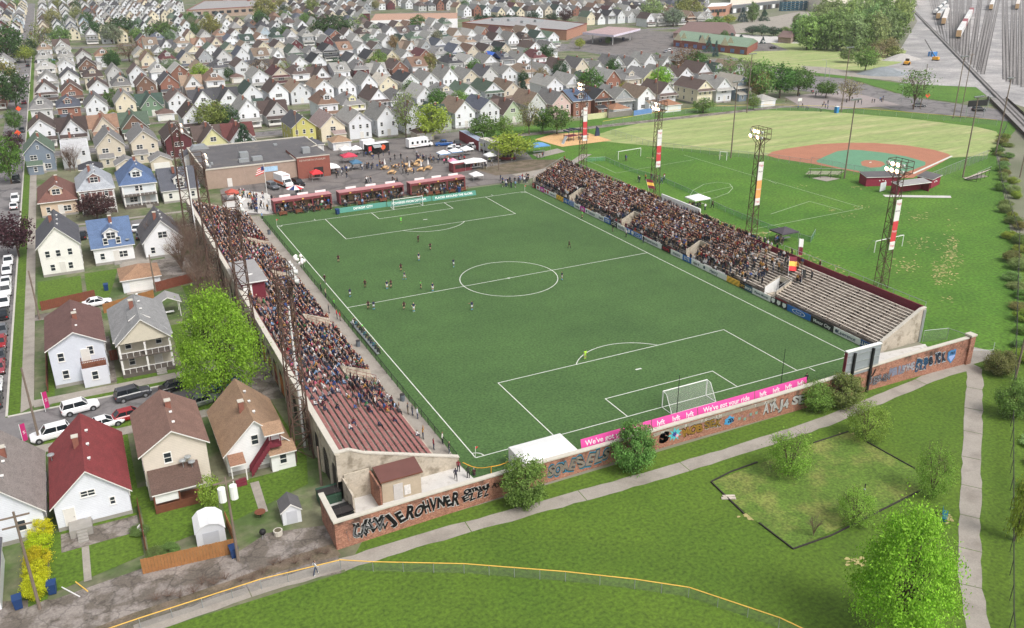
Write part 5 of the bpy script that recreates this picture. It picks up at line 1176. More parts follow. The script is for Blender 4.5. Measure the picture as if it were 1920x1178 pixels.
TL = [(36,482,402,74,'round','purple','dark purple street tree beside the parked white cars'),(184,412,362,64,'wide','purple','dark purple low tree in front of the brick house'),
(22,345,258,56,'round','green','green street tree beside the pale blue gabled house'),(30,290,245,34,'round','purple','dark purple street tree behind the green one'),(30,250,205,32,'round','green','small green street tree by the orange sign'),(32,205,130,56,'round','dark green','dark green street tree beside the brown hipped house'),
(16,118,40,64,'wide','dark green','very large dark tree at the upper left edge'),(8,165,108,56,'round','olive','olive tree at the left edge by the street'),(48,104,72,40,'sparse','pale green','pale budding tree at the top of the street'),(82,105,40,44,'sparse','olive','olive budding tree beside the garages'),(48,118,86,36,'round','yellow green','yellow green tree at the street corner'),(120,92,48,36,'round','mid','green tree behind the double garage'),
(118,252,216,30,'conifer','spruce','dark spruce beside the white house, left of a pair'),(137,253,218,30,'conifer','spruce','dark spruce beside the white house, right of a pair'),(462,291,231,54,'conifer','spruce','tall dark spruce behind the flat roofed hall'),(981,178,146,24,'conifer','spruce','dark spruce beside the green roofed house'),
(217,210,166,40,'round','green','green tree left of the grey gabled house'),(250,206,176,38,'round','green','green tree in front of the grey gabled house'),(212,225,206,22,'round','yellow green','small yellow green tree behind the white garage'),(140,318,268,44,'bare','','leafless reddish tree beside the flat white house'),(128,300,268,38,'bare','','leafless grey tree in front of the pale blue house'),
(398,240,186,64,'wide','olive','olive tree behind the white house in the yard'),(428,236,197,46,'round','dark green','dark tree beside the yard with grass'),(322,140,110,40,'round','grey green','grey green tree among the tan hipped roofs'),(376,152,120,36,'round','yellow green','bright tree beside the white tan roofed house'),(243,116,78,58,'sparse','brown','brown budding tree left of the brown roofs'),(214,132,96,30,'round','mid','green tree below the brown budding tree'),
(176,78,36,36,'round','dark green','round dark tree in the upper left rows'),(230,68,30,62,'wide','dark green','broad dark tree in the upper left rows'),(212,82,46,42,'round','grey green','grey green tree left of the broad dark tree'),(305,76,40,60,'wide','green','broad green tree right of the broad dark tree'),(258,78,50,24,'round','mid','small green tree between two broad trees'),(322,92,56,24,'column','grey green','slim grey green tree beside the grey roofs'),(360,54,22,30,'round','green','green tree in front of the flat school'),(395,72,28,42,'round','olive','olive tree right of the flat school'),(500,42,-6,50,'round','olive','tall olive tree beside the flat school'),(534,44,22,28,'round','green','small green tree right of the tall olive tree'),(625,76,26,74,'wide','dark green','huge dark round tree amid white houses'),(665,62,30,30,'sparse','pale green','pale tree right of the huge dark tree'),(784,58,28,32,'round','green','green tree by the white commercial block'),
(490,148,110,46,'sparse','brown','brown budding tree in the middle rows'),(505,136,108,36,'round','green','green tree in the middle rows beside a brown one'),(536,142,112,28,'sparse','pale green','pale budding tree in the middle rows'),(580,140,120,34,'sparse','olive','olive budding tree beside the brown gable'),(645,128,110,26,'sparse','olive','olive tree beside the yellow house'),
(762,262,166,58,'sparse','olive','tall olive tree with bare lower limbs behind the food trucks'),(812,262,195,72,'round','yellow green','bright full tree behind the food trucks'),(822,208,166,40,'round','green','dark green tree between the pale houses'),(770,178,150,34,'round','green','small green tree in the second row'),(862,192,170,38,'round','mid','light tree in front of the white garage'),(868,128,98,28,'round','green','green tree beside the tan brick roof'),(890,136,110,28,'round','green','green tree beside the blue tarpaulin roof'),(850,142,124,22,'round','mid','small tree left of the blue tarpaulin roof'),
(905,268,215,58,'round','green','green tree left of a clump beside the trailer'),(944,258,219,42,'round','mid','green tree in the clump beside the playground'),(992,252,189,52,'sparse','olive','olive tree tallest in the clump by the playground'),(1044,252,200,58,'round','green','round green tree nearest the playground'),(1018,250,205,36,'round','green','green tree between the two tallest by the playground'),(958,300,247,82,'wide','yellow green','bright spreading tree over the grey trailer'),
(1107,172,129,54,'round','green','round green tree behind the brick and tan houses'),(1174,172,154,28,'round','yellow green','yellow green tree beside the white balcony house'),(1238,162,126,42,'round','bright green','bright tree behind the brown roofed cream house'),(1225,126,100,42,'round','green','green tree behind the white gabled house'),(1286,140,84,60,'sparse','brown','brown budding tree right of the plaza'),(1306,142,96,44,'round','green','green tree right of the brown budding tree'),(1087,92,72,20,'round','yellow green','bright tree in front of the fuel station'),(985,82,70,22,'round','green','small green tree among the upper right roofs'),(1140,86,66,12,'round','green','round tree in front of the fuel pumps'),(1318,212,184,42,'round','mid','small green tree by the lawn fence gate'),
(1360,172,108,56,'sparse','mid','loose green tree left in the clump by the basketball court'),(1392,165,104,54,'sparse','mid','loose green tree second in the clump by the court'),(1424,172,112,60,'round','mid','green tree middle of the clump by the court'),(1462,178,120,62,'round','green','green tree fourth in the clump by the court'),(1496,178,126,56,'round','green','green tree right in the clump by the court'),(1422,178,132,42,'round','tan','tan budding tree in front of the clump'),(1548,184,152,44,'round','green','green bush tree by the basketball hoop'),(1592,190,146,52,'sparse','tan','tan budding tree beside the basketball court'),(1412,206,178,26,'round','mid','small tree beside the corner garage'),
(1712,206,126,70,'sparse','mid','lone spreading tree beside the road and railway'),(1665,96,70,40,'round','tan','tan tree at the edge of the wood'),(1640,120,80,56,'sparse','brown','brown scrub tree below the wood'),(1622,132,88,44,'round','mid','scrub tree at the church lawn edge'),(1590,118,92,36,'round','mid','green scrub at the corner of the church lawn'),(1672,108,86,40,'round','olive','olive scrub beside the spoil heaps'),
(1312,92,66,14,'conifer','blue spruce','slim spruce first on the church lawn'),(1328,98,70,20,'conifer','blue spruce','spruce second on the church lawn'),(1342,100,76,14,'conifer','blue spruce','small spruce third on the church lawn'),(1371,86,62,22,'conifer','blue spruce','spruce left of the church lawn pair'),(1388,88,65,22,'conifer','blue spruce','spruce right of the church lawn pair'),(1430,82,69,12,'conifer','blue spruce','lone small spruce beside the church drive'),(1318,72,60,22,'round','purple','round purple tree before the church'),(1358,76,57,16,'round','green','round green tree before the church'),
(1222,44,-4,46,'round','pale green','tall pale tree at the top centre'),(1288,42,-8,56,'wide','olive','tall olive tree left of the warehouse'),(1262,50,16,44,'round','grey green','grey green tree left of the warehouse'),(1410,42,4,24,'column','mid','upright tree in front of the loading docks'),(1392,40,14,22,'conifer','blue spruce','spruce in front of the loading docks'),(1432,38,18,24,'conifer','spruce','spruce right of the loading docks'),(1345,40,20,14,'conifer','spruce','dark tree beside the warehouse office'),(1365,46,28,30,'round','yellow green','yellow green tree near the warehouse'),(1340,52,32,40,'round','mid','green scrub tree near the warehouse'),(1410,66,48,30,'round','spruce','dark tree on the bank, first from left'),(1428,68,46,28,'round','spruce','dark tree on the bank, second from left'),(1450,68,50,30,'round','deep green','dark tree on the bank, third from left'),(1472,66,50,24,'round','mid','dark tree on the bank, fourth from left'),(1493,56,26,20,'column','mid','upright tree at the left of the wood')]
for i in range(6): TL.append((897+i*14,50-i*.6,27,18,'column','deep green','tall hedge tree behind the brick block, %s from left' % nth(i)))
TL += [(1000,46,20,26,'round','deep green','dark tree at the right of the tall hedge'),(1060,44,16,30,'round','purple','dark purple tree behind the brick block'),(1035,44,24,26,'round','deep green','dark tree left of the purple tree')]
for a in TL: tpx(*a, 'trees in the town and park')
# the wood by the railway: every tree its own
r2 = random.Random(21)
W_ = [(1512,90,28),(1530,93,30),(1550,94,22),(1572,96,26),(1596,97,28),(1618,95,24),(1640,94,20),(1505,78,30),(1540,76,20),(1570,78,16),(1600,80,14),(1630,82,12),(1655,80,16),(1675,76,18),(1560,60,2),(1590,62,-2),(1620,62,-4),(1650,60,-6),(1680,58,-4),(1545,48,2),(1600,46,-10),(1640,44,-12),(1690,44,-10)]
for i, (a, b, c) in enumerate(W_): tpx(a, b, c+r2.randint(-4,6), 48+r2.randint(-4,10), 'column', ['pale green','mid','pale green','pale green'][i%4], 'grey green tree in the wood beside the railway, %s %s' % (nth(i%7), ['in its front row','in its second row','in its third row','at its back'][min(3,i//7)]), 'trees of the wood by the railway')
# town trees scattered among the upper rows
r2 = random.Random(44); TT = []
for i in range(500):
    if len(TT) >= 140: break
    k = len(TT); a, b = r2.uniform(0,1290), (r2.uniform(-18,60) if k < 85 else r2.uniform(60,175)); p = G(a,b)
    if b > 60:
        ri = min(range(len(ROWY)), key=lambda j: abs(ROWY[j][0]-(p.y+3))); p.y = ROWY[ri][0]+(15.5 if ROWY[ri][1] > 0 else -3.5); p.x = -50.8+9.15*round((p.x+50.8)/9.15)
        if p.y < 205: continue
    if blocked(p.x,p.y): continue
    h = r2.uniform(8,15) if b < 60 else r2.uniform(6,10.5); TT.append((pj(p.x,p.y)[0], b < 60, p.x, p.y, h, h*r2.uniform(.7,1.0), r2.choice(['green','dark green','mid','olive','deep green','grey green','tan','dark green'])))
TT.sort(); cn = {}
for _, far_, x, y, h, wd, c in TT:
    i = cn[c,far_] = cn.get((c,far_),-1)+1; tree(x,y,h,wd,'round',c,'%s tree %s, %s of these from the left edge' % (c, 'among the far roofs' if far_ else 'between the middle house rows', nth(i)), 'trees among the roofs')
# dry brush on the strip between alley and path
r2 = random.Random(31)
for i in range(16):
    p = G(300+i*21+r2.uniform(-6,6), 1132-i*6.6+r2.uniform(-8,8)); tree(p.x,p.y,r2.uniform(.6,1.1),r2.uniform(1.2,2.2),'bare','','low dry brush on the alley strip, %s from the left' % nth(i),'dry brush beside the alley','dry_brush',cat='shrub')
# bare thicket along the grandstand
r2 = random.Random(9)
for i in range(15):
    y = 57+i*3.3; x = -19.2-r2.uniform(0,4.2)
    tree(x, y+r2.uniform(-1,1), r2.uniform(6.0,9.5), r2.uniform(5,7), 'bare', '', 'leafless brown thicket against the grandstand wall, %s clump from its near end' % nth(i), 'leafless thicket beside the grandstand', 'bare_shrub', cat='shrub')
for a, b, c, w_ in ((340,505,440,70),(300,470,400,60)): tpx(a,b,c,w_,'bare','','leafless grey tree in front of the white dark roofed house, %s' % ('nearer one' if b > 480 else 'farther one'), 'leafless trees in the yard', name='bare_tree')
# vegetation on the railway fence at the right edge
r2 = random.Random(17); k = 0
for i in range(46):
    t_ = i/46; y = -52+t_*150; x = 29+(y+52)*1.30+r2.uniform(2.5,7.5)
    tree(x, y, r2.uniform(1.0,2.4), r2.uniform(2.2,4.2), 'bush', r2.choice(['olive','mid','yellow green','pale green']), 'scrub on the railway bank, %s from the near end' % nth(i), 'scrub along the railway bank', 'scrub_bush', cat='bush')
# ================================================================ BUILDINGS OTHER THAN HOUSES
M_brkt = mat('tan brick', (160,140,126), .08, 1.2, .9, fine=.08); M_brkr = mat('red brick facade', (140,84,72), .08, 1.2, .9, fine=.1); M_tar = mat('dark felt roof', (92,90,92), .12, .25, .95, fine=.1, col2=(112,108,104), scale2=.2, thr=.6, soft=.05)
t = thing('hall', 'long flat-roofed brick hall with dark roof beyond the far corner of the pitch', 'hall', (0,0,0)); H0 = 5.0
mb = MB(); mb.prism([(-9,148),(-9,178),(24.5,178),(24.5,164),(14.6,154.5),(14.6,148)], 0, H0, M_brkt, top=M_tar); mb.build('wall', t)
mb = MB(); pts = [(-9,148),(14.6,148),(14.6,154.5),(24.5,164),(24.5,178),(-9,178),(-9,148)]
for a, b in zip(pts[:-1],pts[1:]):
    d = (Vector((b[0]-a[0],b[1]-a[1],0))); ang = math.atan2(d.y,d.x); mb.box(((a[0]+b[0])/2,(a[1]+b[1])/2,H0+.12),(d.length+.3,.35,.3),M_cap,ang)
mb.build('parapet', t)
mb = MB(); mb.lohi(14.7,23.5,147.2,160,0,5.7,M_brkr,top=M_tar); mb.lohi(14.6,23.6,147.1,147.4,5.702,5.9,M_cap); mb.build('entrance_block', t)
text('KEYWORTH STADIUM', .7, M_cap, t, (18.8,147.17,4.9), (R(90),0,0), extr=.01)
mb = MB()
for x, y, sx, sy, h in ((3,158,2.2,2.2,1.6),(2,153,2.6,1.6,.9),(5.6,153.6,2.6,1.8,1.0),(18.6,153,2.0,2.0,1.5),(-7,151,.6,.6,.6),(-6,154,.6,.6,.6),(14,170,1.0,1.0,.5)): mb.lohi(x-sx/2,x+sx/2,y-sy/2,y+sy/2,H0+(.72 if x > 15 else .02),H0+h+(.7 if x > 15 else 0),M_galv)
mb.build('roof_plant', t)
mb = MB(); mb.extr([(-8.5,H0+.02),(-3.5,H0+.02),(-4.4,H0+1.1),(-7.6,H0+1.1)],'y',174.5,177.5,M_galv); mb.build('rooflight', t)
mb = MB(); mb.lohi(6.2,9.6,147.9,147.98,2.9,4.2,mat('blue and white sign',(168,200,226),.2,1.2,.6)); mb.build('wall_sign', t)
for x in (-3,11): link('door', DOOR, t, (x,147.95,.1))
mb = MB(); mb.lohi(19,21.5,147.1,147.18,0.1,2.8,M_void); mb.build('entrance', t)
# maroon containers turned into stands behind the far goal
M_cont = mat('maroon container steel', (120,54,60), .08, .8, .6, wave=('X',2.2,.08)); M_croof = mat('faded container roof', (182,128,130), .08, .7, .8)
M_clight = mat('container lamp', (232,190,90), 0, 1, .6); M_tanwall = mat('container back wall', (176,150,120), .1, 1, .9)
for i, (x0, x1, lb) in enumerate(((1.6,15.4,'maroon open-fronted container bar nearest the hall, left of three'),(17.2,33.6,'maroon open-fronted container bar behind the far goal, middle of three'),(35.2,50.2,'maroon open-fronted container bar nearest the terrace, right of three'))):
    t = thing('container_bar', lb, 'container', ((x0+x1)/2,117.2+.02*i,0), R(1.5), 'maroon containers behind the far goal'); w_ = (x1-x0)/2; zb, zt = .35, 3.1
    mb = MB(); mb.lohi(-w_,w_,2.38,2.46,zb,zt,M_cont); mb.lohi(-w_,-w_+.08,0,2.38,zb,zt,M_cont); mb.lohi(w_-.08,w_,0,2.38,zb,zt,M_cont); mb.lohi(-w_+.08,w_-.08,0,2.38,zb-.1,zb,M_porch); mb.lohi(-w_,w_,-.02,.05,zt-.55,zt,M_cont)
    for k in range(4): x = -w_+.15+(2*w_-.3)*k/3; mb.lohi(x-.17,x+.17,-.03,.06,zb,zt-.55,M_cont)
    mb.build('body', t); MB().lohi(-w_-.05,w_+.05,-.1,2.5,zt+.002,zt+.1,M_croof).build('roof', t); MB().lohi(-w_+.1,w_-.1,2.28,2.36,zb,zt-.1,M_tanwall).build('back_lining', t)
    for k in range(3): x = -w_+(2*w_)*(k+.5)/3; MB().lohi(x-.22,x+.22,-.12,-.03,zt-.36,zt-.12,M_clight).build('lamp', t)
    mb = MB(); [mb.lohi(-w_*.7+k*w_*.62,-w_*.7+k*w_*.62+2.6,2.6,2.7,zt-.3,zt+.55,M_white) for k in range(3)]; mb.build('white_screen', t)
    mb = MB(); rail_run(mb, [(-w_,-1.4,.0),(w_,-1.4,.0)], .9, M_wood, 2.0, 1, .05); mb.build('counter_rail', t)
for i, x in enumerate((3.2,7.0,11.0,13.8,37,39.5,42,45.5,48.5,22,27.5)):
    t = thing('bench_table', 'brown wooden bench on the turf before the containers, %s from left' % nth(i), 'bench', (x,115.0,0), R(1.5), 'wooden benches before the containers')
    MB().lohi(-.9,.9,-.2,.2,.42,.5,M_wood).build('seat', t); MB().lohi(-.9,.9,.2,.27,.5,1.0,M_wood).build('backrest', t); lg = MB().lohi(-.05,.05,-.18,.25,.02,.42,M_wood).mesh('leg'); link('leg', lg, t, (-.75,0,0)); link('leg', lg, t, (.75,0,0))
# brown roofed hut under the near end of the grandstand
t = thing('hut', 'small beige hut with brown lean-to roof between grandstand and brick wall', 'hut', (-10.9,-2.2,0)); mb = MB()
mb.extr([(-1.7,0),(.6,0),(.6,3.3),(-1.7,2.9)],'x',-2.2,2.4,mat('beige stucco',(186,172,150),.08,1,.9,fine=.06)); mb.build('wall', t); mb = MB(); slab(mb,(-2.4,-1.95,2.97),(2.6,-1.95,2.97),(2.6,.75,3.46),(-2.4,.75,3.46),mat('brown sheet roof',(102,66,60),.08,.7,.8),.14,M_wood); mb.build('roof', t)
mb = MB(); mb.lohi(-.9,.2,-1.77,-1.7,.06,2.1,M_slab); mb.lohi(.35,1.1,-1.76,-1.705,.4,1.6,mat('white poster',(220,218,214),.2,2.5,.9)); mb.build('door', t)
t = thing('concrete_bay', 'open concrete bay with bricked side wall beside the brown roofed hut', 'bay', (-15.1,-2.9,0)); mb = MB(); mb.lohi(-1.7,-1.5,-2.2,1.6,0,3.0,M_conc); mb.lohi(1.4,1.6,-2.2,1.6,0,3.0,M_brick); mb.lohi(-1.5,1.4,1.4,1.6,0,3.4,M_conc); mb.build('wall', t)
t = thing('dumpster', 'black open dumpster at the end of the brick wall', 'dumpster', (-18.2,-4.6,.06), R(5)); mb = MB(); mb.extr([(-.8,0),(.8,0),(1.0,1.3),(-1.0,1.1)],'x',-1.3,1.3,M_black); mb.build('body', t); MB().lohi(-1.35,1.35,-.95,.2,1.32,1.38,M_dark).build('lid', t)
t = thing('dumpster', 'green dumpster behind the black one at the grandstand corner', 'dumpster', (-18.3,-.6,.06), R(2)); mb = MB(); mb.extr([(-.8,0),(.8,0),(1.0,1.4),(-1.0,1.2)],'x',-1.2,1.2,mat('dumpster green',(52,84,66),.1,1,.7)); mb.build('body', t); MB().lohi(-1.25,1.25,-.95,.5,1.42,1.48,M_dark).build('lid', t)
# tent over the near corner
def gable_tent(x, y, L, W, h, ridge, label, rz=0, m=None, cat='tent'):
    t = thing('tent', label, cat, (x,y,0), rz); m = m or M_white; mb = MB()
    mb.add([(-L/2,-W/2,h),(L/2,-W/2,h),(L/2,W/2,h),(-L/2,W/2,h),(-L/2+W*.2,0,ridge),(L/2-W*.2,0,ridge)],[(0,1,5,4),(1,2,5),(2,3,4,5),(3,0,4)],m); mb.build('canopy', t)
    mb = MB(); mb.quad((-L/2,-W/2,0),(L/2,-W/2,0),(L/2,-W/2,h),(-L/2,-W/2,h),m); mb.quad((-L/2,W/2,0),(-L/2,-W/2,0),(-L/2,-W/2,h),(-L/2,W/2,h),m); mb.quad((L/2,-W/2,0),(L/2,W/2,0),(L/2,W/2,h),(L/2,-W/2,h),m); mb.build('side_wall', t); return t
gable_tent(6.3,-5.5,7.0,4.2,2.6,3.2,'large white tent behind the wall in the near left corner of the pitch')
M_tw = mat('tent white',(236,236,236),.02,1,.7)
TM = {'white':M_tw,'red':mat('tent red',(214,52,58),.04,1,.7),'maroon':mat('tent maroon',(178,84,70),.04,1,.7),'crimson':mat('tent crimson',(196,60,84),.04,1,.7),'blue':mat('tent blue',(96,146,196),.04,1,.7),'teal':mat('tent teal',(70,110,140),.04,1,.7),'pink':mat('tent pink',(232,150,176),.04,1,.7),'dark':mat('tent dark',(72,66,74),.06,1,.7),'green':mat('tent green',(140,190,160),.04,1,.7)}
def canopy(px_, py_, c, label, W=3.0, D=3.0, h=2.1, ridge=3.0, rz=0, skirt=None):
    p = G(px_, py_); t = thing('canopy_tent', label, 'tent', (p.x,p.y,0), rz, 'canopy tents'); m = TM[c]; mb = MB(); a, b = W/2, D/2
    mb.add([(-a,-b,h),(a,-b,h),(a,b,h),(-a,b,h),(0,0,ridge)],[(0,1,4),(1,2,4),(2,3,4),(3,0,4)],m)
    s = skirt or m
    mb.add([(-a,-b,h-.25),(a,-b,h-.25),(a,b,h-.25),(-a,b,h-.25),(-a,-b,h),(a,-b,h),(a,b,h),(-a,b,h)],[(0,1,5,4),(1,2,6,5),(2,3,7,6),(3,0,4,7)],s); mb.build('canopy', t)
    lg = MB().tube((0,0,0),(0,0,h),.035,M_galv,5).mesh('leg')
    for x in (-a,a):
        for y in (-b,b): link('leg', lg, t, (x,y,0))
    MB().lohi(-a*.7,a*.7,-b*.3,b*.1,.72,.76,M_white).build('table', t); return t
for a in ((437,376,'maroon','maroon canopy tent at the corner of the hall'),(594,338,'red','red canopy tent at the hall entrance'),(622,326,'white','white canopy tent right of the hall entrance',4,4),(655,305,'crimson','crimson canopy tent beside the dark teal one',4.2,3.6),(668,318,'teal','dark teal canopy tent in the lot',3,3),(648,292,'white','white canopy tent left of the black food truck'),(668,291,'white','white canopy tent nearest the black food truck'),(832,300,'white','blue skirted white canopy tent, left of three in the lot',3.4,3.2),(854,296,'white','blue skirted white canopy tent, middle of three',3.4,3.2),(875,292,'white','white canopy tent, right of three in the lot',3.4,3.2),(850,316,'pink','small pink canopy tent in the lot',2.4,2.4),(888,318,'white','wide white canopy tent at the red kiosk',6.4,3.6,2.5,3.3),(919,304,'white','white canopy tent beside the grey trailer'),(893,338,'white','low white canopy tent behind the right container',3.0,3.0,1.6,2.4),(1307,388,'white','white canopy tent on the lawn behind the terrace',4.6,3.8,2.3,3.2),(1468,452,'dark','dark canopy tent on the lawn behind the terrace',4.4,4.0,2.3,3.1),(1010,288,'blue','blue picnic canopy beside the playground',5.4,4.4,2.6,3.4)):
    canopy(a[0],a[1],a[2],a[3],*a[4:], skirt=TM['blue'] if 'skirted' in a[3] else None)
p = G(555,372); t = thing('flag_umbrella', 'red white and blue market umbrella behind the left container', 'umbrella', (p.x,p.y,0)); mb = MB()
for i in range(10): a0, a1 = 6.283*i/10, 6.283*(i+1)/10; mb.poly([(2.2*math.cos(a0),2.2*math.sin(a0),2.6),(2.2*math.cos(a1),2.2*math.sin(a1),2.6),(0,0,3.4)], [TM['red'],M_white,mat('umbrella navy',(44,56,110),.05),M_white][i%4])
mb.build('canopy', t); MB().tube((0,0,0),(0,0,3.4),.05,M_galv).build('pole', t)
# kiosk, food trucks, trailers
p = G(868,322); t = thing('kiosk', 'red container kiosk with white roof in the lot', 'kiosk', (p.x,p.y,0), R(8)); MB().lohi(-3,3,0,2.4,0,2.6,M_cont,top=M_tw).build('body', t); MB().lohi(-2.4,2.4,-.04,-.004,1.0,2.1,M_void).build('hatch', t)
# fences
chain_fence('chain_link_fence','chain link fence at the back of the lot behind the food trucks',[(62,185),(84,186)],2.2,M_galv,M_chain)
chain_fence('lawn_fence','yellow topped chain link fence round the outfield',[tuple(G(a,b)[:2]) for a,b in ((1130,238),(1240,219),(1330,209),(1430,206),(1560,209),(1680,219),(1800,229),(1868,236))],1.9,M_galv,M_chain,mat('yellow fence cap',(222,196,96),.05),5)
chain_fence('backstop_fence','tall chain link fence behind the home plate dugouts',[tuple(G(a,b)[:2]) for a,b in ((1520,312),(1600,328),(1640,336))],2.6,M_galv,M_chain)
chain_fence('chain_link_fence','chain link fence beside the right bleacher and dugout',[tuple(G(a,b)[:2]) for a,b in ((1735,345),(1790,322),(1850,298))],2.4,M_galv,M_chain)
chain_fence('windscreen_fence','low green mesh fence across the lawn behind the terrace',[tuple(G(a,b)[:2]) for a,b in ((1098,304),(1135,302),(1180,322),(1240,340),(1290,362),(1360,398),(1440,430),(1520,455),(1528,440))],1.2,M_galv,M_gnet)
chain_fence('chain_link_fence','chain link fence between the lawn and the outfield grass',[tuple(G(a,b)[:2]) for a,b in ((1145,252),(1215,275),(1330,290),(1440,300),(1520,312))],1.8,M_galv,M_chain)
chain_fence('railway_fence','long vine covered fence along the railway bank',[(20,-57),(31.3,-48.2),(64.1,-24.6),(88.3,-7.8),(104.7,3.7),(134.8,24.8),(166,51.4),(201.4,79.6),(240,104)],2.0,M_dark,M_chain,M_dark,4)
chain_fence('park_fence','yellow topped chain link fence curving across the lower park',[(-44,-12.6),(-39.2,-12.3),(-28.2,-11.95),(-20.5,-12.65),(-17.7,-14.4),(-9.75,-18.8),(-1.4,-24.4),(4,-28.4),(7.9,-31.7),(12.7,-38.7),(15.5,-45),(17,-52)],1.2,M_galv,M_chain,mat('yellow fence tube',(224,178,84),.05),2.8,.035)
chain_fence('chain_link_fence','gated chain link fence between terrace end and brick wall',[(75.4,-1.5),(79.5,-2.6),(80,-6.5)],2.0,M_galv,M_chain)
chain_fence('chain_link_fence','chain link gate at the right end of the brick wall',[(75.2,-9.4),(78.5,-11.0),(81,-9.4)],2.0,M_galv,M_chain)
def board_fence(name, label, pts, h, m, cap=None):
    P = [Vector((p[0],p[1],0)) for p in pts]; t = thing(name, label, 'fence', P[0]); o = P[0]; mb = MB()
    for a, b in zip(P[:-1],P[1:]):
        d = (b-a); n = max(1,int(d.length/.3)); ang = math.atan2(d.y,d.x)
        for i in range(n):
            c = a+d*(i+.5)/n-o; mb.box((c.x,c.y,h/2+.02*math.sin(i*1.7)),(d.length/n*.93,.05,h),m,ang)
    mb.build('boards', t); mb = MB()
    for a, b in zip(P[:-1],P[1:]):
        d = b-a; ang = math.atan2(d.y,d.x); nn = Vector((-d.y,d.x,0)).normalized()*.06
        for z in (.35,h-.3): c = (a+b)/2-o+nn; mb.box((c.x,c.y,z),(d.length,.06,.09),m,ang)
    mb.build('rail', t); return t
M_fw = mat('orange brown fence boards',(156,108,64),.15,1.5,.85,fine=.15); M_fr = mat('red brown fence boards',(120,66,50),.14,1.5,.85,fine=.15); M_fg = mat('grey fence boards',(132,126,120),.1,1.2,.9)
board_fence('wooden_fence','orange brown board fence along the alley behind the beige house',[tuple(G(a,b)[:2]) for a,b in ((268,1077),(447,1036))],1.8,M_fw)
board_fence('wooden_fence','short board fence returning beside the white shed',[tuple(G(a,b)[:2]) for a,b in ((447,1036),(425,985))],1.8,M_fw)
board_fence('wooden_fence','low dark board fence between red roofed and beige houses',[(-37.6,-1.4),(-37.6,8)],1.3,M_wood)
board_fence('wooden_fence','red brown board fence behind the white two storey house',[tuple(G(a,b)[:2]) for a,b in ((78,583),(180,560))],1.7,M_fr)
board_fence('wooden_fence','orange brown board fence behind the grey hipped porch house',[tuple(G(a,b)[:2]) for a,b in ((195,588),(290,560))],1.7,M_fw)
board_fence('wooden_fence','red brown board fence beside the leafless thicket',[tuple(G(a,b)[:2]) for a,b in ((290,548),(382,524))],1.8,M_fr)
board_fence('wooden_fence','short brown fence between the balcony house and porch house',[(-37.9,50),(-36.8,50)],1.7,M_fr)
board_fence('wooden_fence','brown fence at the left side of the balcony house',[(-46.4,43),(-46.4,56)],1.5,M_fr)
for a, b, m, lb in ((1102,1138,mat('pale yellow fence',(206,204,160),.05),'pale yellow board fence behind the white tan roofed house'),(1140,1186,M_fg,'grey board fence beside the low rusty garage'),(1188,1222,mat('blue fence',(104,142,196),.05),'blue board fence panels beside the outfield fence')):
    board_fence('wooden_fence', lb, [tuple(G(a,225+(1102-a)*.08)[:2]), tuple(G(b,224+(1102-b)*.09)[:2])], 2.0, m)
# playground
p = G(1080,262); t = thing('playground_frame', 'playground climbing frame with silver slides on tan mulch', 'playground', (p.x,p.y,0), R(10)); mb = MB(); M_navy = mat('playground navy',(44,54,84),.1,1,.6)
for x in (-4,-2,0,2,4):
    for y in (-1.2,1.2): mb.tube((x,y,0),(x,y,3.2),.08,M_navy,6)
mb.build('posts', t); mb = MB(); mb.lohi(-4.2,0,-1.3,1.3,1.5,1.62,M_maroon); mb.lohi(1.8,4.2,-1.3,1.3,1.2,1.32,M_maroon); mb.build('platform', t)
mb = MB()
for i in range(5): mb.lohi(-4.2+i*1.2,-3.9+i*1.2,-1.4,1.4,3.0+.5*math.sin(i*.8),3.3+.5*math.sin(i*.8),M_navy)
mb.build('roof_hoops', t); mb = MB(); slab(mb,(-8.2,-2.6,.2),(-7.6,-3.2,.2),(-4.0,-.6,1.7),(-4.4,.2,1.7),M_galv); mb.build('slide', t); mb = MB(); slab(mb,(1.2,-3.6,.2),(2.0,-3.6,.2),(1.6,-1.3,1.4),(.8,-1.3,1.4),M_galv); mb.build('slide', t)
mb = MB(); mb.extr([(8,0),(10,0),(9.6,2.4),(8.6,3.2)],'y',-.2,.2,M_navy); mb.build('climbing_wall', t)
# dugouts, bleachers, home end
def dugout(px_, py_, W, D, label, rz, openf=False, roofm=None):
    p = G(px_,py_); t = thing('dugout', label, 'dugout', (p.x,p.y,0), rz, 'maroon dugouts of the ball diamond'); mb = MB(); M_dg = mat('dugout maroon',(140,36,62),.06,1,.7)
    mb.lohi(-W/2,W/2,D-.15,D,0,2.5,M_dg); mb.lohi(-W/2,-W/2+.15,0,D-.15,0,2.4,M_dg); mb.lohi(W/2-.15,W/2,0,D-.15,0,2.4,M_dg)
    if not openf: mb.lohi(-W/2+.15,W/2-.15,0,.15,0,2.3,M_dg)
    mb.build('wall', t); mb = MB(); slab(mb,(-W/2-.2,-.3,2.45),(W/2+.2,-.3,2.45),(W/2+.2,D+.2,2.85),(-W/2-.2,D+.2,2.85),roofm or M_tar,.14); mb.build('roof', t)
    if not openf and W > 6: 
        for x, z in ((-1,1.4),(-.2,1.5),(.5,1.3)): MB().ball((x,-.02,z),.18,M_white,8,4).build('painted_ball', t)
dugout(1655,349,9.0,4.0,'closed maroon dugout with black roof left of the floodlight banner',R(-22))
dugout(1713,363,9.6,2.6,'open fronted maroon dugout with grey roof nearest the floodlight',R(-6),True,M_roofgrey)
dugout(1753,350,6.2,3.6,'small maroon dugout with black roof on the right',R(20))
sheet('dugout_path', px([(1655,366),(1782,368),(1784,372),(1660,370)]), .06, M_slab)
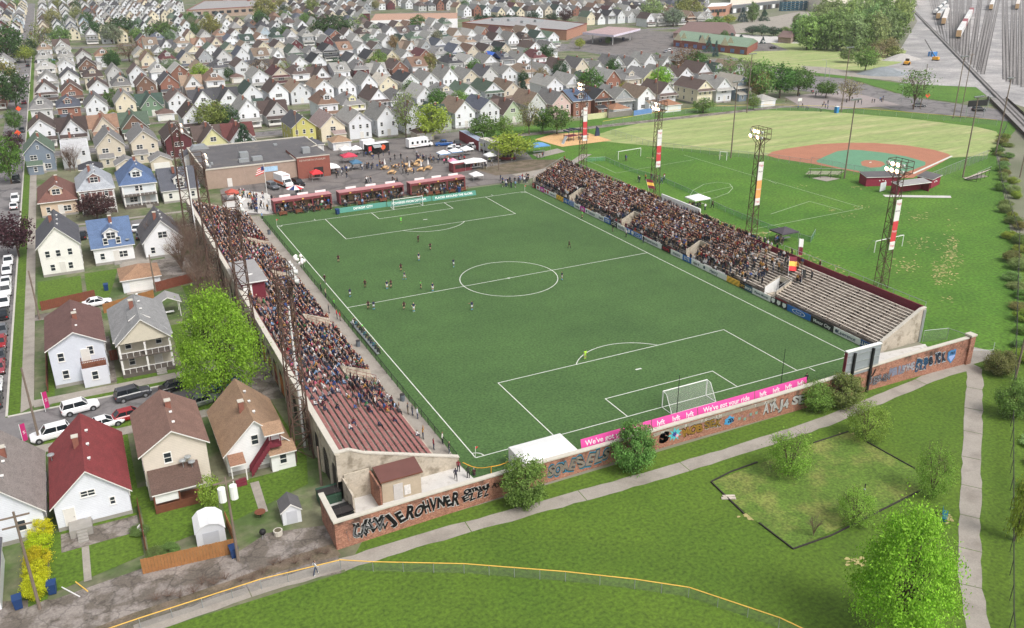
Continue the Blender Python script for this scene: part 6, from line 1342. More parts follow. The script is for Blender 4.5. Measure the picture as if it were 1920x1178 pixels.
def bleacher(px_, py_, label, rz):
    p = G(px_,py_); t = thing('bleacher', label, 'bleacher', (p.x,p.y,0), rz, 'aluminium bleachers by the diamond')
    for r in range(5): MB().lohi(-4.5,4.5,r*.65-.14,r*.65+.14,.45+.35*r,.5+.35*r,M_grey).build('seat_board', t)
    mb = MB()
    for x in (-4,-1.3,1.3,4): mb.tube((x,-.3,0),(x,2.8,1.8),.05,M_dark); mb.tube((x,2.7,0),(x,2.7,2.6),.05,M_dark); mb.tube((x,-.2,.03),(x,2.8,.03),.04,M_dark)
    mb.tube((-4.5,2.75,2.6),(4.5,2.75,2.6),.04,M_galv); mb.build('frame', t)
bleacher(1542,330,'aluminium bleacher on a slab left of the diamond',R(150)); bleacher(1822,333,'aluminium bleacher on a slab right of the diamond',R(196))
sheet('bleacher_slab', px([(1522,335),(1545,331),(1575,336),(1550,341)]), .06, M_walk); sheet('bleacher_slab', px([(1805,334),(1845,328),(1852,332),(1815,338)]), .06, M_walk)
p = G(1654,360); tag(MB().lohi(-1.2,1.2,-.05,.05,.3,2.4,mat('grey sign face',(206,212,214),.1,1,.7)).build('sign_board', None, loc=(p.x,p.y,0), rz=R(10)), 'pale sign board standing in front of the closed dugout', 'sign')
# lawn goals
def lawn_goal(a, b, label, W):
    p, q = G(*a), G(*b); d = q-p; t = thing('lawn_goal', label, 'goal', p, math.atan2(d.y,d.x), 'goals on the lawn pitch'); L = d.length; mb = MB(); mb.path([(0,0,0),(0,0,2.4),(L,0,2.4),(L,0,0)],.08,M_white,6); mb.build('goal_frame', t); mb = MB(); mb.path([(0,0,2.4),(0,.8,2.3),(0,1.8,0)],.04,M_galv); mb.path([(L,0,2.4),(L,.8,2.3),(L,1.8,0)],.04,M_galv); mb.build('back_stay', t)
lawn_goal((1159,300),(1201,293),'white lawn goal beside the playground',7); lawn_goal((1349,300),(1362,301),'small white lawn goal by the outfield fence',3); lawn_goal((1639,474),(1691,462),'white lawn goal behind the nearest right floodlight tower',7)
# poles
def pole(px_, py_, pt, label, arms=1, r=.16, m=None, lights=0, group='utility poles'):
    b, h = HT(px_, py_, pt); t = thing('utility_pole', label, 'pole', (b.x,b.y,0), 0, group); m = m or M_pole; MB().tube((0,0,0),(0,0,h),r,m,8,r*.65).build('pole', t)
    for i in range(arms): MB().lohi(-1.2,1.2,-.06,.06,h-.6-1.0*i,h-.46-1.0*i,m).build('crossarm', t)
    if lights:
        mb = MB(); mb.lohi(-1.7,1.7,-.08,.08,h-.3,h-.15,M_dark); mb.build('crossarm', t); lm = MB().tube((0,0,0),(0,-.35,-.2),.12,M_galv,8,.26).mesh('floodlamp')
        for x in (-1.5,-.9,-.3,.3,.9,1.5)[:lights]: link('floodlamp', lm, t, (x,-.1,h-.02)); 
    return t, h
M_pole = mat('grey timber pole',(122,108,96),.15,2,.9)
for a in ((75,1142,960,'timber utility pole beside the yellow hedge',2),(75,830,690,'leaning dark pole at the street corner',0),(75,600,508,'timber pole by the pavement near the white house',0),(292,548,478,'timber pole with white transformer beside the tan garage',0),(1903,712,500,'dark leaning pole at the right edge above the bush',0),(1912,333,230,'grey pole at the far right edge',0),(1800,222,100,'timber pole beside the road under the bridge',1),(1725,205,120,'timber pole beside the main road',0),(935,320,280,'tall lamp pole beside the red kiosk',0),(997,170,108,'pole behind the pink house',1),(1140,222,172,'pole in front of the white tan roofed house',0),(603,910,838,'short pole at the grandstand corner',0),(360,100,60,'pole between the tan hipped roofs',1),(560,280,210,'pole behind the cream house',0)):
    pole(*a[:4], arms=a[4])
for a in ((1370,297,152,'tall floodlight pole left of the ball diamond',6),(1400,212,100,'tall floodlight pole behind the outfield fence',6),(1583,335,185,'tall floodlight pole beside the left bleacher',6),(1577,211,88,'tall floodlight pole by the basketball court',6),(1787,222,105,'tall floodlight pole by the main road',6),(1805,333,180,'tall floodlight pole beside the right bleacher',6),(1866,292,145,'tall floodlight pole at the right corner of the outfield',4),(1230,208,112,'tall floodlight pole behind the outfield corner',6)):
    pole(*a[:4], arms=0, lights=a[4], r=.2, group='floodlight poles of the ball field')
t, h = pole(447,1052,895,'timber utility pole with two white transformers behind the wooden fence',1)
for x in (-.55,.55): mb = MB(); mb.tube((x,-.35,h-2.4),(x,-.35,h-.9),.38,M_white,10); mb.build('transformer', t)
def lamp(px_, py_, pt, label):
    b, h = HT(px_,py_,pt); t = thing('street_lamp', label, 'lamp', (b.x,b.y,0), 0, 'street lamps'); MB().tube((0,0,0),(0,0,h-.8),.12,M_galv,8,.07).build('pole', t); mb = MB(); mb.path([(0,0,h-.8),(-.4,0,h-.2),(-1.2,0,h),(-2,0,h)],.06,M_galv); mb.build('arm', t); MB().lohi(-2.6,-1.9,-.15,.15,h-.08,h+.06,M_galv).build('lamp_head', t)
for a in ((907,290,247,'street lamp beside the grey trailer'),(1546,148,112,'street lamp left of a pair by the access road'),(1554,149,126,'street lamp right of a pair by the access road'),(1690,190,158,'street lamp beside the lone spreading tree'),(1850,210,170,'street lamp beside the bridge')): lamp(*a)
# flagpole, blue toilet, highway sign
b, h = HT(505,398,308); t = thing('flagpole', 'white flagpole with stars and stripes in front of the hall', 'flagpole', (b.x,b.y,0)); MB().tube((0,0,0),(0,0,h),.08,M_white,8,.05).build('pole', t); mb = MB()
for i in range(7): mb.quad((-.05-.02*i,0,h-.4-.24*i),(-1.5-.1*i,.15,h-1.0-.24*i),(-1.5-.1*i,.15,h-1.24-.24*i),(-.05-.02*i,0,h-.64-.24*i),TM['red'] if i%2==0 else M_white)
mb.quad((-.04,-.03,h-.4),(-.7,.04,h-.66),(-.7,.04,h-1.5),(-.04,-.03,h-1.3),mat('umbrella navy')); mb.build('flag', t)
p = G(1568,212); t = thing('portable_toilet','blue portable toilet by the basketball court','toilet',(p.x,p.y,0)); MB().lohi(-.6,.6,-.6,.6,0,2.2,mat('toilet blue',(40,120,180),.05)).build('body', t); MB().lohi(-.62,.62,-.62,.62,2.21,2.4,M_white).build('roof', t); MB().lohi(-.35,.35,-.63,-.61,.15,1.95,mat('toilet door blue',(60,140,200),.05)).build('door', t)
b = G(1828,222); t = thing('highway_sign','back of a black highway message sign beside the bridge','sign',(b.x,b.y,0),R(-10)); MB().lohi(-4,4,-.2,.2,4.2,6.2,M_black).build('panel', t); pm = MB().tube((0,0,0),(0,0,4.2),.15,M_galv).mesh('post'); link('post',pm,t,(-3.8,.35,0)); link('post',pm,t,(3.8,.35,0))
p = G(1737,195); t = thing('road_work_sign','orange diamond road work sign beside the lone tree','sign',(p.x,p.y,0),R(-20)); mb = MB(); mb.add([(x,y,z) for y in (-.03,.03) for x,z in ((-1,3.2),(0,2.2),(1,3.2),(0,4.2))],[(0,1,2,3),(7,6,5,4),(0,4,5,1),(1,5,6,2),(2,6,7,3),(3,7,4,0)],mat('sign orange',(238,92,52),.02)); mb.build('panel', t); MB().tube((0,.08,0),(0,.08,3.2),.06,M_galv).build('post', t)
for px_, py_, lb in ((36,262,'orange arrow road work sign on the left street, nearer one'),(37,215,'orange arrow road work sign on the left street, farther one')):
    p = G(px_,py_); t = thing('road_work_sign',lb,'sign',(p.x,p.y,0)); mb = MB(); mb.add([(x,y,z) for y in (-.03,.03) for x,z in ((-1,2.2),(0,1.2),(1,2.2),(0,3.2))],[(0,1,2,3),(7,6,5,4),(0,4,5,1),(1,5,6,2),(2,6,7,3),(3,7,4,0)],mat('sign orange')); mb.build('panel', t); MB().tube((0,.08,0),(0,.08,2.2),.05,M_galv).build('post', t)
for px_, py_, lb in ((86,773,'magenta feather banner on the street corner'),(45,835,'magenta feather banner beside the white house')):
    p = G(px_,py_); t = thing('feather_banner',lb,'banner',(p.x,p.y,0),R(30)); MB().tube((0,0,0),(0,0,3.0),.04,M_white).build('pole', t); MB().lohi(.05,.65,-.02,.02,.5,2.9,mat('magenta cloth',(186,40,110),.05)).build('cloth', t); text('lyft',.4,M_white,t,(.35,-.035,1.7),(R(90),R(-90),0),extr=.002)
# right: railway, bridge, wagons
M_rail = mat('rail steel',(74,68,66),.1,1,.6); M_tie = mat('dark sleepers',(92,84,80),.15,2,.95)
def track(name, A, B, z=.05):
    A, B = Vector((A[0],A[1],0)), Vector((B[0],B[1],0)); d = (B-A).normalized(); nn = Vector((-d.y,d.x,0)); mb = MB()
    for o_, w_, zz, m in ((0,1.9,z,M_ballB),(-.72,.3,z+.14,M_rail),(.72,.3,z+.14,M_rail)):
        a, b = A+nn*(o_-w_/2), A+nn*(o_+w_/2); c, e = B+nn*(o_+w_/2), B+nn*(o_-w_/2)
        mb.quad(*[(p.x,p.y,zz) for p in (a,e,c,b)], m)
    struct(mb.build(name))
tr = [((1640+700/4.907,1178*.0+90/1.0),(1700,0))]
for i, (a, b) in enumerate((((1716,14),(1706,-12)),((1760,62),(1742,-8)),((1768,74),(1752,-8)),((1778,84),(1776,-8)),((1788,92),(1790,-8)),((1796,98),(1802,-8)),((1806,110),(1816,-8)),((1818,118),(1836,-8)),((1828,128),(1856,-8)),((1836,136),(1868,-8)),((1884,150),(1880,-8)),((1896,155),(1898,-8)),((1912,160),(1912,-8)),((1925,150),(1926,-8)))):
    track('railway_track', G(*a), G(*b), .05+.006*i)
    track('railway_track', G(a[0]+6,a[1]+4), G(b[0]+(5 if b[0] < 1860 else 7),b[1]), .053+.006*i)
A, B = G(1712,20), G(1925,240); track('railway_track', A, B, .5); 
d = (B-A).normalized(); nn = Vector((-d.y,d.x,0)); mb = MB(); 
C0, C1 = G(1868,186), G(1990,306)
t = thing('railway_bridge','dark girder railway bridge over the road at the right edge','bridge',(C0.x,C0.y,0)); mb = MB()
for s in (-3.2,3.2): a = C0+nn*s-C0; b = C1+nn*s-C0; mb.add([(a.x,a.y,-1.5),(b.x,b.y,-1.5),(b.x,b.y,1.1),(a.x,a.y,1.1)],[(0,1,2,3)],mat('girder brown',(66,52,46),.1)); q = nn*.2; mb.add([(a.x+q.x,a.y+q.y,-1.5),(b.x+q.x,b.y+q.y,-1.5),(b.x+q.x,b.y+q.y,1.1),(a.x+q.x,a.y+q.y,1.1)],[(3,2,1,0)],mat('girder brown'))
mb.build('girder', t); mb = MB(); a, b = C0*0, C1-C0; mb.add([((a+nn*-3).x,(a+nn*-3).y,.42),((b+nn*-3).x,(b+nn*-3).y,.42),((b+nn*3).x,(b+nn*3).y,.42),((a+nn*3).x,(a+nn*3).y,.42)],[(0,1,2,3)],M_ballB); mb.build('deck', t)
M_wag = mat('wagon', obj=True, var=.08, scale=.4, rough=.7, fine=.05)
def wagon(P, Q, n, L, col, label, h=5.2, end=(196,160,116), tank=False):
    d = (Q-P).normalized(); ang = math.atan2(d.y,d.x); key = ('wag',tank,L,h)
    if key not in HC:
        mb = MB(); e = MB(); u = MB(); u.lohi(-L/2,L/2,-1.1,1.1,.9,1.2,M_dark)
        if tank: mb.tube((-L/2+.6,0,2.6),(L/2-.6,0,2.6),1.5,M_wag,12); e.tube((0,0,4.0),(0,0,4.6),.5,M_galv,8)
        else: mb.lohi(-L/2+.1,L/2-.1,-1.5,1.5,1.2,h,M_wag); e.lohi(-L/2,-L/2+.1,-1.45,1.45,1.2,h-.1,M_wag)
        wm = MB(); wm.tube((0,-1.0,.48),(0,1.0,.48),.48,M_dark,10); HC[key] = (mb.mesh('body'), e.mesh('end_wall' if not tank else 'dome'), u.mesh('underframe'), wm.mesh('wheelset'))
    a, b, c, wm = HC[key]
    for i in range(n):
        p = P+d*(L/2+i*(L+1.0)); t = thing('rail_wagon', '%s, %s from its near end' % (label, nth(i)), 'wagon', (p.x,p.y,.1), ang, 'railway wagons'); link('body',a,t,color=col if not isinstance(col,list) else col[i%len(col)]); o = link('end_wall' if not tank else 'dome',b,t,color=end); link('underframe',c,t)
        for q in (-.38,-.3,.3,.38): link('wheelset',wm,t,(L*q,0,0))
wagon(G(1796,73),G(1833,4),9,24,[(216,216,214),(206,206,206),(214,212,210),(150,80,86),(210,208,206)],'white wagon in the long central train')
wagon(G(1768,48),G(1785,-2),5,22,(214,210,206),'white wagon with orange end in the left train')
wagon(G(1857,20),G(1866,-5),3,24,(216,214,212),'white wagon with orange end right of the central train')
wagon(G(1906,19),G(1912,-6),3,24,(214,206,200),'white wagon with orange end at the right edge')
wagon(G(1752,28),G(1790,-8),8,18,[(220,220,218),(70,80,84),(224,222,220)],'tank wagon in the leftmost train',tank=True)
wagon(G(1758,38),G(1800,-8),5,22,[(206,204,202),(170,174,176)],'grey hopper wagon beside the tank wagons')
# crane and loader, spoil
p = G(1754,114); t = thing('crane','yellow tracked crane with blue box in the rail yard','crane',(p.x,p.y,0),R(20)); t.scale = (.5,.5,.6); M_yel = mat('machine yellow',(226,164,52),.06)
MB().lohi(-2.2,2.2,-3,3,1.0,3.2,M_yel).build('cab', t); tm = MB().lohi(-.5,.5,-3.2,3.2,0,1.0,M_dark).mesh('track'); link('track',tm,t,(-1.8,0,0)); link('track',tm,t,(1.8,0,0)); mb = MB(); mb.tube((-.6,1,3),(-1.5,14,17),.18,M_dark,5); mb.tube((.6,1,3),(.3,14,17),.18,M_dark,5); mb.build('boom', t)
p = G(1748,106); tag(MB().lohi(-1.9,1.9,-1.4,1.4,0,2.4,mat('blue crate',(66,128,190),.05)).lohi(-1.95,1.95,-.15,.15,0,2.45,M_white).build('container_box',None,loc=(p.x,p.y,0)),'bright blue box beside the yellow crane','container')
p = G(1700,122); t = thing('loader','yellow wheel loader beside the spoil heaps','loader',(p.x,p.y,0),R(30)); t.scale = (.7,.7,.7); MB().lohi(-4,2,-1.4,1.4,1.2,2.8,M_yel).build('body', t); MB().lohi(-1,1,-1.2,1.2,2.8,4.4,M_void).build('cab', t); wm = MB().tube((0,-.4,0),(0,.4,0),1.0,M_black,12).mesh('wheel')
for x,y in ((-2.6,-1.5),(-2.6,1.5),(1.4,-1.5),(1.4,1.5)): link('wheel',wm,t,(x,y,1.0))
mb = MB(); mb.extr([(3,.2),(5.4,.2),(5.0,1.6),(3.2,1.6)],'y',-1.7,1.7,M_yel); mb.build('bucket', t)
for i,(a,b,rx,h,c) in enumerate(((1655,138,14,3.4,(128,134,138)),(1690,112,12,3.4,(170,166,162)),(1672,137,10,2.6,(146,148,150)))):
    p = G(a,b); mb = MB(); n = 12; q = random.Random(i); ringp = []
    for j in range(5):
        f = 1-j/4.6; ringp.append([(rx*f*q.uniform(.85,1.1)*math.cos(6.283*k/n),rx*.7*f*q.uniform(.85,1.1)*math.sin(6.283*k/n),h*(1-f)) for k in range(n)])
    vs = sum(ringp,[]); fs = [(j*n+k,j*n+(k+1)%n,(j+1)*n+(k+1)%n,(j+1)*n+k) for j in range(4) for k in range(n)]+[tuple(range(4*n,5*n))]; mb.add(vs,fs,mat('spoil %d'%i,c,.15,.4,.95)); tag(mb.build('spoil_heap',None,loc=(p.x,p.y,0)),['grey blue gravel heap by the road','pale rubble heap beside the loader','grey gravel heap behind the lone tree'][i],'heap')
# larger buildings beyond
def block(name, label, cat, corners, h, wall, roof, z=0, parapet=None):
    P = [G(a,b)[:2] for a,b in corners]; t = thing(name, label, cat, (0,0,0)); mb = MB(); mb.prism(P, z, z+h, wall, top=roof); mb.build('wall', t)
    if parapet:
        mb = MB()
        for a, b in zip(P, P[1:]+P[:1]): d = Vector((b[0]-a[0],b[1]-a[1],0)); mb.box(((a[0]+b[0])/2,(a[1]+b[1])/2,z+h+.2),(d.length+.4,.4,.5),parapet,math.atan2(d.y,d.x))
        mb.build('parapet', t)
    return t, P
t, P = block('school','flat-roofed two tone brick school at the top left','school',((352,36),(478,28),(500,14),(385,16)),7,M_brkt,M_roofgrey,0,M_brkr)
mb = MB(); a, b = Vector((*P[0],0)), Vector((*P[1],0)); d = b-a; ang = math.atan2(d.y,d.x)
for i in range(9): c = a+d*(i+.5)/9; mb.box((c.x,c.y-.1,4.2),(4.2,.3,2.2),M_glass,ang)
mb.build('window', t); mb = MB(); p = G(468,16); mb.tube((p.x,p.y,7),(p.x,p.y,17),1.6,M_brkr,10); mb.build('chimney', t)
t, P = block('brick_block','low tan brick block with grey flat roof behind the houses','building',((867,60),(1062,76),(1100,62),(950,44)),6.0,mat('warm tan brick',(176,130,108),.08,.6,.9),M_roofgrey,0,M_brkr)
mb = MB(); [mb.lohi(G(a,b).x-3,G(a,b).x+3,G(a,b).y-2,G(a,b).y+2,6.02,7.6,M_galv) for a,b in ((930,55),(960,56),(985,60),(1010,58))]; mb.build('roof_plant', t)
t, P = block('white_shop','long white flat shop with tan roof beside the rows','building',((696,56),(858,52),(858,40),(705,42)),6.5,M_tw,mat('tan flat roof',(176,140,120),.08,.3,.9),0)
t = thing('fuel_station','fuel station canopy with white and red edge','canopy',(0,0,0)); P = [G(a,b) for a,b in ((1092,82),(1150,88),(1200,74),(1140,70))]; mb = MB(); mb.prism([(p.x,p.y) for p in P],5.6,6.8,mat('canopy edge',(214,206,220),.05),top=mat('canopy red top',(170,146,146),.1,.2)); mb.build('canopy', t)
for p in P: q = sum((P[i] for i in range(4)),Vector())/4; c = p+(q-p)*.35; MB().tube((c.x,c.y,0),(c.x,c.y,5.6),.35,M_white).build('column', t)
for k in (.3,.5,.7): q = P[0]+(P[2]-P[0])*k; MB().lohi(q.x-.5,q.x+.5,q.y-.9,q.y+.9,0,2.0,M_navy).build('pump', t)
t, P = block('plaza','brick shopping plaza with green roof and pale gables','building',((1262,88),(1400,104),(1420,92),(1290,74)),4.2,M_brkr,mat('green shingle roof',(120,140,120),.08,.3,.9),0)
c = (G(1262,88)+G(1420,92))/2
mb = MB(); A = [Vector((*p,4.25)) for p in P]; up = Vector((0,0,3.2)); m1, m2 = (A[0]+A[3])/2+up, (A[1]+A[2])/2+up; mb.add([A[0],A[1],A[2],A[3],m1,m2],[(0,1,5,4),(2,3,4,5),(1,2,5),(3,0,4)],mat('green shingle roof')); mb.build('roof', t)
for k in (.08,.42,.72):
    q = A[0]+(A[1]-A[0])*k; d = (A[1]-A[0]).normalized(); nn = Vector((d.y,-d.x,0)); mb = MB(); mb.poly([tuple(q+nn*.8-d*3.2+Vector((0,0,-.2))),tuple(q+nn*.8+d*3.2+Vector((0,0,-.2))),tuple(q+nn*.8+Vector((0,0,4.4)))],mat('cream gable',(222,212,180),.04)); mb.add([tuple(q-d*3.2-nn*4),tuple(q+d*3.2-nn*4),tuple(q-nn*4+Vector((0,0,4.3)))],[(0,1,2)],mat('cream gable')); mb.build('gable', t)
mb = MB(); a, b = A[0], A[1]
for i in range(8): c = a+(b-a)*(i+.5)/8; d = b-a; mb.box((c.x+.05,c.y-.1,1.6),(2.8,.3,2.0),mat('shop front',(96,120,168),.3,.5,.4),math.atan2(d.y,d.x))
mb.build('shop_front', t)
t, P = block('warehouse','huge pale warehouse with blank walls at the top right','warehouse',((1368,24),(1470,12),(1540,24),(1700,20),(1712,-22),(1380,-26)),16,mat('cream warehouse cladding',(226,218,204),.03,.1,.8),M_tw,0)
t, P = block('warehouse_office','tan warehouse office with dark windows','building',((1325,32),(1360,30),(1374,22),(1332,24)),8,mat('warm tan brick'),M_tw,0)
mb = MB(); a, b = Vector((*P[0],0)), Vector((*P[1],0)); d = b-a
for i in range(5): c = a+d*(i+.5)/5; mb.box((c.x,c.y-.2,4.5),(3.2,.5,2.4),M_glass,math.atan2(d.y,d.x))
mb.build('window', t)
t, P = block('loading_dock','dark loading dock strip along the warehouse','building',((1372,26),(1468,14),(1470,10),(1374,20)),6,mat('dock grey',(104,108,112),.1,.2),mat('dock roof',(96,98,104),.1,.2),0)
mb = MB(); a, b = Vector((*P[0],0)), Vector((*P[1],0)); d = b-a
for i in range(12): c = a+d*(i+.5)/12; mb.box((c.x,c.y-.2,2.2),(d.length/20,.6,3.4),M_void if i%3 else M_tw,math.atan2(d.y,d.x))
mb.build('dock_door', t)
p = G(1492,20); t = thing('rack_stack','teal steel racks stacked high beside the loading docks','racks',(p.x,p.y,0),R(-8)); mb = MB(); M_rk = mat('teal rack steel',(42,92,112),.1,.3)
for k in range(5):
    for i in range(8): mb.lohi(-16+i*4.3,-12.2+i*4.3,-2,2,k*1.6+.2,k*1.6+.8,M_rk)
for i in range(9): mb.lohi(-16.4+i*4.3,-16+i*4.3,-2,2,0,8,M_rk)
mb.build('rack', t)
def hall_hip(label, corners, e, r, wall, roofc, name='church'):
    P = [Vector((*G(a,b)[:2],0)) for a,b in corners]; t = thing(name, label, 'building', (0,0,0)); mb = MB(); mb.prism([(p.x,p.y) for p in P],0,e,wall); mb.build('wall', t); c = sum(P,Vector())/4; mb = MB(); o = [p+(p-c).normalized()*1.2+Vector((0,0,e)) for p in P]; m1 = (o[0]+o[3])/2*.65+(c+Vector((0,0,e)))*.35; m2 = (o[1]+o[2])/2*.65+(c+Vector((0,0,e)))*.35; m1.z = m2.z = r; mb.add(o+[m1,m2],[(0,1,5,4),(1,2,5),(2,3,4,5),(3,0,4)],roofc); mb.build('roof', t)
M_churchroof = mat('mauve brown roof',(118,96,92),.06,.3,.9)
hall_hip('low wide building with mauve brown hipped roof behind spruces',((1262,72),(1378,74),(1372,58),(1285,56)),3.4,8,M_brkt,M_churchroof)
hall_hip('small pavilion with brown hipped roof at the wood edge',((1458,80),(1482,82),(1492,76),(1468,74)),3.4,6.4,M_brkt,M_churchroof,'pavilion')
# basketball hoops
for a, b, lb in ((1496,205,'basketball hoop at the left of the court'),(1580,185,'basketball hoop at the back of the court')):
    p = G(a,b); t = thing('basketball_hoop',lb,'hoop',(p.x,p.y,0)); MB().tube((0,0,0),(0,0,4),.1,M_galv).build('pole', t); MB().lohi(-.9,.9,-.6,-.5,3.0,4.1,M_white).build('backboard', t); MB().tube((0,-.62,3.2),(0,-1.1,3.2),.04,TM['red'],6).build('rim', t)
# garden bed edging, benches, sheds, bins and small things in the yards
mb = MB(); M_tim = mat('dark edging timber',(54,48,46),.15,2,.9)
for pts in ([(1333,905),(1395,965)],[(1423,982),(1487,1031),(1560,1005),(1728,920)],[(1333,905),(1370,886),(1420,868)],[(1525,832),(1590,811)],[(1625,830),(1715,880)]):
    q = [G(a,b) for a,b in pts]
    for a, b in zip(q[:-1],q[1:]): d = b-a; mb.box(((a.x+b.x)/2,(a.y+b.y)/2,.12),(d.length,.12,.16),M_tim,math.atan2(d.y,d.x))
tag(mb.build('bed_edging'),'dark timber edging round the overgrown grass bed','edging')
sheet('bed_grass', px([(1333,905),(1410,973),(1487,1031),(1728,920),(1720,880),(1625,830),(1590,811),(1525,832)]), .03, mat('dry bed grass',(86,112,38),.16,.3,.95,fine=.45,fs=3,col2=(124,128,66),scale2=.22,thr=.58,soft=.12))
mb = MB(); 
for a, b, rx in ((1592,818,1.0),(1410,968,1.0),(1610,1052,.9),(1775,972,.8)): p = G(a,b); [patch(mb, p+Vector((rnd.gauss(0,rx*.6),rnd.gauss(0,rx*.4),0)), rx*rnd.uniform(.1,.4), rx*rnd.uniform(.08,.3), M_straw, .05+.0006*i) for i in range(26)]
stuff(mb.build('bare_patch'))['label'] = 'bare earth patches around the timber edged bed'
p = G(1771,972); t = thing('park_bench','teal park bench on the lawn beside the path','bench',(p.x,p.y,0),R(35)); M_bt = mat('teal bench slats',(30,110,126),.06)
mb = MB(); [mb.lohi(-.9,.9,-.25+.13*i,-.15+.13*i,.42,.47,M_bt) for i in range(4)]; mb.build('seat', t); mb = MB(); [mb.lohi(-.9,.9,.28,.32,.55+.15*i,.66+.15*i,M_bt) for i in range(3)]; mb.build('backrest', t); lg = MB().lohi(-.04,.04,-.25,.3,0,.42,M_bt).mesh('leg'); link('leg',lg,t,(-.7,0,0)); link('leg',lg,t,(.7,0,0))
p = G(1619,930); t = thing('hydrant_post','slim dark post in the timber edged bed','post',(p.x,p.y,0)); MB().tube((0,0,0),(0,0,1.6),.07,M_dark).build('post', t); MB().ball((0,0,.9),.12,M_galv).build('collar', t)
p = G(1366,936); tag(MB().box((0,0,.1),(1.6,.35,.14),M_grey,R(-30)).box((.2,.25,.22),(1.4,.3,.1),M_grey,R(-24)).build('plank_pile',None,loc=(p.x,p.y,0)),'weathered planks beside the bed edging','planks')
M_shedw = mat('shed white',(214,216,220),.05,1,.7,wave=('X',3,.05)); M_sheddoor = mat('shed door grey',(190,192,198),.05)
def shed(px_,py_,W,D,e,r,roofm,label,gam=False,rz=0):
    p = G(px_,py_); t = thing('garden_shed',label,'shed',(p.x,p.y,0),rz); mb = MB()
    pr = [(-W/2,0),(W/2,0),(W/2,e),(W*.3,r-.25),(0,r),(-W*.3,r-.25),(-W/2,e)] if gam else prof(-W/2,W/2,e,r); mb.extr(pr,'y',0,D,M_shedw); mb.build('wall', t); mb = MB()
    up = pr[2:] if not gam else pr[2:]
    if gam:
        for a, b in zip(up[:-1],up[1:]): mb.extr([(a[0]*1.06,a[1]+.03),(a[0]*1.06,a[1]+.1),(b[0]*1.06,b[1]+.1),(b[0]*1.06,b[1]+.03)],'y',-.12,D+.12,roofm)
    else: roof_gable(mb,-W/2,W/2,0,D,e-.1,r-.1,.15,'y',roofm)
    mb.build('roof', t); mb = MB(); mb.lohi(-W*.28,W*.28,-.03,-.004,.05,e*.95,M_sheddoor); mb.build('door', t)
shed(398,1020,2.9,3.0,1.6,2.5,M_tw,'white metal shed with barrel roof behind the wooden fence',True,R(-3))
shed(549,982,2.0,2.3,1.7,2.5,M_tar,'small white shed with dark roof near the grandstand corner',False,R(-4))
p = G(318,590); t = thing('gazebo','white roofed garden gazebo on posts behind the maple','gazebo',(p.x,p.y,0)); mb = MB(); roof_gable(mb,-1.9,1.9,-1.6,1.6,2.6,3.6,.2,'y',M_roofgrey); mb.build('roof', t); cm = MB().tube((0,0,0),(0,0,2.6),.07,M_trim).mesh('post'); [link('post',cm,t,(x,y,0)) for x in (-1.7,1.7) for y in (-1.5,1.5)]; MB().lohi(-.8,.8,-.3,.3,.5,.6,M_white).build('swing_seat', t)
M_bin = mat('blue wheelie bin',(32,62,110),.05,1,.5)
def binmesh(m):
    b = MB(); b.add([(-.26,-.28,.08),(.26,-.28,.08),(.26,.28,.08),(-.26,.28,.08),(-.32,-.36,1.0),(.32,-.36,1.0),(.32,.36,1.0),(-.32,.36,1.0)],[(3,2,1,0),(0,1,5,4),(1,2,6,5),(2,3,7,6),(3,0,4,7)],m); l = MB(); l.add([(-.34,-.38,1.0),(.34,-.38,1.0),(.34,.4,1.02),(-.34,.4,1.02),(-.34,-.38,1.05),(.34,-.38,1.05),(.34,.4,1.1),(-.34,.4,1.1)],[(4,5,6,7),(0,1,5,4),(1,2,6,5),(2,3,7,6),(3,0,4,7),(3,2,1,0)],m); w_ = MB(); w_.tube((-.3,.3,.1),(.3,.3,.1),.1,M_black,8); return b.mesh('body'), l.mesh('lid'), w_.mesh('wheels')
BM = binmesh(M_bin)
for a, b, lb in ((440,1044,'blue wheelie bin below the wooden fence and utility pole'),(100,1112,'blue wheelie bin at the foot of the yellow hedge'),(36,1140,'blue wheelie bin beside the bottom left garage'),(137,508,'blue wheelie bin behind the white two storey house'),(240,487,'blue wheelie bin behind the blue roofed house'),(290,478,'blue wheelie bin beside the dark roofed house'),(200,545,'blue wheelie bin beside the tan garage'),(633,402,'blue bin between the left and middle containers'),(861,361,'blue bin between the middle and right containers')):
    p = G(a,b); t = thing('wheelie_bin',lb,'bin',(p.x,p.y,0),rnd.uniform(-.3,.3),'blue wheelie bins'); link('body',BM[0],t,scale=(1.25,1.25,1.2)); link('lid',BM[1],t,scale=(1.25,1.25,1.2)); link('wheels',BM[2],t)
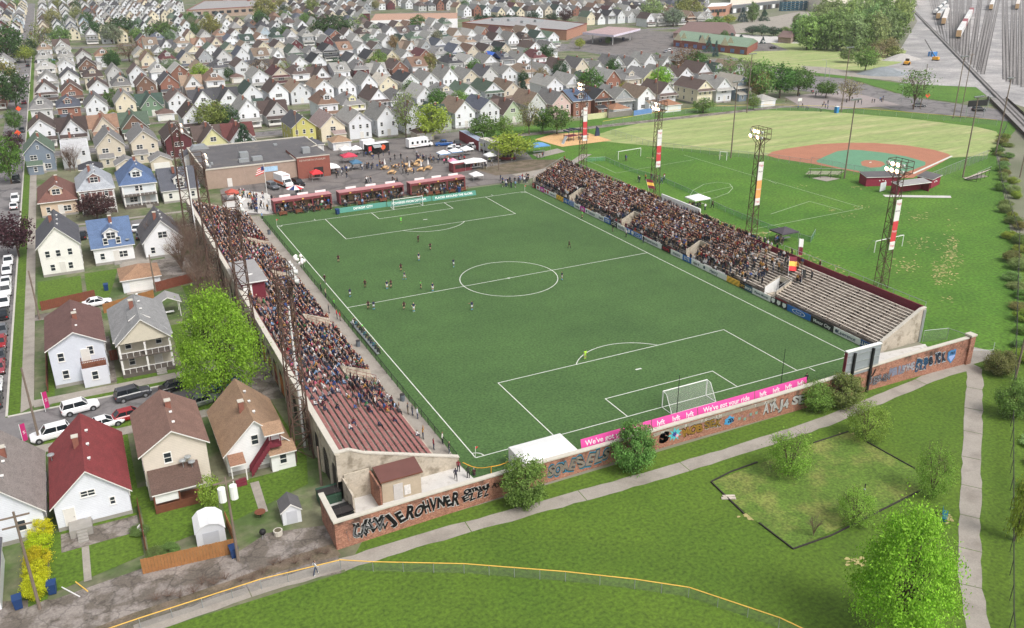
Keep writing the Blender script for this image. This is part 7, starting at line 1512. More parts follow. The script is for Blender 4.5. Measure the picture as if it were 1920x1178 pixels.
for i,(a,b,lb) in enumerate(((489,970,'round metal garden table with chairs near the white shed'),(494,1010,'black kettle grill near the alley'),(522,1003,'concrete planter ring near the alley'),(267,1000,'white plastic chair inside the fence of the beige house'),(165,985,'grey round lid leaning on the white house'))):
    p = G(a,b)
    if i == 0: t = thing('garden_table',lb,'table',(p.x,p.y,0)); MB().tube((0,0,.7),(0,0,.75),.6,M_wood,12).build('tabletop', t); MB().tube((0,0,0),(0,0,.7),.06,M_dark).build('leg', t)
    elif i == 1: t = thing('kettle_grill',lb,'grill',(p.x,p.y,0)); MB().ball((0,0,.85),.36,M_black,10,6).build('bowl', t); lg = MB().tube((.2,0,0),(.1,0,.6),.02,M_galv).mesh('leg'); [link('leg',lg,t,(0,0,0),R(120*k)) for k in range(3)]
    elif i == 2: mb = MB(); mb.tube((0,0,0),(0,0,.6),.45,M_cap,12,.5); mb.tube((0,0,.601),(0,0,.62),.36,M_dirt,12); tag(mb.build('planter',None,loc=(p.x,p.y,0)),lb,'planter')
    elif i == 3: t = thing('garden_chair',lb,'chair',(p.x,p.y,0),R(60)); MB().lohi(-.28,.28,-.28,.28,.4,.45,M_white).build('seat', t); MB().lohi(-.28,.28,.24,.3,.45,.95,M_white).build('backrest', t); lg = MB().lohi(-.03,.03,-.03,.03,0,.4,M_white).mesh('leg'); [link('leg',lg,t,(x,y,0)) for x in (-.24,.24) for y in (-.24,.24)]
    else: tag(MB().tube((0,0,.45),(0,.12,.5),.6,M_galv,14).build('round_lid',None,loc=(p.x,p.y,0)),lb,'lid')
for i,(a,b,c,d_) in enumerate(((116,1102,150,1120),(142,1092,165,1110))):
    p, q = G(a,b), G(c,d_); tag(MB().tube((p.x,p.y,.06),(q.x,q.y,.06),.06,M_white if i == 0 else M_clight,6).build('loose_plank'),['white plank lying at the alley edge','yellow plank lying at the alley edge'][i],'plank')
# picnic tables in the lot
def ptable_mesh():
    m = mat('fresh timber',(206,166,116),.08,2,.85); a = MB(); a.lohi(-.95,.95,-.4,.4,.72,.78,m); b = MB(); b.lohi(-.95,.95,-.13,.13,.42,.47,m); c = MB(); c.add([(-.05,-.75,0),(.05,-.75,0),(.05,-.3,.72),(-.05,-.3,.72),(-.05,-.65,0),(.05,-.65,0),(.05,-.2,.72),(-.05,-.2,.72)],[(0,1,2,3),(5,4,7,6),(1,5,6,2),(4,0,3,7)],m); c.add([(-.05,.75,0),(.05,.75,0),(.05,.3,.72),(-.05,.3,.72),(-.05,.65,0),(.05,.65,0),(.05,.2,.72),(-.05,.2,.72)],[(3,2,1,0),(6,7,4,5),(2,6,5,1),(7,3,0,4)],m); c.lohi(-.05,.05,-.7,.7,.36,.42,m); return a.mesh('tabletop'), b.mesh('seat'), c.mesh('leg')
PT = ptable_mesh(); M_umb = mat('closed umbrella',(232,230,228),.03)
for i,(a,b,u) in enumerate(((722,318,1),(735,326,0),(742,315,0),(762,313,0),(768,322,1),(780,312,0),(790,321,1),(803,318,1),(786,305,0))):
    p = G(a,b); t = thing('picnic_table','pale picnic table in the lot, %s from left%s' % (nth(i), ' with closed white umbrella' if u else ''),'table',(p.x,p.y,0),R(60),'picnic tables in the lot'); t.scale = (1.3,1.3,1.05)
    link('tabletop',PT[0],t); link('seat',PT[1],t,(0,.7,0)); link('seat',PT[1],t,(0,-.7,0)); link('leg',PT[2],t,(-.7,0,0)); link('leg',PT[2],t,(.7,0,0))
    if u: mb = MB(); mb.tube((0,0,.78),(0,0,1.5),.03,M_white); mb.tube((0,0,1.4),(0,0,2.9),.22,M_umb,8,.04); mb.build('umbrella', t)
# rope barrier, barrels, balloons, tall thin poles at the near goal
t = thing('rope_barrier','yellow rope barrier on posts in the near left corner','barrier',(-2,-4,0)); mb = MB()
P = [Vector((*G(a,b)[:2],0))-Vector((-2,-4,0)) for a,b in ((868,880),(921,888),(975,862))]
for p in P[1:2]: mb.tube((p.x,p.y,0),(p.x,p.y,1.0),.06,M_yel)
for a, b in zip(P[:-1],P[1:]):
    q = [a+(b-a)*i/6+Vector((0,0,.95-.45*math.sin(math.pi*i/6))) for i in range(7)]; mb.path(q,.05,M_yel)
mb.build('rope', t)
for a, b, lb in ((1268,788,'thin black net pole at the near goal, left one'),(1462,738,'thin black net pole right of the near goal')):
    bb, h = HT(a,b,b-84); tag(MB().tube((0,0,0),(0,0,h),.06,M_black,6,.04).build('net_pole',None,loc=(bb.x,bb.y,0)),lb,'pole')
for i,(a,b,lb) in enumerate(((672,650,'grey barrel on the walkway at halfway'),(755,752,'grey barrel on the walkway near the near corner'),(505,440,'dark barrel on the walkway near the far corner'))):
    p = G(a,b); mb = MB(); mb.tube((0,0,.05),(0,0,1.0),.32,mat('barrel grey',(96,104,112),.08),12,.34); mb.tube((0,0,1.001),(0,0,1.05),.35,M_dark,12); tag(mb.build('barrel',None,loc=(p.x,p.y,0)),lb,'barrel')
M_bal = mat('white balloon',(240,234,230),0,1,.3)
for a0, n, lb in (((556,482),10,'cluster of large white balloons on the left walkway'),((452,372),9,'cluster of white balloons at the far end of the grandstand')):
    p = G(*a0,2.0); p.z = 0; t = thing('balloon_cluster',lb,'balloons',(p.x,p.y,0)); q = random.Random(n); bm = MB().ball((0,0,0),.33,M_bal,10,7,1.15).mesh('balloon'); sm = MB().tube((0,0,0),(0,0,1.0),.01,M_white,4).mesh('string')
    for i in range(n): z = q.uniform(1.6,2.6); x, y = q.uniform(-.9,.9), -i*.5; link('balloon',bm,t,(x,y,z)); link('string',sm,t,(x,y,z-1.45))
# flags in the terrace
def flag(px_, py_, z, cols, label, L=2.6, W=1.6, pole=3.2, tilt=(.5,0)):
    p = G(px_,py_,z); t = thing('supporter_flag',label,'flag',(p.x,p.y,z),R(20)); tip = Vector((tilt[0]*pole,tilt[1]*pole,pole*.85)); MB().tube((0,0,0),tip,.025,M_white,5).build('pole', t); mb = MB(); n = len(cols); u = tip.normalized()
    for i, c in enumerate(cols):
        a, b = tip-u*W*i/n, tip-u*W*(i+1)/n; k = 5
        for j in range(k):
            f = lambda q, s: q+Vector((L*s,.3*math.sin(s*7),-.25*L*s))
            mb.quad(f(b,j/k),f(b,(j+1)/k),f(a,(j+1)/k),f(a,j/k),c)
    mb.build('cloth', t)
cg, cm_, ck = mat('flag gold',(232,182,84),.05), mat('flag maroon',(112,34,52),.05), M_black
flag(1478,520,3.6,[cm_,cg,TM['red']],'maroon gold and red flag at the edge of the crowd',3.4,2.6,3.6,(.5,.3)); flag(1218,362,4.8,[cm_,cg,cm_],'maroon and gold striped flag behind the crowd by the floodlight',3.0,2.4,4.0,(-.3,.1)); flag(1496,486,4.6,[M_white,cm_],'white and maroon upright flag at the maroon wall',1.6,3.0,4.4,(.05,.05)); flag(1330,465,2.4,[ck,cg,ck],'black and gold banner flag beside the terrace entrance',1.8,2.4,3.0,(.05,.0)); flag(1503,530,3.4,[ck,ck],'black flag held near the empty benches',1.4,1.4,2.4,(.3,.2))
# roof tarpaulin and orange cones
p = G(930,137); mb = MB(); slab(mb,(-3.8,-5,5.4),(.1,-5,9.2),(.1,4,9.2),(-3.8,4,5.4),mat('blue tarpaulin',(52,110,214),.1,.4,.5),.05,mat('blue tarpaulin')); slab(mb,(.1,-5,9.2),(3.8,-5,5.4),(3.8,4,5.4),(.1,4,9.2),mat('blue tarpaulin'),.05,mat('blue tarpaulin')); tag(mb.build('tarpaulin',None,loc=(p.x,p.y+6,.3)),'bright blue tarpaulin over a house roof in the third row','tarpaulin')
# ================================================================ VEHICLES
M_car = mat('car paint', obj=True, var=0, rough=.28, spec=.5); M_cg = mat('car glass', (34,40,46), .1, 2, .08); M_tyre = mat('tyre rubber', (30,30,32), .1, 3, .9); M_rim = mat('wheel rim', (170,172,176), .05, 3, .35, metal=.6)
M_hl = mat('headlight lens', (222,226,230), .03, 4, .15); M_tl = mat('tail light lens', (170,34,34), .05, 4, .2); M_bump = mat('black bumper', (44,44,46), .06, 3, .7)
def loft(mb, st, m, cap=True):
    """st: list of (x, [(y,z)...]) closed rings"""
    n = len(st[0][1]); vs = [(x,y,z) for x, rg in st for y, z in rg]; fs = []
    for i in range(len(st)-1):
        for j in range(n): fs.append((i*n+j, i*n+(j+1)%n, (i+1)*n+(j+1)%n, (i+1)*n+j))
    if cap: fs += [tuple(range(n-1,-1,-1)), tuple(range((len(st)-1)*n, len(st)*n))]
    mb.add(vs, fs, m)
CARP = {}; RIM = MB().tube((0,-.112,0),(0,.112,0),.2,M_rim,10).mesh('rim')
def car_parts(kind):
    if kind in CARP: return CARP[kind]
    if kind == 'sedan': L,W,bl,bh,roof,ws,rf,rr,rw = 4.7,1.8,.92,.78,1.44,1.05,.25,-1.0,-1.75
    elif kind == 'suv': L,W,bl,bh,roof,ws,rf,rr,rw = 4.7,1.88,1.1,1.0,1.76,1.05,.45,-1.95,-2.25
    elif kind == 'hatch': L,W,bl,bh,roof,ws,rf,rr,rw = 4.2,1.76,.96,.84,1.5,1.05,.4,-1.3,-1.95
    elif kind == 'pickup': L,W,bl,bh,roof,ws,rf,rr,rw = 5.6,1.95,1.12,1.05,1.82,1.2,.6,-.75,-.95
    h = L/2; wy = W/2
    def rg(w_, z0, z1): return [(-w_+.08,z0),(w_-.08,z0),(w_,z0+.2),(w_-.02,z1-.12),(w_-.12,z1),(-w_+.12,z1),(-w_+.02,z1-.12),(-w_,z0+.2)]
    b = MB(); st = [(-h,rg(wy*.9,.42,bl-.06)),(-h+.18,rg(wy,.3,bl)),(rw+.2,rg(wy,.27,bl+.02)),(ws-.1,rg(wy,.27,bl)),(ws+.15,rg(wy,.27,bh+.06)),(h-.35,rg(wy*.97,.3,bh-.02)),(h,rg(wy*.84,.42,bh-.16))]
    if kind == 'pickup': st[2:3] = [(rw-.05,rg(wy,.27,bl)),(rw,rg(wy,.27,bl+.02))]
    loft(b, st, M_car)
    wr = wy-.2
    b.add([(rr,-wr,roof),(rf,-wr,roof),(rf,wr,roof),(rr,wr,roof),(rr+.1,-wr+.1,roof+.05),(rf-.1,-wr+.1,roof+.05),(rf-.1,wr-.1,roof+.05),(rr+.1,wr-.1,roof+.05)],[(4,5,6,7),(0,1,5,4),(1,2,6,5),(2,3,7,6),(3,0,4,7)],M_car)
    for s in (-1,1):
        for (xa,xb) in ((ws,rf),(rw,rr),((rf+rr)/2,(rf+rr)/2)):
            b.tube((xa,s*(wy-.1),bl-.02),(xb,s*wr,roof),.05,M_car,4)
    if kind == 'pickup': b.lohi(-h+.15,rw-.15,-wy+.2,wy-.2,bl-.001,bl+.004,M_bump)
    for s in (-1,1):
        for x in (-h*.62,h*.62): b.tube((x,s*(wy-.02),.36),(x,s*(wy+.012),.36),.42,M_bump,12)
    g = MB(); z0 = bl-.05
    g.add([(rw,-wy+.12,z0),(ws,-wy+.12,z0),(ws,wy-.12,z0),(rw,wy-.12,z0),(rr,-wr+.01,roof-.005),(rf,-wr+.01,roof-.005),(rf,wr-.01,roof-.005),(rr,wr-.01,roof-.005)],[(4,5,6,7),(0,1,5,4),(1,2,6,5),(2,3,7,6),(3,0,4,7)],M_cg)
    w_ = MB(); w_.tube((0,-.1,0),(0,.1,0),.34,M_tyre,14)
    hl = MB(); hl.lohi(-.06,.05,-.2,.2,-.07,.08,M_hl); tl = MB(); tl.lohi(-.05,.06,-.13,.13,-.12,.12,M_tl)
    bp = MB(); bp.lohi(h-.1,h+.03,-wy*.8,wy*.8,.36,.54,M_bump); bp.lohi(-h-.03,-h+.1,-wy*.85,wy*.85,.36,.54,M_bump)
    CARP[kind] = (L,W,bl,bh,b.mesh('body'),g.mesh('window_glass'),w_.mesh('wheel'),hl.mesh('headlight'),tl.mesh('tail_light'),bp.mesh('bumper')); return CARP[kind]
CC = {'white':(232,232,234),'silver':(176,180,184),'grey':(100,102,108),'dark grey':(66,68,74),'black':(30,31,35),'red':(150,36,42),'pink red':(150,66,76),'blue':(34,84,150),'green grey':(112,120,112),'maroon':(90,26,36),'light blue':(110,150,180)}
def car(x, y, rz, kind, col, label, group='parked cars', cat='car'):
    L,W,bl,bh,b,g,w_,hl,tl,bp = car_parts(kind); t = thing('parked_car', label, cat, (x,y,.03), rz, group)
    link('body',b,t,color=CC[col]); link('window_glass',g,t)
    for sx in (-1,1):
        for s in (-1,1): link('rim',RIM,link('wheel',w_,t,(sx*L*.31,s*(W/2-.09),.34)))
    for s in (-1,1): link('headlight',hl,t,(L/2-.1,s*W*.33,bh-.2)); link('tail_light',tl,t,(-L/2+.03,s*W*.38,bl-.22))
    link('bumper',bp,t); return t
for i,(a,b,k,c,lb) in enumerate(((12,745,'suv','dark grey','dark grey car nearest the street corner on the left street'),(16,716,'sedan','white','white car second from the corner on the left street'),(17,685,'hatch','pink red','pinkish red car third from the corner on the left street'),(17,660,'sedan','dark grey','dark car between two red ones on the left street'),(20,638,'hatch','red','red car fifth from the corner on the left street'),(22,615,'sedan','grey','grey car sixth from the corner, before the driveway gap'),(25,584,'sedan','black','black car just beyond the driveway gap'),(27,562,'sedan','white','white car nearest the black one, first of five'),(28,542,'suv','white','white car second of five in a row'),(28,523,'sedan','white','white car third of five in a row'),(29,504,'hatch','white','white car fourth of five, beside the purple tree'),(30,486,'sedan','white','white car fifth of five, under the purple tree'),(22,386,'sedan','white','white car beside the green verge, nearer of two'),(22,374,'suv','white','white car beside the green verge, farther of two'),(24,337,'suv','black','black car under the green street tree'),(28,193,'sedan','maroon','maroon car on the far left street'),(25,245,'sedan','dark grey','dark car beside the orange arrow sign'))):
    p = G(a,b,.7); car(-52.9+rnd.uniform(-.15,.15), p.y, R(-90) if i % 3 else R(90), k, c, lb)
for a,b,k,c,rz,lb in ((150,764,'suv','white',8,'white SUV parked in front of the balcony house'),(249,739,'suv','dark grey',8,'dark grey SUV parked in front of the porch house'),(332,723,'sedan','black',10,'black car half hidden left of the big maple trunk'),(424,721,'hatch','blue',10,'blue car parked under the big maple'),(418,708,'sedan','black',8,'black car behind the blue one under the maple'),(380,751,'sedan','green grey',12,'grey green sedan between the two near brown roofs'),(95,814,'suv','white',186,'white boxy SUV at the corner of the near street'),(196,793,'sedan','white',8,'white sedan behind the red roof ridge'),(243,778,'hatch','red',8,'red car behind the brown roofed beige house'),(182,567,'sedan','white',4,'white car in the lane behind the balcony house'),(256,428,'sedan','white',80,'white car in the drive beside the blue roofed house'),(263,441,'sedan','grey',84,'grey car nearest in the drive beside the blue house'),(154,441,'sedan','black',85,'black car behind the white dark roofed house'),(511,350,'suv','grey',-75,'grey car in front of the hall wall'),(559,344,'suv','black',-75,'black police SUV beside the ambulance'),(832,270,'pickup','blue',170,'blue pickup at the back of the lot'),(845,281,'suv','white',60,'white SUV in the lot behind the tents'),(857,270,'suv','black',75,'black SUV at the back of the lot'),(850,276,'sedan','white',70,'white car between SUVs in the lot'),(858,282,'pickup','white',165,'white pickup behind the three tents'),(872,280,'suv','dark grey',160,'dark grey SUV behind the three tents'),(884,276,'pickup','white',160,'white pickup beside the red shipping container'),(948,297,'pickup','maroon',158,'dark maroon pickup in front of the grey trailer'),(1462,165,'suv','black',20,'black car in the clump of trees left'),(1478,167,'sedan','dark grey',25,'dark car in the clump of trees middle'),(1470,160,'sedan','silver',20,'silver car behind the dark ones in the trees'),(1724,198,'sedan','dark grey',-24,'dark car on the main road beside the lone tree'),(1835,206,'suv','black',-20,'black car on the main road before the bridge'),(1555,172,'sedan','grey',-25,'grey car on the main road behind the hoop'),(72,116,'sedan','black',2,'dark car before the double garage, left one'),(95,113,'sedan','light blue',2,'pale blue car before the double garage, right one'),(1450,90,'sedan','black',5,'dark car beside the small pavilion'),(1310,100,'sedan','dark grey',60,'dark car before the plaza, right one'),(1295,102,'sedan','dark grey',60,'dark car before the plaza, left one'),(1255,95,'suv','white',60,'white SUV at the plaza, nearest the pumps'),(1248,97,'sedan','silver',60,'silver car at the plaza beside the white SUV'),(1280,100,'suv','white',60,'white SUV before the plaza middle gable'),(1350,72,'suv','white',10,'white car behind the plaza roof'),(790,118,'sedan','white',85,'white car between the white porch houses'),(985,80,'sedan','dark grey',40,'dark car before the brick block'),(870,33,'sedan','white',10,'white car at the white shop'),(885,38,'sedan','silver',10,'silver car at the white shop corner')):
    p = G(a,b,.6); car(p.x,p.y,R(rz),k,c,lb)
q = random.Random(5)
for i in range(16):
    y = 330+i*26+q.uniform(-6,6); car(-52.9 if i%2 else -57.6, y, R(90), q.choice(['sedan','suv','hatch']), (c := q.choice(['white','silver','grey','black','red','white'])), '%s car far up the left street, %s towards the top' % (c, nth(i)))
def box_truck(px_,py_,rz,L,boxc,label,name='box_truck',cabc=None,h=3.1,cab=True,sign=None,cat='truck',stripe=None):
    p = G(px_,py_); t = thing(name,label,cat,(p.x,p.y,.03),R(rz)); m = boxc
    b = MB(); b.lohi(-L/2,L/2-(1.7 if cab else 0),-1.15,1.15,.6,h,m); b.build('box', t)
    if stripe: MB().lohi(-L/2-.01,L/2-(1.7 if cab else 0)+.01,-1.165,1.165,.75,1.45,stripe).build('stripe', t)
    MB().lohi(-L/2-.03,L/2-(1.67 if cab else -.03),-1.18,1.18,h+.002,h+.08,M_tw).build('roof', t)
    if cab:
        c = MB(); c.extr([(L/2-1.7,.5),(L/2,.5),(L/2,1.25),(L/2-.75,1.4),(L/2-1.2,2.2),(L/2-1.7,2.2)],'y',-1.0,1.0,cabc or m); o = c.build('cab', t)
        g = MB(); g.add([(L/2-.72,-.9,1.44),(L/2-.72,.9,1.44),(L/2-1.14,.9,2.14),(L/2-1.14,-.9,2.14)],[(0,1,2,3)],M_cg); g.lohi(L/2-1.6,L/2-1.0,-1.012,-1.003,1.4,2.0,M_cg); g.lohi(L/2-1.6,L/2-1.0,1.003,1.012,1.4,2.0,M_cg); g.build('window_glass', t)
    w_ = car_parts('suv')[6]
    for x in ((-L*.3,L*.36) if cab else (-L*.1,L*.06)):
        for s in (-1,1): link('wheel',w_,t,(x,s*1.0,.4),scale=(1.2,1.2,1.2))
    return t
M_amb = mat('ambulance orange',(226,108,52),.04,1,.5)
t = box_truck(533,349,-75,6.4,M_tw,'white and orange ambulance in front of the hall','ambulance',stripe=M_amb,cat='ambulance'); MB().lohi(1.35,1.5,-.8,.8,2.8,3.05,TM['red']).build('light_bar', t)
t = box_truck(707,288,8,7.2,M_black,'black food trailer with round red picture in the lot','food_trailer',cab=False); MB().tube((1.6,-1.16,1.9),(1.6,-1.19,1.9),.75,mat('food orange',(226,96,58),.3,2),16).build('round_picture', t); MB().lohi(-3.2,-2.2,-1.18,-1.152,1.2,2.6,TM['red']).build('menu_board', t); mb = MB(); slab(mb,(-1.9,-2.4,2.3),(.7,-2.4,2.3),(.7,-1.16,2.9),(-1.9,-1.16,2.9),M_galv,.06); mb.build('awning', t)
t = box_truck(787,277,6,8.2,M_tw,'white camper van serving food beside the black trailer','camper_van',h=3.0); mb = MB(); [mb.lohi(x-.35,x+.35,-1.17,-1.152,1.5,2.3,M_cg) for x in (-2.9,-1.2,.4,1.5)]; mb.build('window', t); MB().lohi(-3.9,-.2,-1.168,-1.152,1.05,1.15,mat('brown stripe',(150,96,70),.05)).build('stripe_line', t)
box_truck(694,281,10,5.6,M_tw,'white box van partly behind the black food trailer','box_van')
A, B = G(868,262), G(905,283); d = B-A; t = thing('shipping_container','dark red shipping container with open end in the lot','container',((A.x+B.x)/2,(A.y+B.y)/2,0),math.atan2(d.y,d.x)); L = d.length; MB().lohi(-L/2,L/2,-1.2,1.2,.15,3.0,mat('container red',(134,48,58),.08,.8,.7,wave=('DIAGONAL',2.0,.06)),top=mat('container top',(150,160,178),.08,.5)).build('body', t); dm = MB().lohi(L/2,L/2+1.2,-1.24,-1.18,.15,2.9,M_white).build('door', t)
A, B = G(907,283), G(946,297); d = B-A; t = thing('office_trailer','grey office trailer on wheels under the bright tree','trailer',((A.x+B.x)/2,(A.y+B.y)/2+.5,0),math.atan2(d.y,d.x)); L = d.length; MB().lohi(-L/2,L/2,-1.3,1.3,.8,3.9,mat('trailer grey',(184,184,180),.06,.8,.6,wave=('DIAGONAL',2.0,.05)),top=M_cap).build('body', t); mb = MB(); [mb.lohi(x-.4,x+.4,-1.33,-1.302,1.9,2.9,M_cg) for x in (-L*.25,L*.05,L*.3)]; mb.lohi(L/2+.002,L/2+.03,-1.0,1.0,1.0,2.2,M_white); mb.build('window', t); [link('wheel',car_parts('suv')[6],t,(x,y,.42),scale=(1.2,1.2,1.2)) for x in (-L*.2,-L*.1) for y in (-1.0,1.0)]
# ================================================================ PEOPLE
M_skin = mat('skin', rand=[(190,150,128),(176,134,112),(204,166,144),(132,94,76),(190,150,128),(104,72,58)], var=0, rough=.6)
M_hair = mat('hair', rand=[(48,36,30),(70,50,38),(30,26,26),(120,88,56),(58,44,36),(150,144,140)], var=0, rough=.8)
M_top = mat('clothing top', obj=True, var=.05, scale=6, rough=.9)
M_bot = mat('trousers', rand=[(44,50,70),(34,34,38),(60,70,96),(40,42,48),(120,108,88),(70,72,76),(50,58,82)], var=0, rough=.9)
M_shoe = mat('shoes', rand=[(34,32,32),(210,208,206),(60,56,54),(34,34,40)], var=0, rough=.8)
def person_joints(pose):
    J = {}
    def s(n, *p): J[n] = Vector(p)
    if pose.startswith('sit'):
        ln = {'sit':.10,'sit_lean':.30,'sit_back':-.02}[pose]; hz = .12
        s('pel',0,0,hz); s('wai',0,-ln*.3,hz+.2); s('che',0,-ln,hz+.44); s('nek',0,-ln-.02,hz+.57); s('hd0',0,-ln-.05,hz+.68); s('hd1',0,-ln-.06,hz+.80)
        for q, n in ((-1,'l'),(1,'r')):
            s('hip'+n,q*.10,0,hz); s('kne'+n,q*.13,-.44,hz+.04); s('ank'+n,q*.12,-.42,-.36); s('toe'+n,q*.13,-.58,-.40)
            s('sho'+n,q*.18,-ln,hz+.48); s('elb'+n,q*.24,-ln-.10,hz+.24); s('wri'+n,q*(.10 if pose != 'sit_back' else .2),-.36,hz+.16); s('han'+n,q*.06,-.44,hz+.16)
    else:
        s('pel',0,0,.95); s('wai',0,0,1.12); s('che',0,.0,1.34); s('nek',0,0,1.49); s('hd0',0,-.02,1.60); s('hd1',0,-.02,1.72)
        for q, n in ((-1,'l'),(1,'r')):
            st = {'walk':.26,'run':.38}.get(pose,0)*q; ba = .35 if pose == 'run' and q < 0 else 0
            s('hip'+n,q*.10,0,.93); s('kne'+n,q*.11,-st*.75-.03,.50+(.06 if ba else 0)); s('ank'+n,q*.12,-st+(.12 if ba else 0),.09+ba*.8); s('toe'+n,q*.14,-st-.16+(.12 if ba else 0),.035+ba*.6)
            s('sho'+n,q*.19,0,1.40)
            if pose == 'cheer': s('elb'+n,q*.30,-.1,1.58); s('wri'+n,q*.24,-.12,1.84); s('han'+n,q*.23,-.13,1.94)
            elif pose == 'clap': s('elb'+n,q*.25,-.12,1.18); s('wri'+n,q*.07,-.32,1.30); s('han'+n,q*.03,-.38,1.36)
            elif pose == 'hips': s('elb'+n,q*.34,.04,1.16); s('wri'+n,q*.2,-.08,1.04); s('han'+n,q*.15,-.12,1.0)
            elif pose == 'point' and q < 0: s('elb'+n,q*.42,-.06,1.38); s('wri'+n,q*.66,-.1,1.40); s('han'+n,q*.75,-.1,1.41)
            elif pose in ('walk','run'): s('elb'+n,q*.24,st*.5+.03,1.14); s('wri'+n,q*.22,st*.4-.2,1.02 if pose=='walk' else 1.15); s('han'+n,q*.21,st*.4-.29,1.0 if pose=='walk' else 1.18)
            else: s('elb'+n,q*.25,.03,1.14); s('wri'+n,q*.25,-.06,.92); s('han'+n,q*.24,-.09,.83)
    return J
RAD = {'pel':.135,'wai':.125,'che':.15,'nek':.055,'hd0':.095,'hd1':.085,'hip':.10,'kne':.062,'ank':.045,'toe':.04,'sho':.068,'elb':.047,'wri':.034,'han':.036}
EDG = [('pel','wai'),('wai','che'),('che','nek'),('nek','hd0'),('hd0','hd1')]+[e for n in 'lr' for e in (('pel','hip'+n),('hip'+n,'kne'+n),('kne'+n,'ank'+n),('ank'+n,'toe'+n),('che','sho'+n),('sho'+n,'elb'+n),('elb'+n,'wri'+n),('wri'+n,'han'+n))]
BASEN = lambda n: n[:3] if n not in RAD else n
def person_mesh(pose, sub, mats, kit='normal', name='person'):
    J = person_joints(pose); names = list(J); ix = {n:i for i, n in enumerate(names)}
    me = bpy.data.meshes.new('skeleton'); me.from_pydata([J[n] for n in names], [(ix[a],ix[b]) for a, b in EDG], [])
    o = bpy.data.objects.new('skeleton', me); COL.objects.link(o); sm = o.modifiers.new('skin','SKIN'); sm.branch_smoothing = .3
    for n in names:
        v = me.skin_vertices[0].data[ix[n]]; r = RAD.get(n) or RAD[n[:3]]; v.radius = (r, r*.82 if n in ('che','wai','pel') else r); v.use_root = (n == 'pel')
    if sub: ss = o.modifiers.new('sub','SUBSURF'); ss.levels = ss.render_levels = sub
    bpy.context.view_layer.update(); dg = bpy.context.evaluated_depsgraph_get(); m2 = bpy.data.meshes.new_from_object(o.evaluated_get(dg)); bpy.data.objects.remove(o); bpy.data.meshes.remove(me)
    # nose, so that the head faces somewhere
    m2.name = name; m2.materials.clear()
    for m in mats: m2.materials.append(m)            # skin, hair, top, bottom, shoe
    segs = [(a,b,J[a],J[b]) for a, b in EDG]
    for p in m2.polygons:
        c = p.center; best = None
        for a, b, A, B in segs:
            d = B-A; t = max(0,min(1,(c-A).dot(d)/max(1e-9,d.length_squared))); q = (c-(A+d*t)).length-.6*((RAD.get(a) or RAD[a[:3]])*(1-t)+(RAD.get(b) or RAD[b[:3]])*t)
            if best is None or q < best[0]: best = (q,a,b,t)
        _,a,b,t = best; k = b[:3]; mi = 2
        if b in ('hd0','hd1'): mi = 0 if b == 'hd0' and t < .25 else (1 if (c.y > J['hd0'].y+.0 or c.z > J['hd1'].z+.01) else 0)
        elif k in ('kne',): mi = 3 if (kit != 'sport' or t < .55) else 0
        elif k in ('ank',): mi = 3 if kit != 'sport' else (5 if t > .25 else 0)
        elif k == 'toe': mi = 4
        elif k == 'hip': mi = 3
        elif k == 'wri': mi = 2 if kit == 'normal' else 0
        elif k == 'elb': mi = 2 if (kit == 'normal' or t < .6) else 0
        elif k == 'han': mi = 0
        elif a == 'pel' and b == 'wai': mi = 3 if t < .2 else 2
        p.material_index = min(mi, len(mats)-1); p.use_smooth = bool(sub)
    # face: eyes and nose as small facets
    m2.update(); return m2
def facemesh(me, pose): return me
NM = [M_skin,M_hair,M_top,M_bot,M_shoe]
POSES = ['sit','sit_lean','sit_back','stand','cheer','clap','hips','point','walk','run']
PM = {p: person_mesh(p, 1, NM) for p in POSES}
def pmats(top, bot, sock, hair=(40,30,26)):
    f = lambda n, c: mat('%s %d %d %d' % ((n,)+c), c, .05, 5, .85)
    return [M_skin, M_hair, f('kit shirt',top), f('kit shorts',bot), M_shoe, f('kit socks',sock)]
KIT = {'home':((64,22,34),(30,22,26),(56,22,32)),'away':((30,40,74),(216,220,226),(104,176,216)),'lime':((178,224,70),(170,216,70),(178,224,70)),'lime2':((120,214,90),(116,206,90),(120,214,90)),'ref':((116,214,96),(24,24,26),(24,24,26))}
KM = {}
def kmesh(kit, pose):
    if (kit,pose) not in KM: KM[(kit,pose)] = person_mesh(pose, 1, pmats(*KIT[kit]), 'sport')
    return KM[(kit,pose)]
def person(x, y, z, rz, label, pose='stand', top=(60,60,70), kit=None, group=None, h=1.0):
    o = link('person', kmesh(kit,pose) if kit else PM[pose], None, (x,y,z), rz, (h,h,h), top); return tag(o, label, 'person', group)
NPER = 0
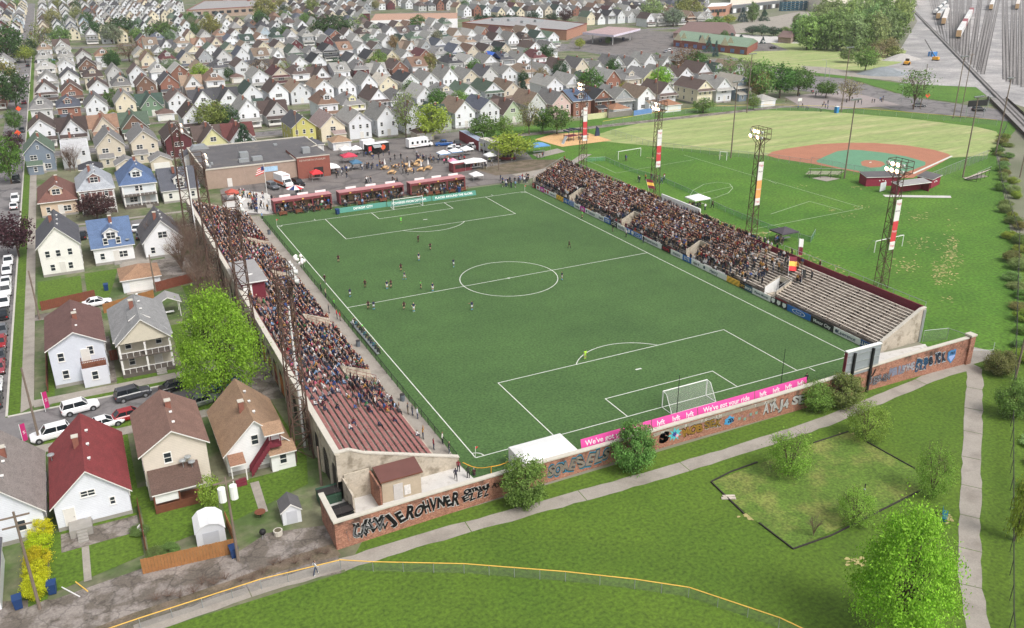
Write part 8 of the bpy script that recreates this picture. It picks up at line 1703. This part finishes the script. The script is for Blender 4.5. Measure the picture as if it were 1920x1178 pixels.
P_ = [('home',784.5,455.4,'point',200,'player in dark kit pointing, nearest the far penalty arc'),('home',807,470.4,'run',150,'player in dark kit running below the far penalty arc'),('home',752,509.8,'stand',180,'player in dark kit left of midfield beside a blue player'),('home',685,541,'stand',170,'player in dark kit standing alone left of the pair'),('home',733.4,540.8,'stand',200,'player in dark kit beside a blue player by halfway'),('home',691,581,'stand',170,'player in dark kit at the halfway line near the touchline'),('home',758,582.5,'stand',180,'player in dark kit just below the halfway line'),('home',1067,465.7,'walk',60,'player in dark kit alone on the right half of the pitch'),('home',635,493,'stand',180,'player in dark kit alone near the left touchline'),('home',609.5,531,'walk',160,'player in dark kit on the left touchline'),
('away',785.5,489.8,'stand',10,'player in bright blue shirt below the far penalty arc'),('away',850.2,501.4,'run',-30,'player in blue and white running left of the centre circle'),('away',758.5,525.5,'walk',40,'player in blue and white beside a dark player above halfway'),('away',726,543,'stand',0,'player in blue and white in the pair above halfway'),('away',656.7,557.8,'stand',20,'player in blue and white near the left touchline'),('away',811.5,547,'stand',10,'player in blue and white standing on the halfway line'),('away',701,581.5,'stand',-10,'player in blue and white below a dark player at halfway'),('away',776,585.2,'hips',0,'player in blue and white hands on hips below halfway'),('away',885,582.5,'point',0,'player in blue and white alone in front of the centre circle'),('away',1053.7,526,'stand',-90,'player in blue and white at the right of the centre circle'),
('lime2',752,420.4,'stand',0,'goalkeeper in green in the far penalty area'),('lime',1097,675.3,'stand',180,'goalkeeper in lime yellow on the near penalty arc'),('ref',789,543,'stand',90,'referee in green shirt near the halfway line'),('ref',680.7,624.5,'walk',60,'linesman in green on the left touchline'),('ref',1091.4,410,'stand',-90,'linesman in green on the right touchline')]
for k,a,b,po,rz,lb in P_: p = G(a,b); person(p.x,p.y,.03,R(rz),lb,po,(200,200,200),k,'players and officials on the pitch'); NPER += 1
for a,b,po,rz,c,lb in ((592,1079,'walk',100,(196,196,200),'woman in grey top walking on the path by the yellow topped fence'),(662.7,616,'stand',90,(230,230,232),'coach in white shirt by the left touchline'),(1149,434.7,'stand',-90,(34,34,38),'steward in black at the rainbow banner on the right'),(1174,445,'stand',-90,(210,206,204),'ball boy in white on the right touchline'),(1206,456.4,'stand',-90,(36,36,40),'photographer in black on the right touchline'),(1513,713,'sit_lean',150,(30,30,34),'boy in black sitting at the end of the pink boards'),(878.3,897.7,'stand',160,(52,60,50),'man in dark green by the yellow rope'),(890,893,'sit_lean',170,(60,26,34),'person in maroon crouching by the yellow rope'),(855,902,'walk',160,(60,60,70),'person in dark clothes at the slab edge, nearest the wall'),(860,886,'stand',150,(120,40,48),'person in maroon at the end of the grandstand wall'),(842.3,851,'stand',60,(40,40,46),'man in black cap on the pitch side of the fence'),(830,833,'stand',60,(214,210,202),'person in cream top at the near end of the fence'),(813.3,844,'stand',80,(140,36,44),'man in red top at the near end of the walkway'),(793.3,824,'cheer',80,(196,140,60),'person in orange top on the near walkway'),(765,777,'stand',60,(60,60,66),'person in dark top on the walkway, left of three'),(773.4,780,'stand',60,(60,64,60),'person in dark top on the walkway, middle of three'),(783,786,'stand',60,(200,204,212),'person in pale top on the walkway, right of three'),(731.7,766,'stand',60,(50,54,70),'person in navy on the walkway below the entrance, left'),(741,775,'stand',60,(170,190,220),'person in pale blue on the walkway, middle'),(748.4,776,'stand',60,(40,44,60),'person in navy on the walkway, right'),(632,598,'stand',80,(200,40,44),'person in red jacket on the walkway, left of two'),(638,602,'stand',80,(206,44,48),'person in red jacket on the walkway, right of two'),(617,588,'stand',80,(38,38,42),'person under a black umbrella on the walkway'),(563,490,'stand',90,(50,56,76),'official in dark suit beside the touchline, farther one'),(568,497,'stand',90,(40,44,60),'official in dark suit beside the touchline, nearer one'),(602,548,'stand',90,(44,44,50),'person in dark coat at the pitch fence'),(611,558,'stand',90,(206,190,160),'person in beige at the pitch fence'),(627,578,'stand',90,(120,214,90),'fourth official in green at the pitch fence'),(492,412,'stand',60,(120,160,214),'person in pale blue at the far left corner')):
    p = G(a,b); person(p.x,p.y,.05 if a < 860 else .03,R(rz),lb,po,c); NPER += 1
for i in range(12):
    y = 33.5+i*1.15; c = [(38,40,46),(40,40,44),(60,110,130),(44,46,52)][i%4]; person(-1.3,y,.42,R(90),'substitute in dark coat on the touchline bench, %s from the near end' % nth(i),'sit_lean',c,None,'substitutes on the touchline bench'); NPER += 1
t = thing('bench','long low substitutes bench beside the left touchline','bench',(-1.3,40,.02)); MB().lohi(-.2,.2,-7,7,.26,.31,M_galv).build('seat', t); lg = MB().lohi(-.04,.04,-.04,.04,0,.26,M_galv).mesh('leg'); [link('leg',lg,t,(0,y,0)) for y in (-6,-2,2,6)]
# spectators: places on the rows
TOPC = {'black':(34,34,38),'dark grey':(66,66,72),'navy':(40,48,74),'maroon':(84,34,46),'white':(222,220,220),'grey':(140,140,146),'red':(176,40,48),'gold':(190,142,74),'blue':(52,84,150),'beige':(180,158,130),'pink':(214,110,140),'green':(70,130,84),'orange':(186,108,66),'light blue':(130,160,196)}
TW = ['black']*9+['dark grey']*5+['navy']*7+['maroon']*8+['white']*6+['grey']*5+['red']*2+['gold']*2+['blue']*3+['beige']*3+['pink','green','orange','light blue','light blue']
TWR = ['black']*15+['maroon']*11+['gold']*3+['white']*7+['dark grey']*7+['navy']*5+['beige']*3+['red']*2+['grey']*5+['orange','blue']
q = random.Random(12); seats = []
def occL(y, r):
    if y < 8: return .02
    if y < 12: return .08
    if y < 16: return .4 if r < 9 else .25
    if y < 20: return .66 if r < 6 else .4
    if y < 27: return .86 if r < 7 else .55
    if y < 36: return .92 if r < 9 else .66
    if y < 48: return .93 if r < 10 else .75
    if y < 54: return .85 if r < 10 else .25
    if y < 66: return .9 if r < 9 else 0.0
    return .93
for r in range(NR):
    x, z = rowL(r); y = .4+q.uniform(0,.4)
    while y < 116.5:
        gap = any(a-.3 < y < b+.3 for a, b in LV) and r <= LVROWS
        if not gap and q.random() < occL(y, r):
            st = q.random() < .05; seats.append(('L', x, y, z+(0 if st else .41), r, 'stand' if st else q.choice(['sit','sit','sit_lean','sit_back'])))
        y += q.uniform(.5,.64)
rights = []
for r in range(-1, NR+1):
    x, z = rowR(max(0,r)); x += (-.45 if r < 0 else (.6 if r >= NR else 0)); z = .06 if r < 0 else z
    y = 20+q.uniform(0,.5)
    while y < 111.3:
        pr = .95 if y > 36 else (.6 if y > 32 and r < 11 else (.34 if y > 26.5 else .06))
        if r == -1: pr = .3 if y > 30 else (.12 if y > 18 else 0)
        gap = any(a-.3 < y < b+.3 for a, b in RV) and 0 <= r <= RVROWS
        if not gap and q.random() < pr: rights.append(('R', x, y, z, r, q.choice(['stand','stand','cheer','clap','hips','clap'])))
        y += q.uniform(.42,.58) if y > 36 else q.uniform(.6,1.0)
seats.sort(key=lambda s: (s[2]-CP.y)**2+(s[1]-CP.x)**2+(s[3]-CP.z)**2)
NIND = 298-NPER
near, rest = seats[:NIND], seats[NIND:]
cnt = {}
near2 = sorted(near, key=lambda s: (s[4], s[2]))
for s in near2:
    _, x, y, z, r, po = s; i = cnt.get(r,0); cnt[r] = i+1; c = q.choice(TW)
    person(x,y,z,R(90+q.uniform(-22,22)),'spectator in %s top, %s from near end, %s bench row from pitch' % (c, nth(i), nth(r)),po,TOPC[c],None,'spectators on the red benches',q.uniform(.94,1.04))
# people in the lot and elsewhere, part of the crowd mass
lot = []
def grp(a, b, n, sx, sy):
    for i in range(n):
        p = G(a+q.gauss(0,sx), b+q.gauss(0,sy)); lot.append(('X',p.x,p.y,.06,0,q.choice(['stand','walk','hips','clap'])))
for a in ((630,325,14,9,4),(650,322,6,6,3),(690,318,8,6,4),(730,310,14,14,6),(770,318,16,16,6),(790,300,10,8,4),(812,302,10,6,4),(860,305,14,14,3),(900,315,14,16,3),(700,296,8,8,3),(740,345,6,8,3),(690,345,5,4,2),(712,372,5,3,2),(563,362,6,5,2),(850,345,5,3,2),(950,345,16,10,4),(985,340,10,6,3),(480,390,22,14,5),(470,372,16,14,4),(515,385,14,4,4),(450,372,14,8,5),(1010,296,4,6,2),(1058,305,3,8,3),(1240,340,7,14,3),(1197,342,2,2,1),(1172,300,2,1,1),(1308,393,8,9,2),(1462,458,10,12,3),(1337,392,1,1,1),(1520,202,12,24,5),(1545,180,8,20,2),(1600,192,7,14,3),(1650,192,5,8,2),(850,357,6,4,2),(560,398,10,14,2)): grp(*a)
for i, (x0, x1) in enumerate(((1.6,15.4),(17.2,33.6),(35.2,50.2))):
    for k in range(46): x = q.uniform(x0+.5,x1-.5); y = 117.3+q.uniform(-2.6,1.9); lot.append(('X',x,y,.35 if y > 117 else .03,0,q.choice(['stand','hips','clap','stand'])))
LOW = {}
for p in ('sit','sit_lean','sit_back','stand','cheer','clap','hips','walk'):
    m = person_mesh(p, 0, NM); v = np.array([x.co[:] for x in m.vertices]); f = [list(x.vertices) for x in m.polygons]; mi = [x.material_index for x in m.polygons]; LOW[p] = (v,f,mi); 
    for a in [m]: bpy.data.meshes.remove(a)
def crowd(L, name, label):
    VV, LI, LS, LT, CO = [], [], [], [], []; off = 0; lo = 0
    SK = [lin(c) for c in ((176,140,120),(160,124,104),(190,154,134),(124,90,74),(100,70,58))]; HR = [lin(c) for c in ((48,36,30),(70,50,38),(30,26,26),(120,88,56),(96,30,44),(214,210,206))]; BT = [lin(c) for c in ((44,50,70),(34,34,38),(60,70,96),(40,42,48),(120,108,88),(70,72,76))]; SH = [lin(c) for c in ((34,32,32),(200,198,196))]
    for side, x, y, z, r, po in L:
        v, f, mi = LOW[po]; rz = {'L':R(90),'R':R(-90),'X':q.uniform(0,6.28)}[side]+q.uniform(-.5,.5); h = q.uniform(.92,1.05); c, s = math.cos(rz), math.sin(rz)
        w_ = np.empty_like(v); w_[:,0] = (v[:,0]*c-v[:,1]*s)*h+x; w_[:,1] = (v[:,0]*s+v[:,1]*c)*h+y; w_[:,2] = v[:,2]*h+z; VV.append(w_)
        t = TOPC[q.choice(TWR if side == 'R' else TW)]; fa = q.uniform(.72,1.12); t = lin(tuple(max(4,min(250,k*fa)) for k in t)); cols = [q.choice(SK),q.choice(HR),t,q.choice(BT),q.choice(SH)]
        for fa, m in zip(f, mi):
            LS.append(lo); LT.append(len(fa)); LI.extend([k+off for k in fa]); CO.append(cols[m]); lo += len(fa)
        off += len(v)
    V = np.concatenate(VV); me = bpy.data.meshes.new(name); me.vertices.add(len(V)); me.vertices.foreach_set('co', V.astype(np.float32).ravel()); me.loops.add(len(LI)); me.loops.foreach_set('vertex_index', np.array(LI,dtype=np.int32)); me.polygons.add(len(LS)); me.polygons.foreach_set('loop_start', np.array(LS,dtype=np.int32)); me.polygons.foreach_set('loop_total', np.array(LT,dtype=np.int32)); me.update(calc_edges=True)
    at = me.color_attributes.new('Col','FLOAT_COLOR','CORNER'); at.data.foreach_set('color', np.repeat(np.array(CO,dtype=np.float32), np.array(LT), axis=0).ravel()); me.materials.append(mat('crowd clothing', attr='Col', var=0, rough=.9))
    o = link(name, me); stuff(o); tag(o, label, 'crowd'); return o
crowd(rest+rights+lot, 'crowd', 'dense crowd of spectators filling both stands, the terrace and the lot behind the far goal')
print('people', NPER+len(near), 'crowd', len(rest)+len(rights)+len(lot), 'objects', len(bpy.data.objects))
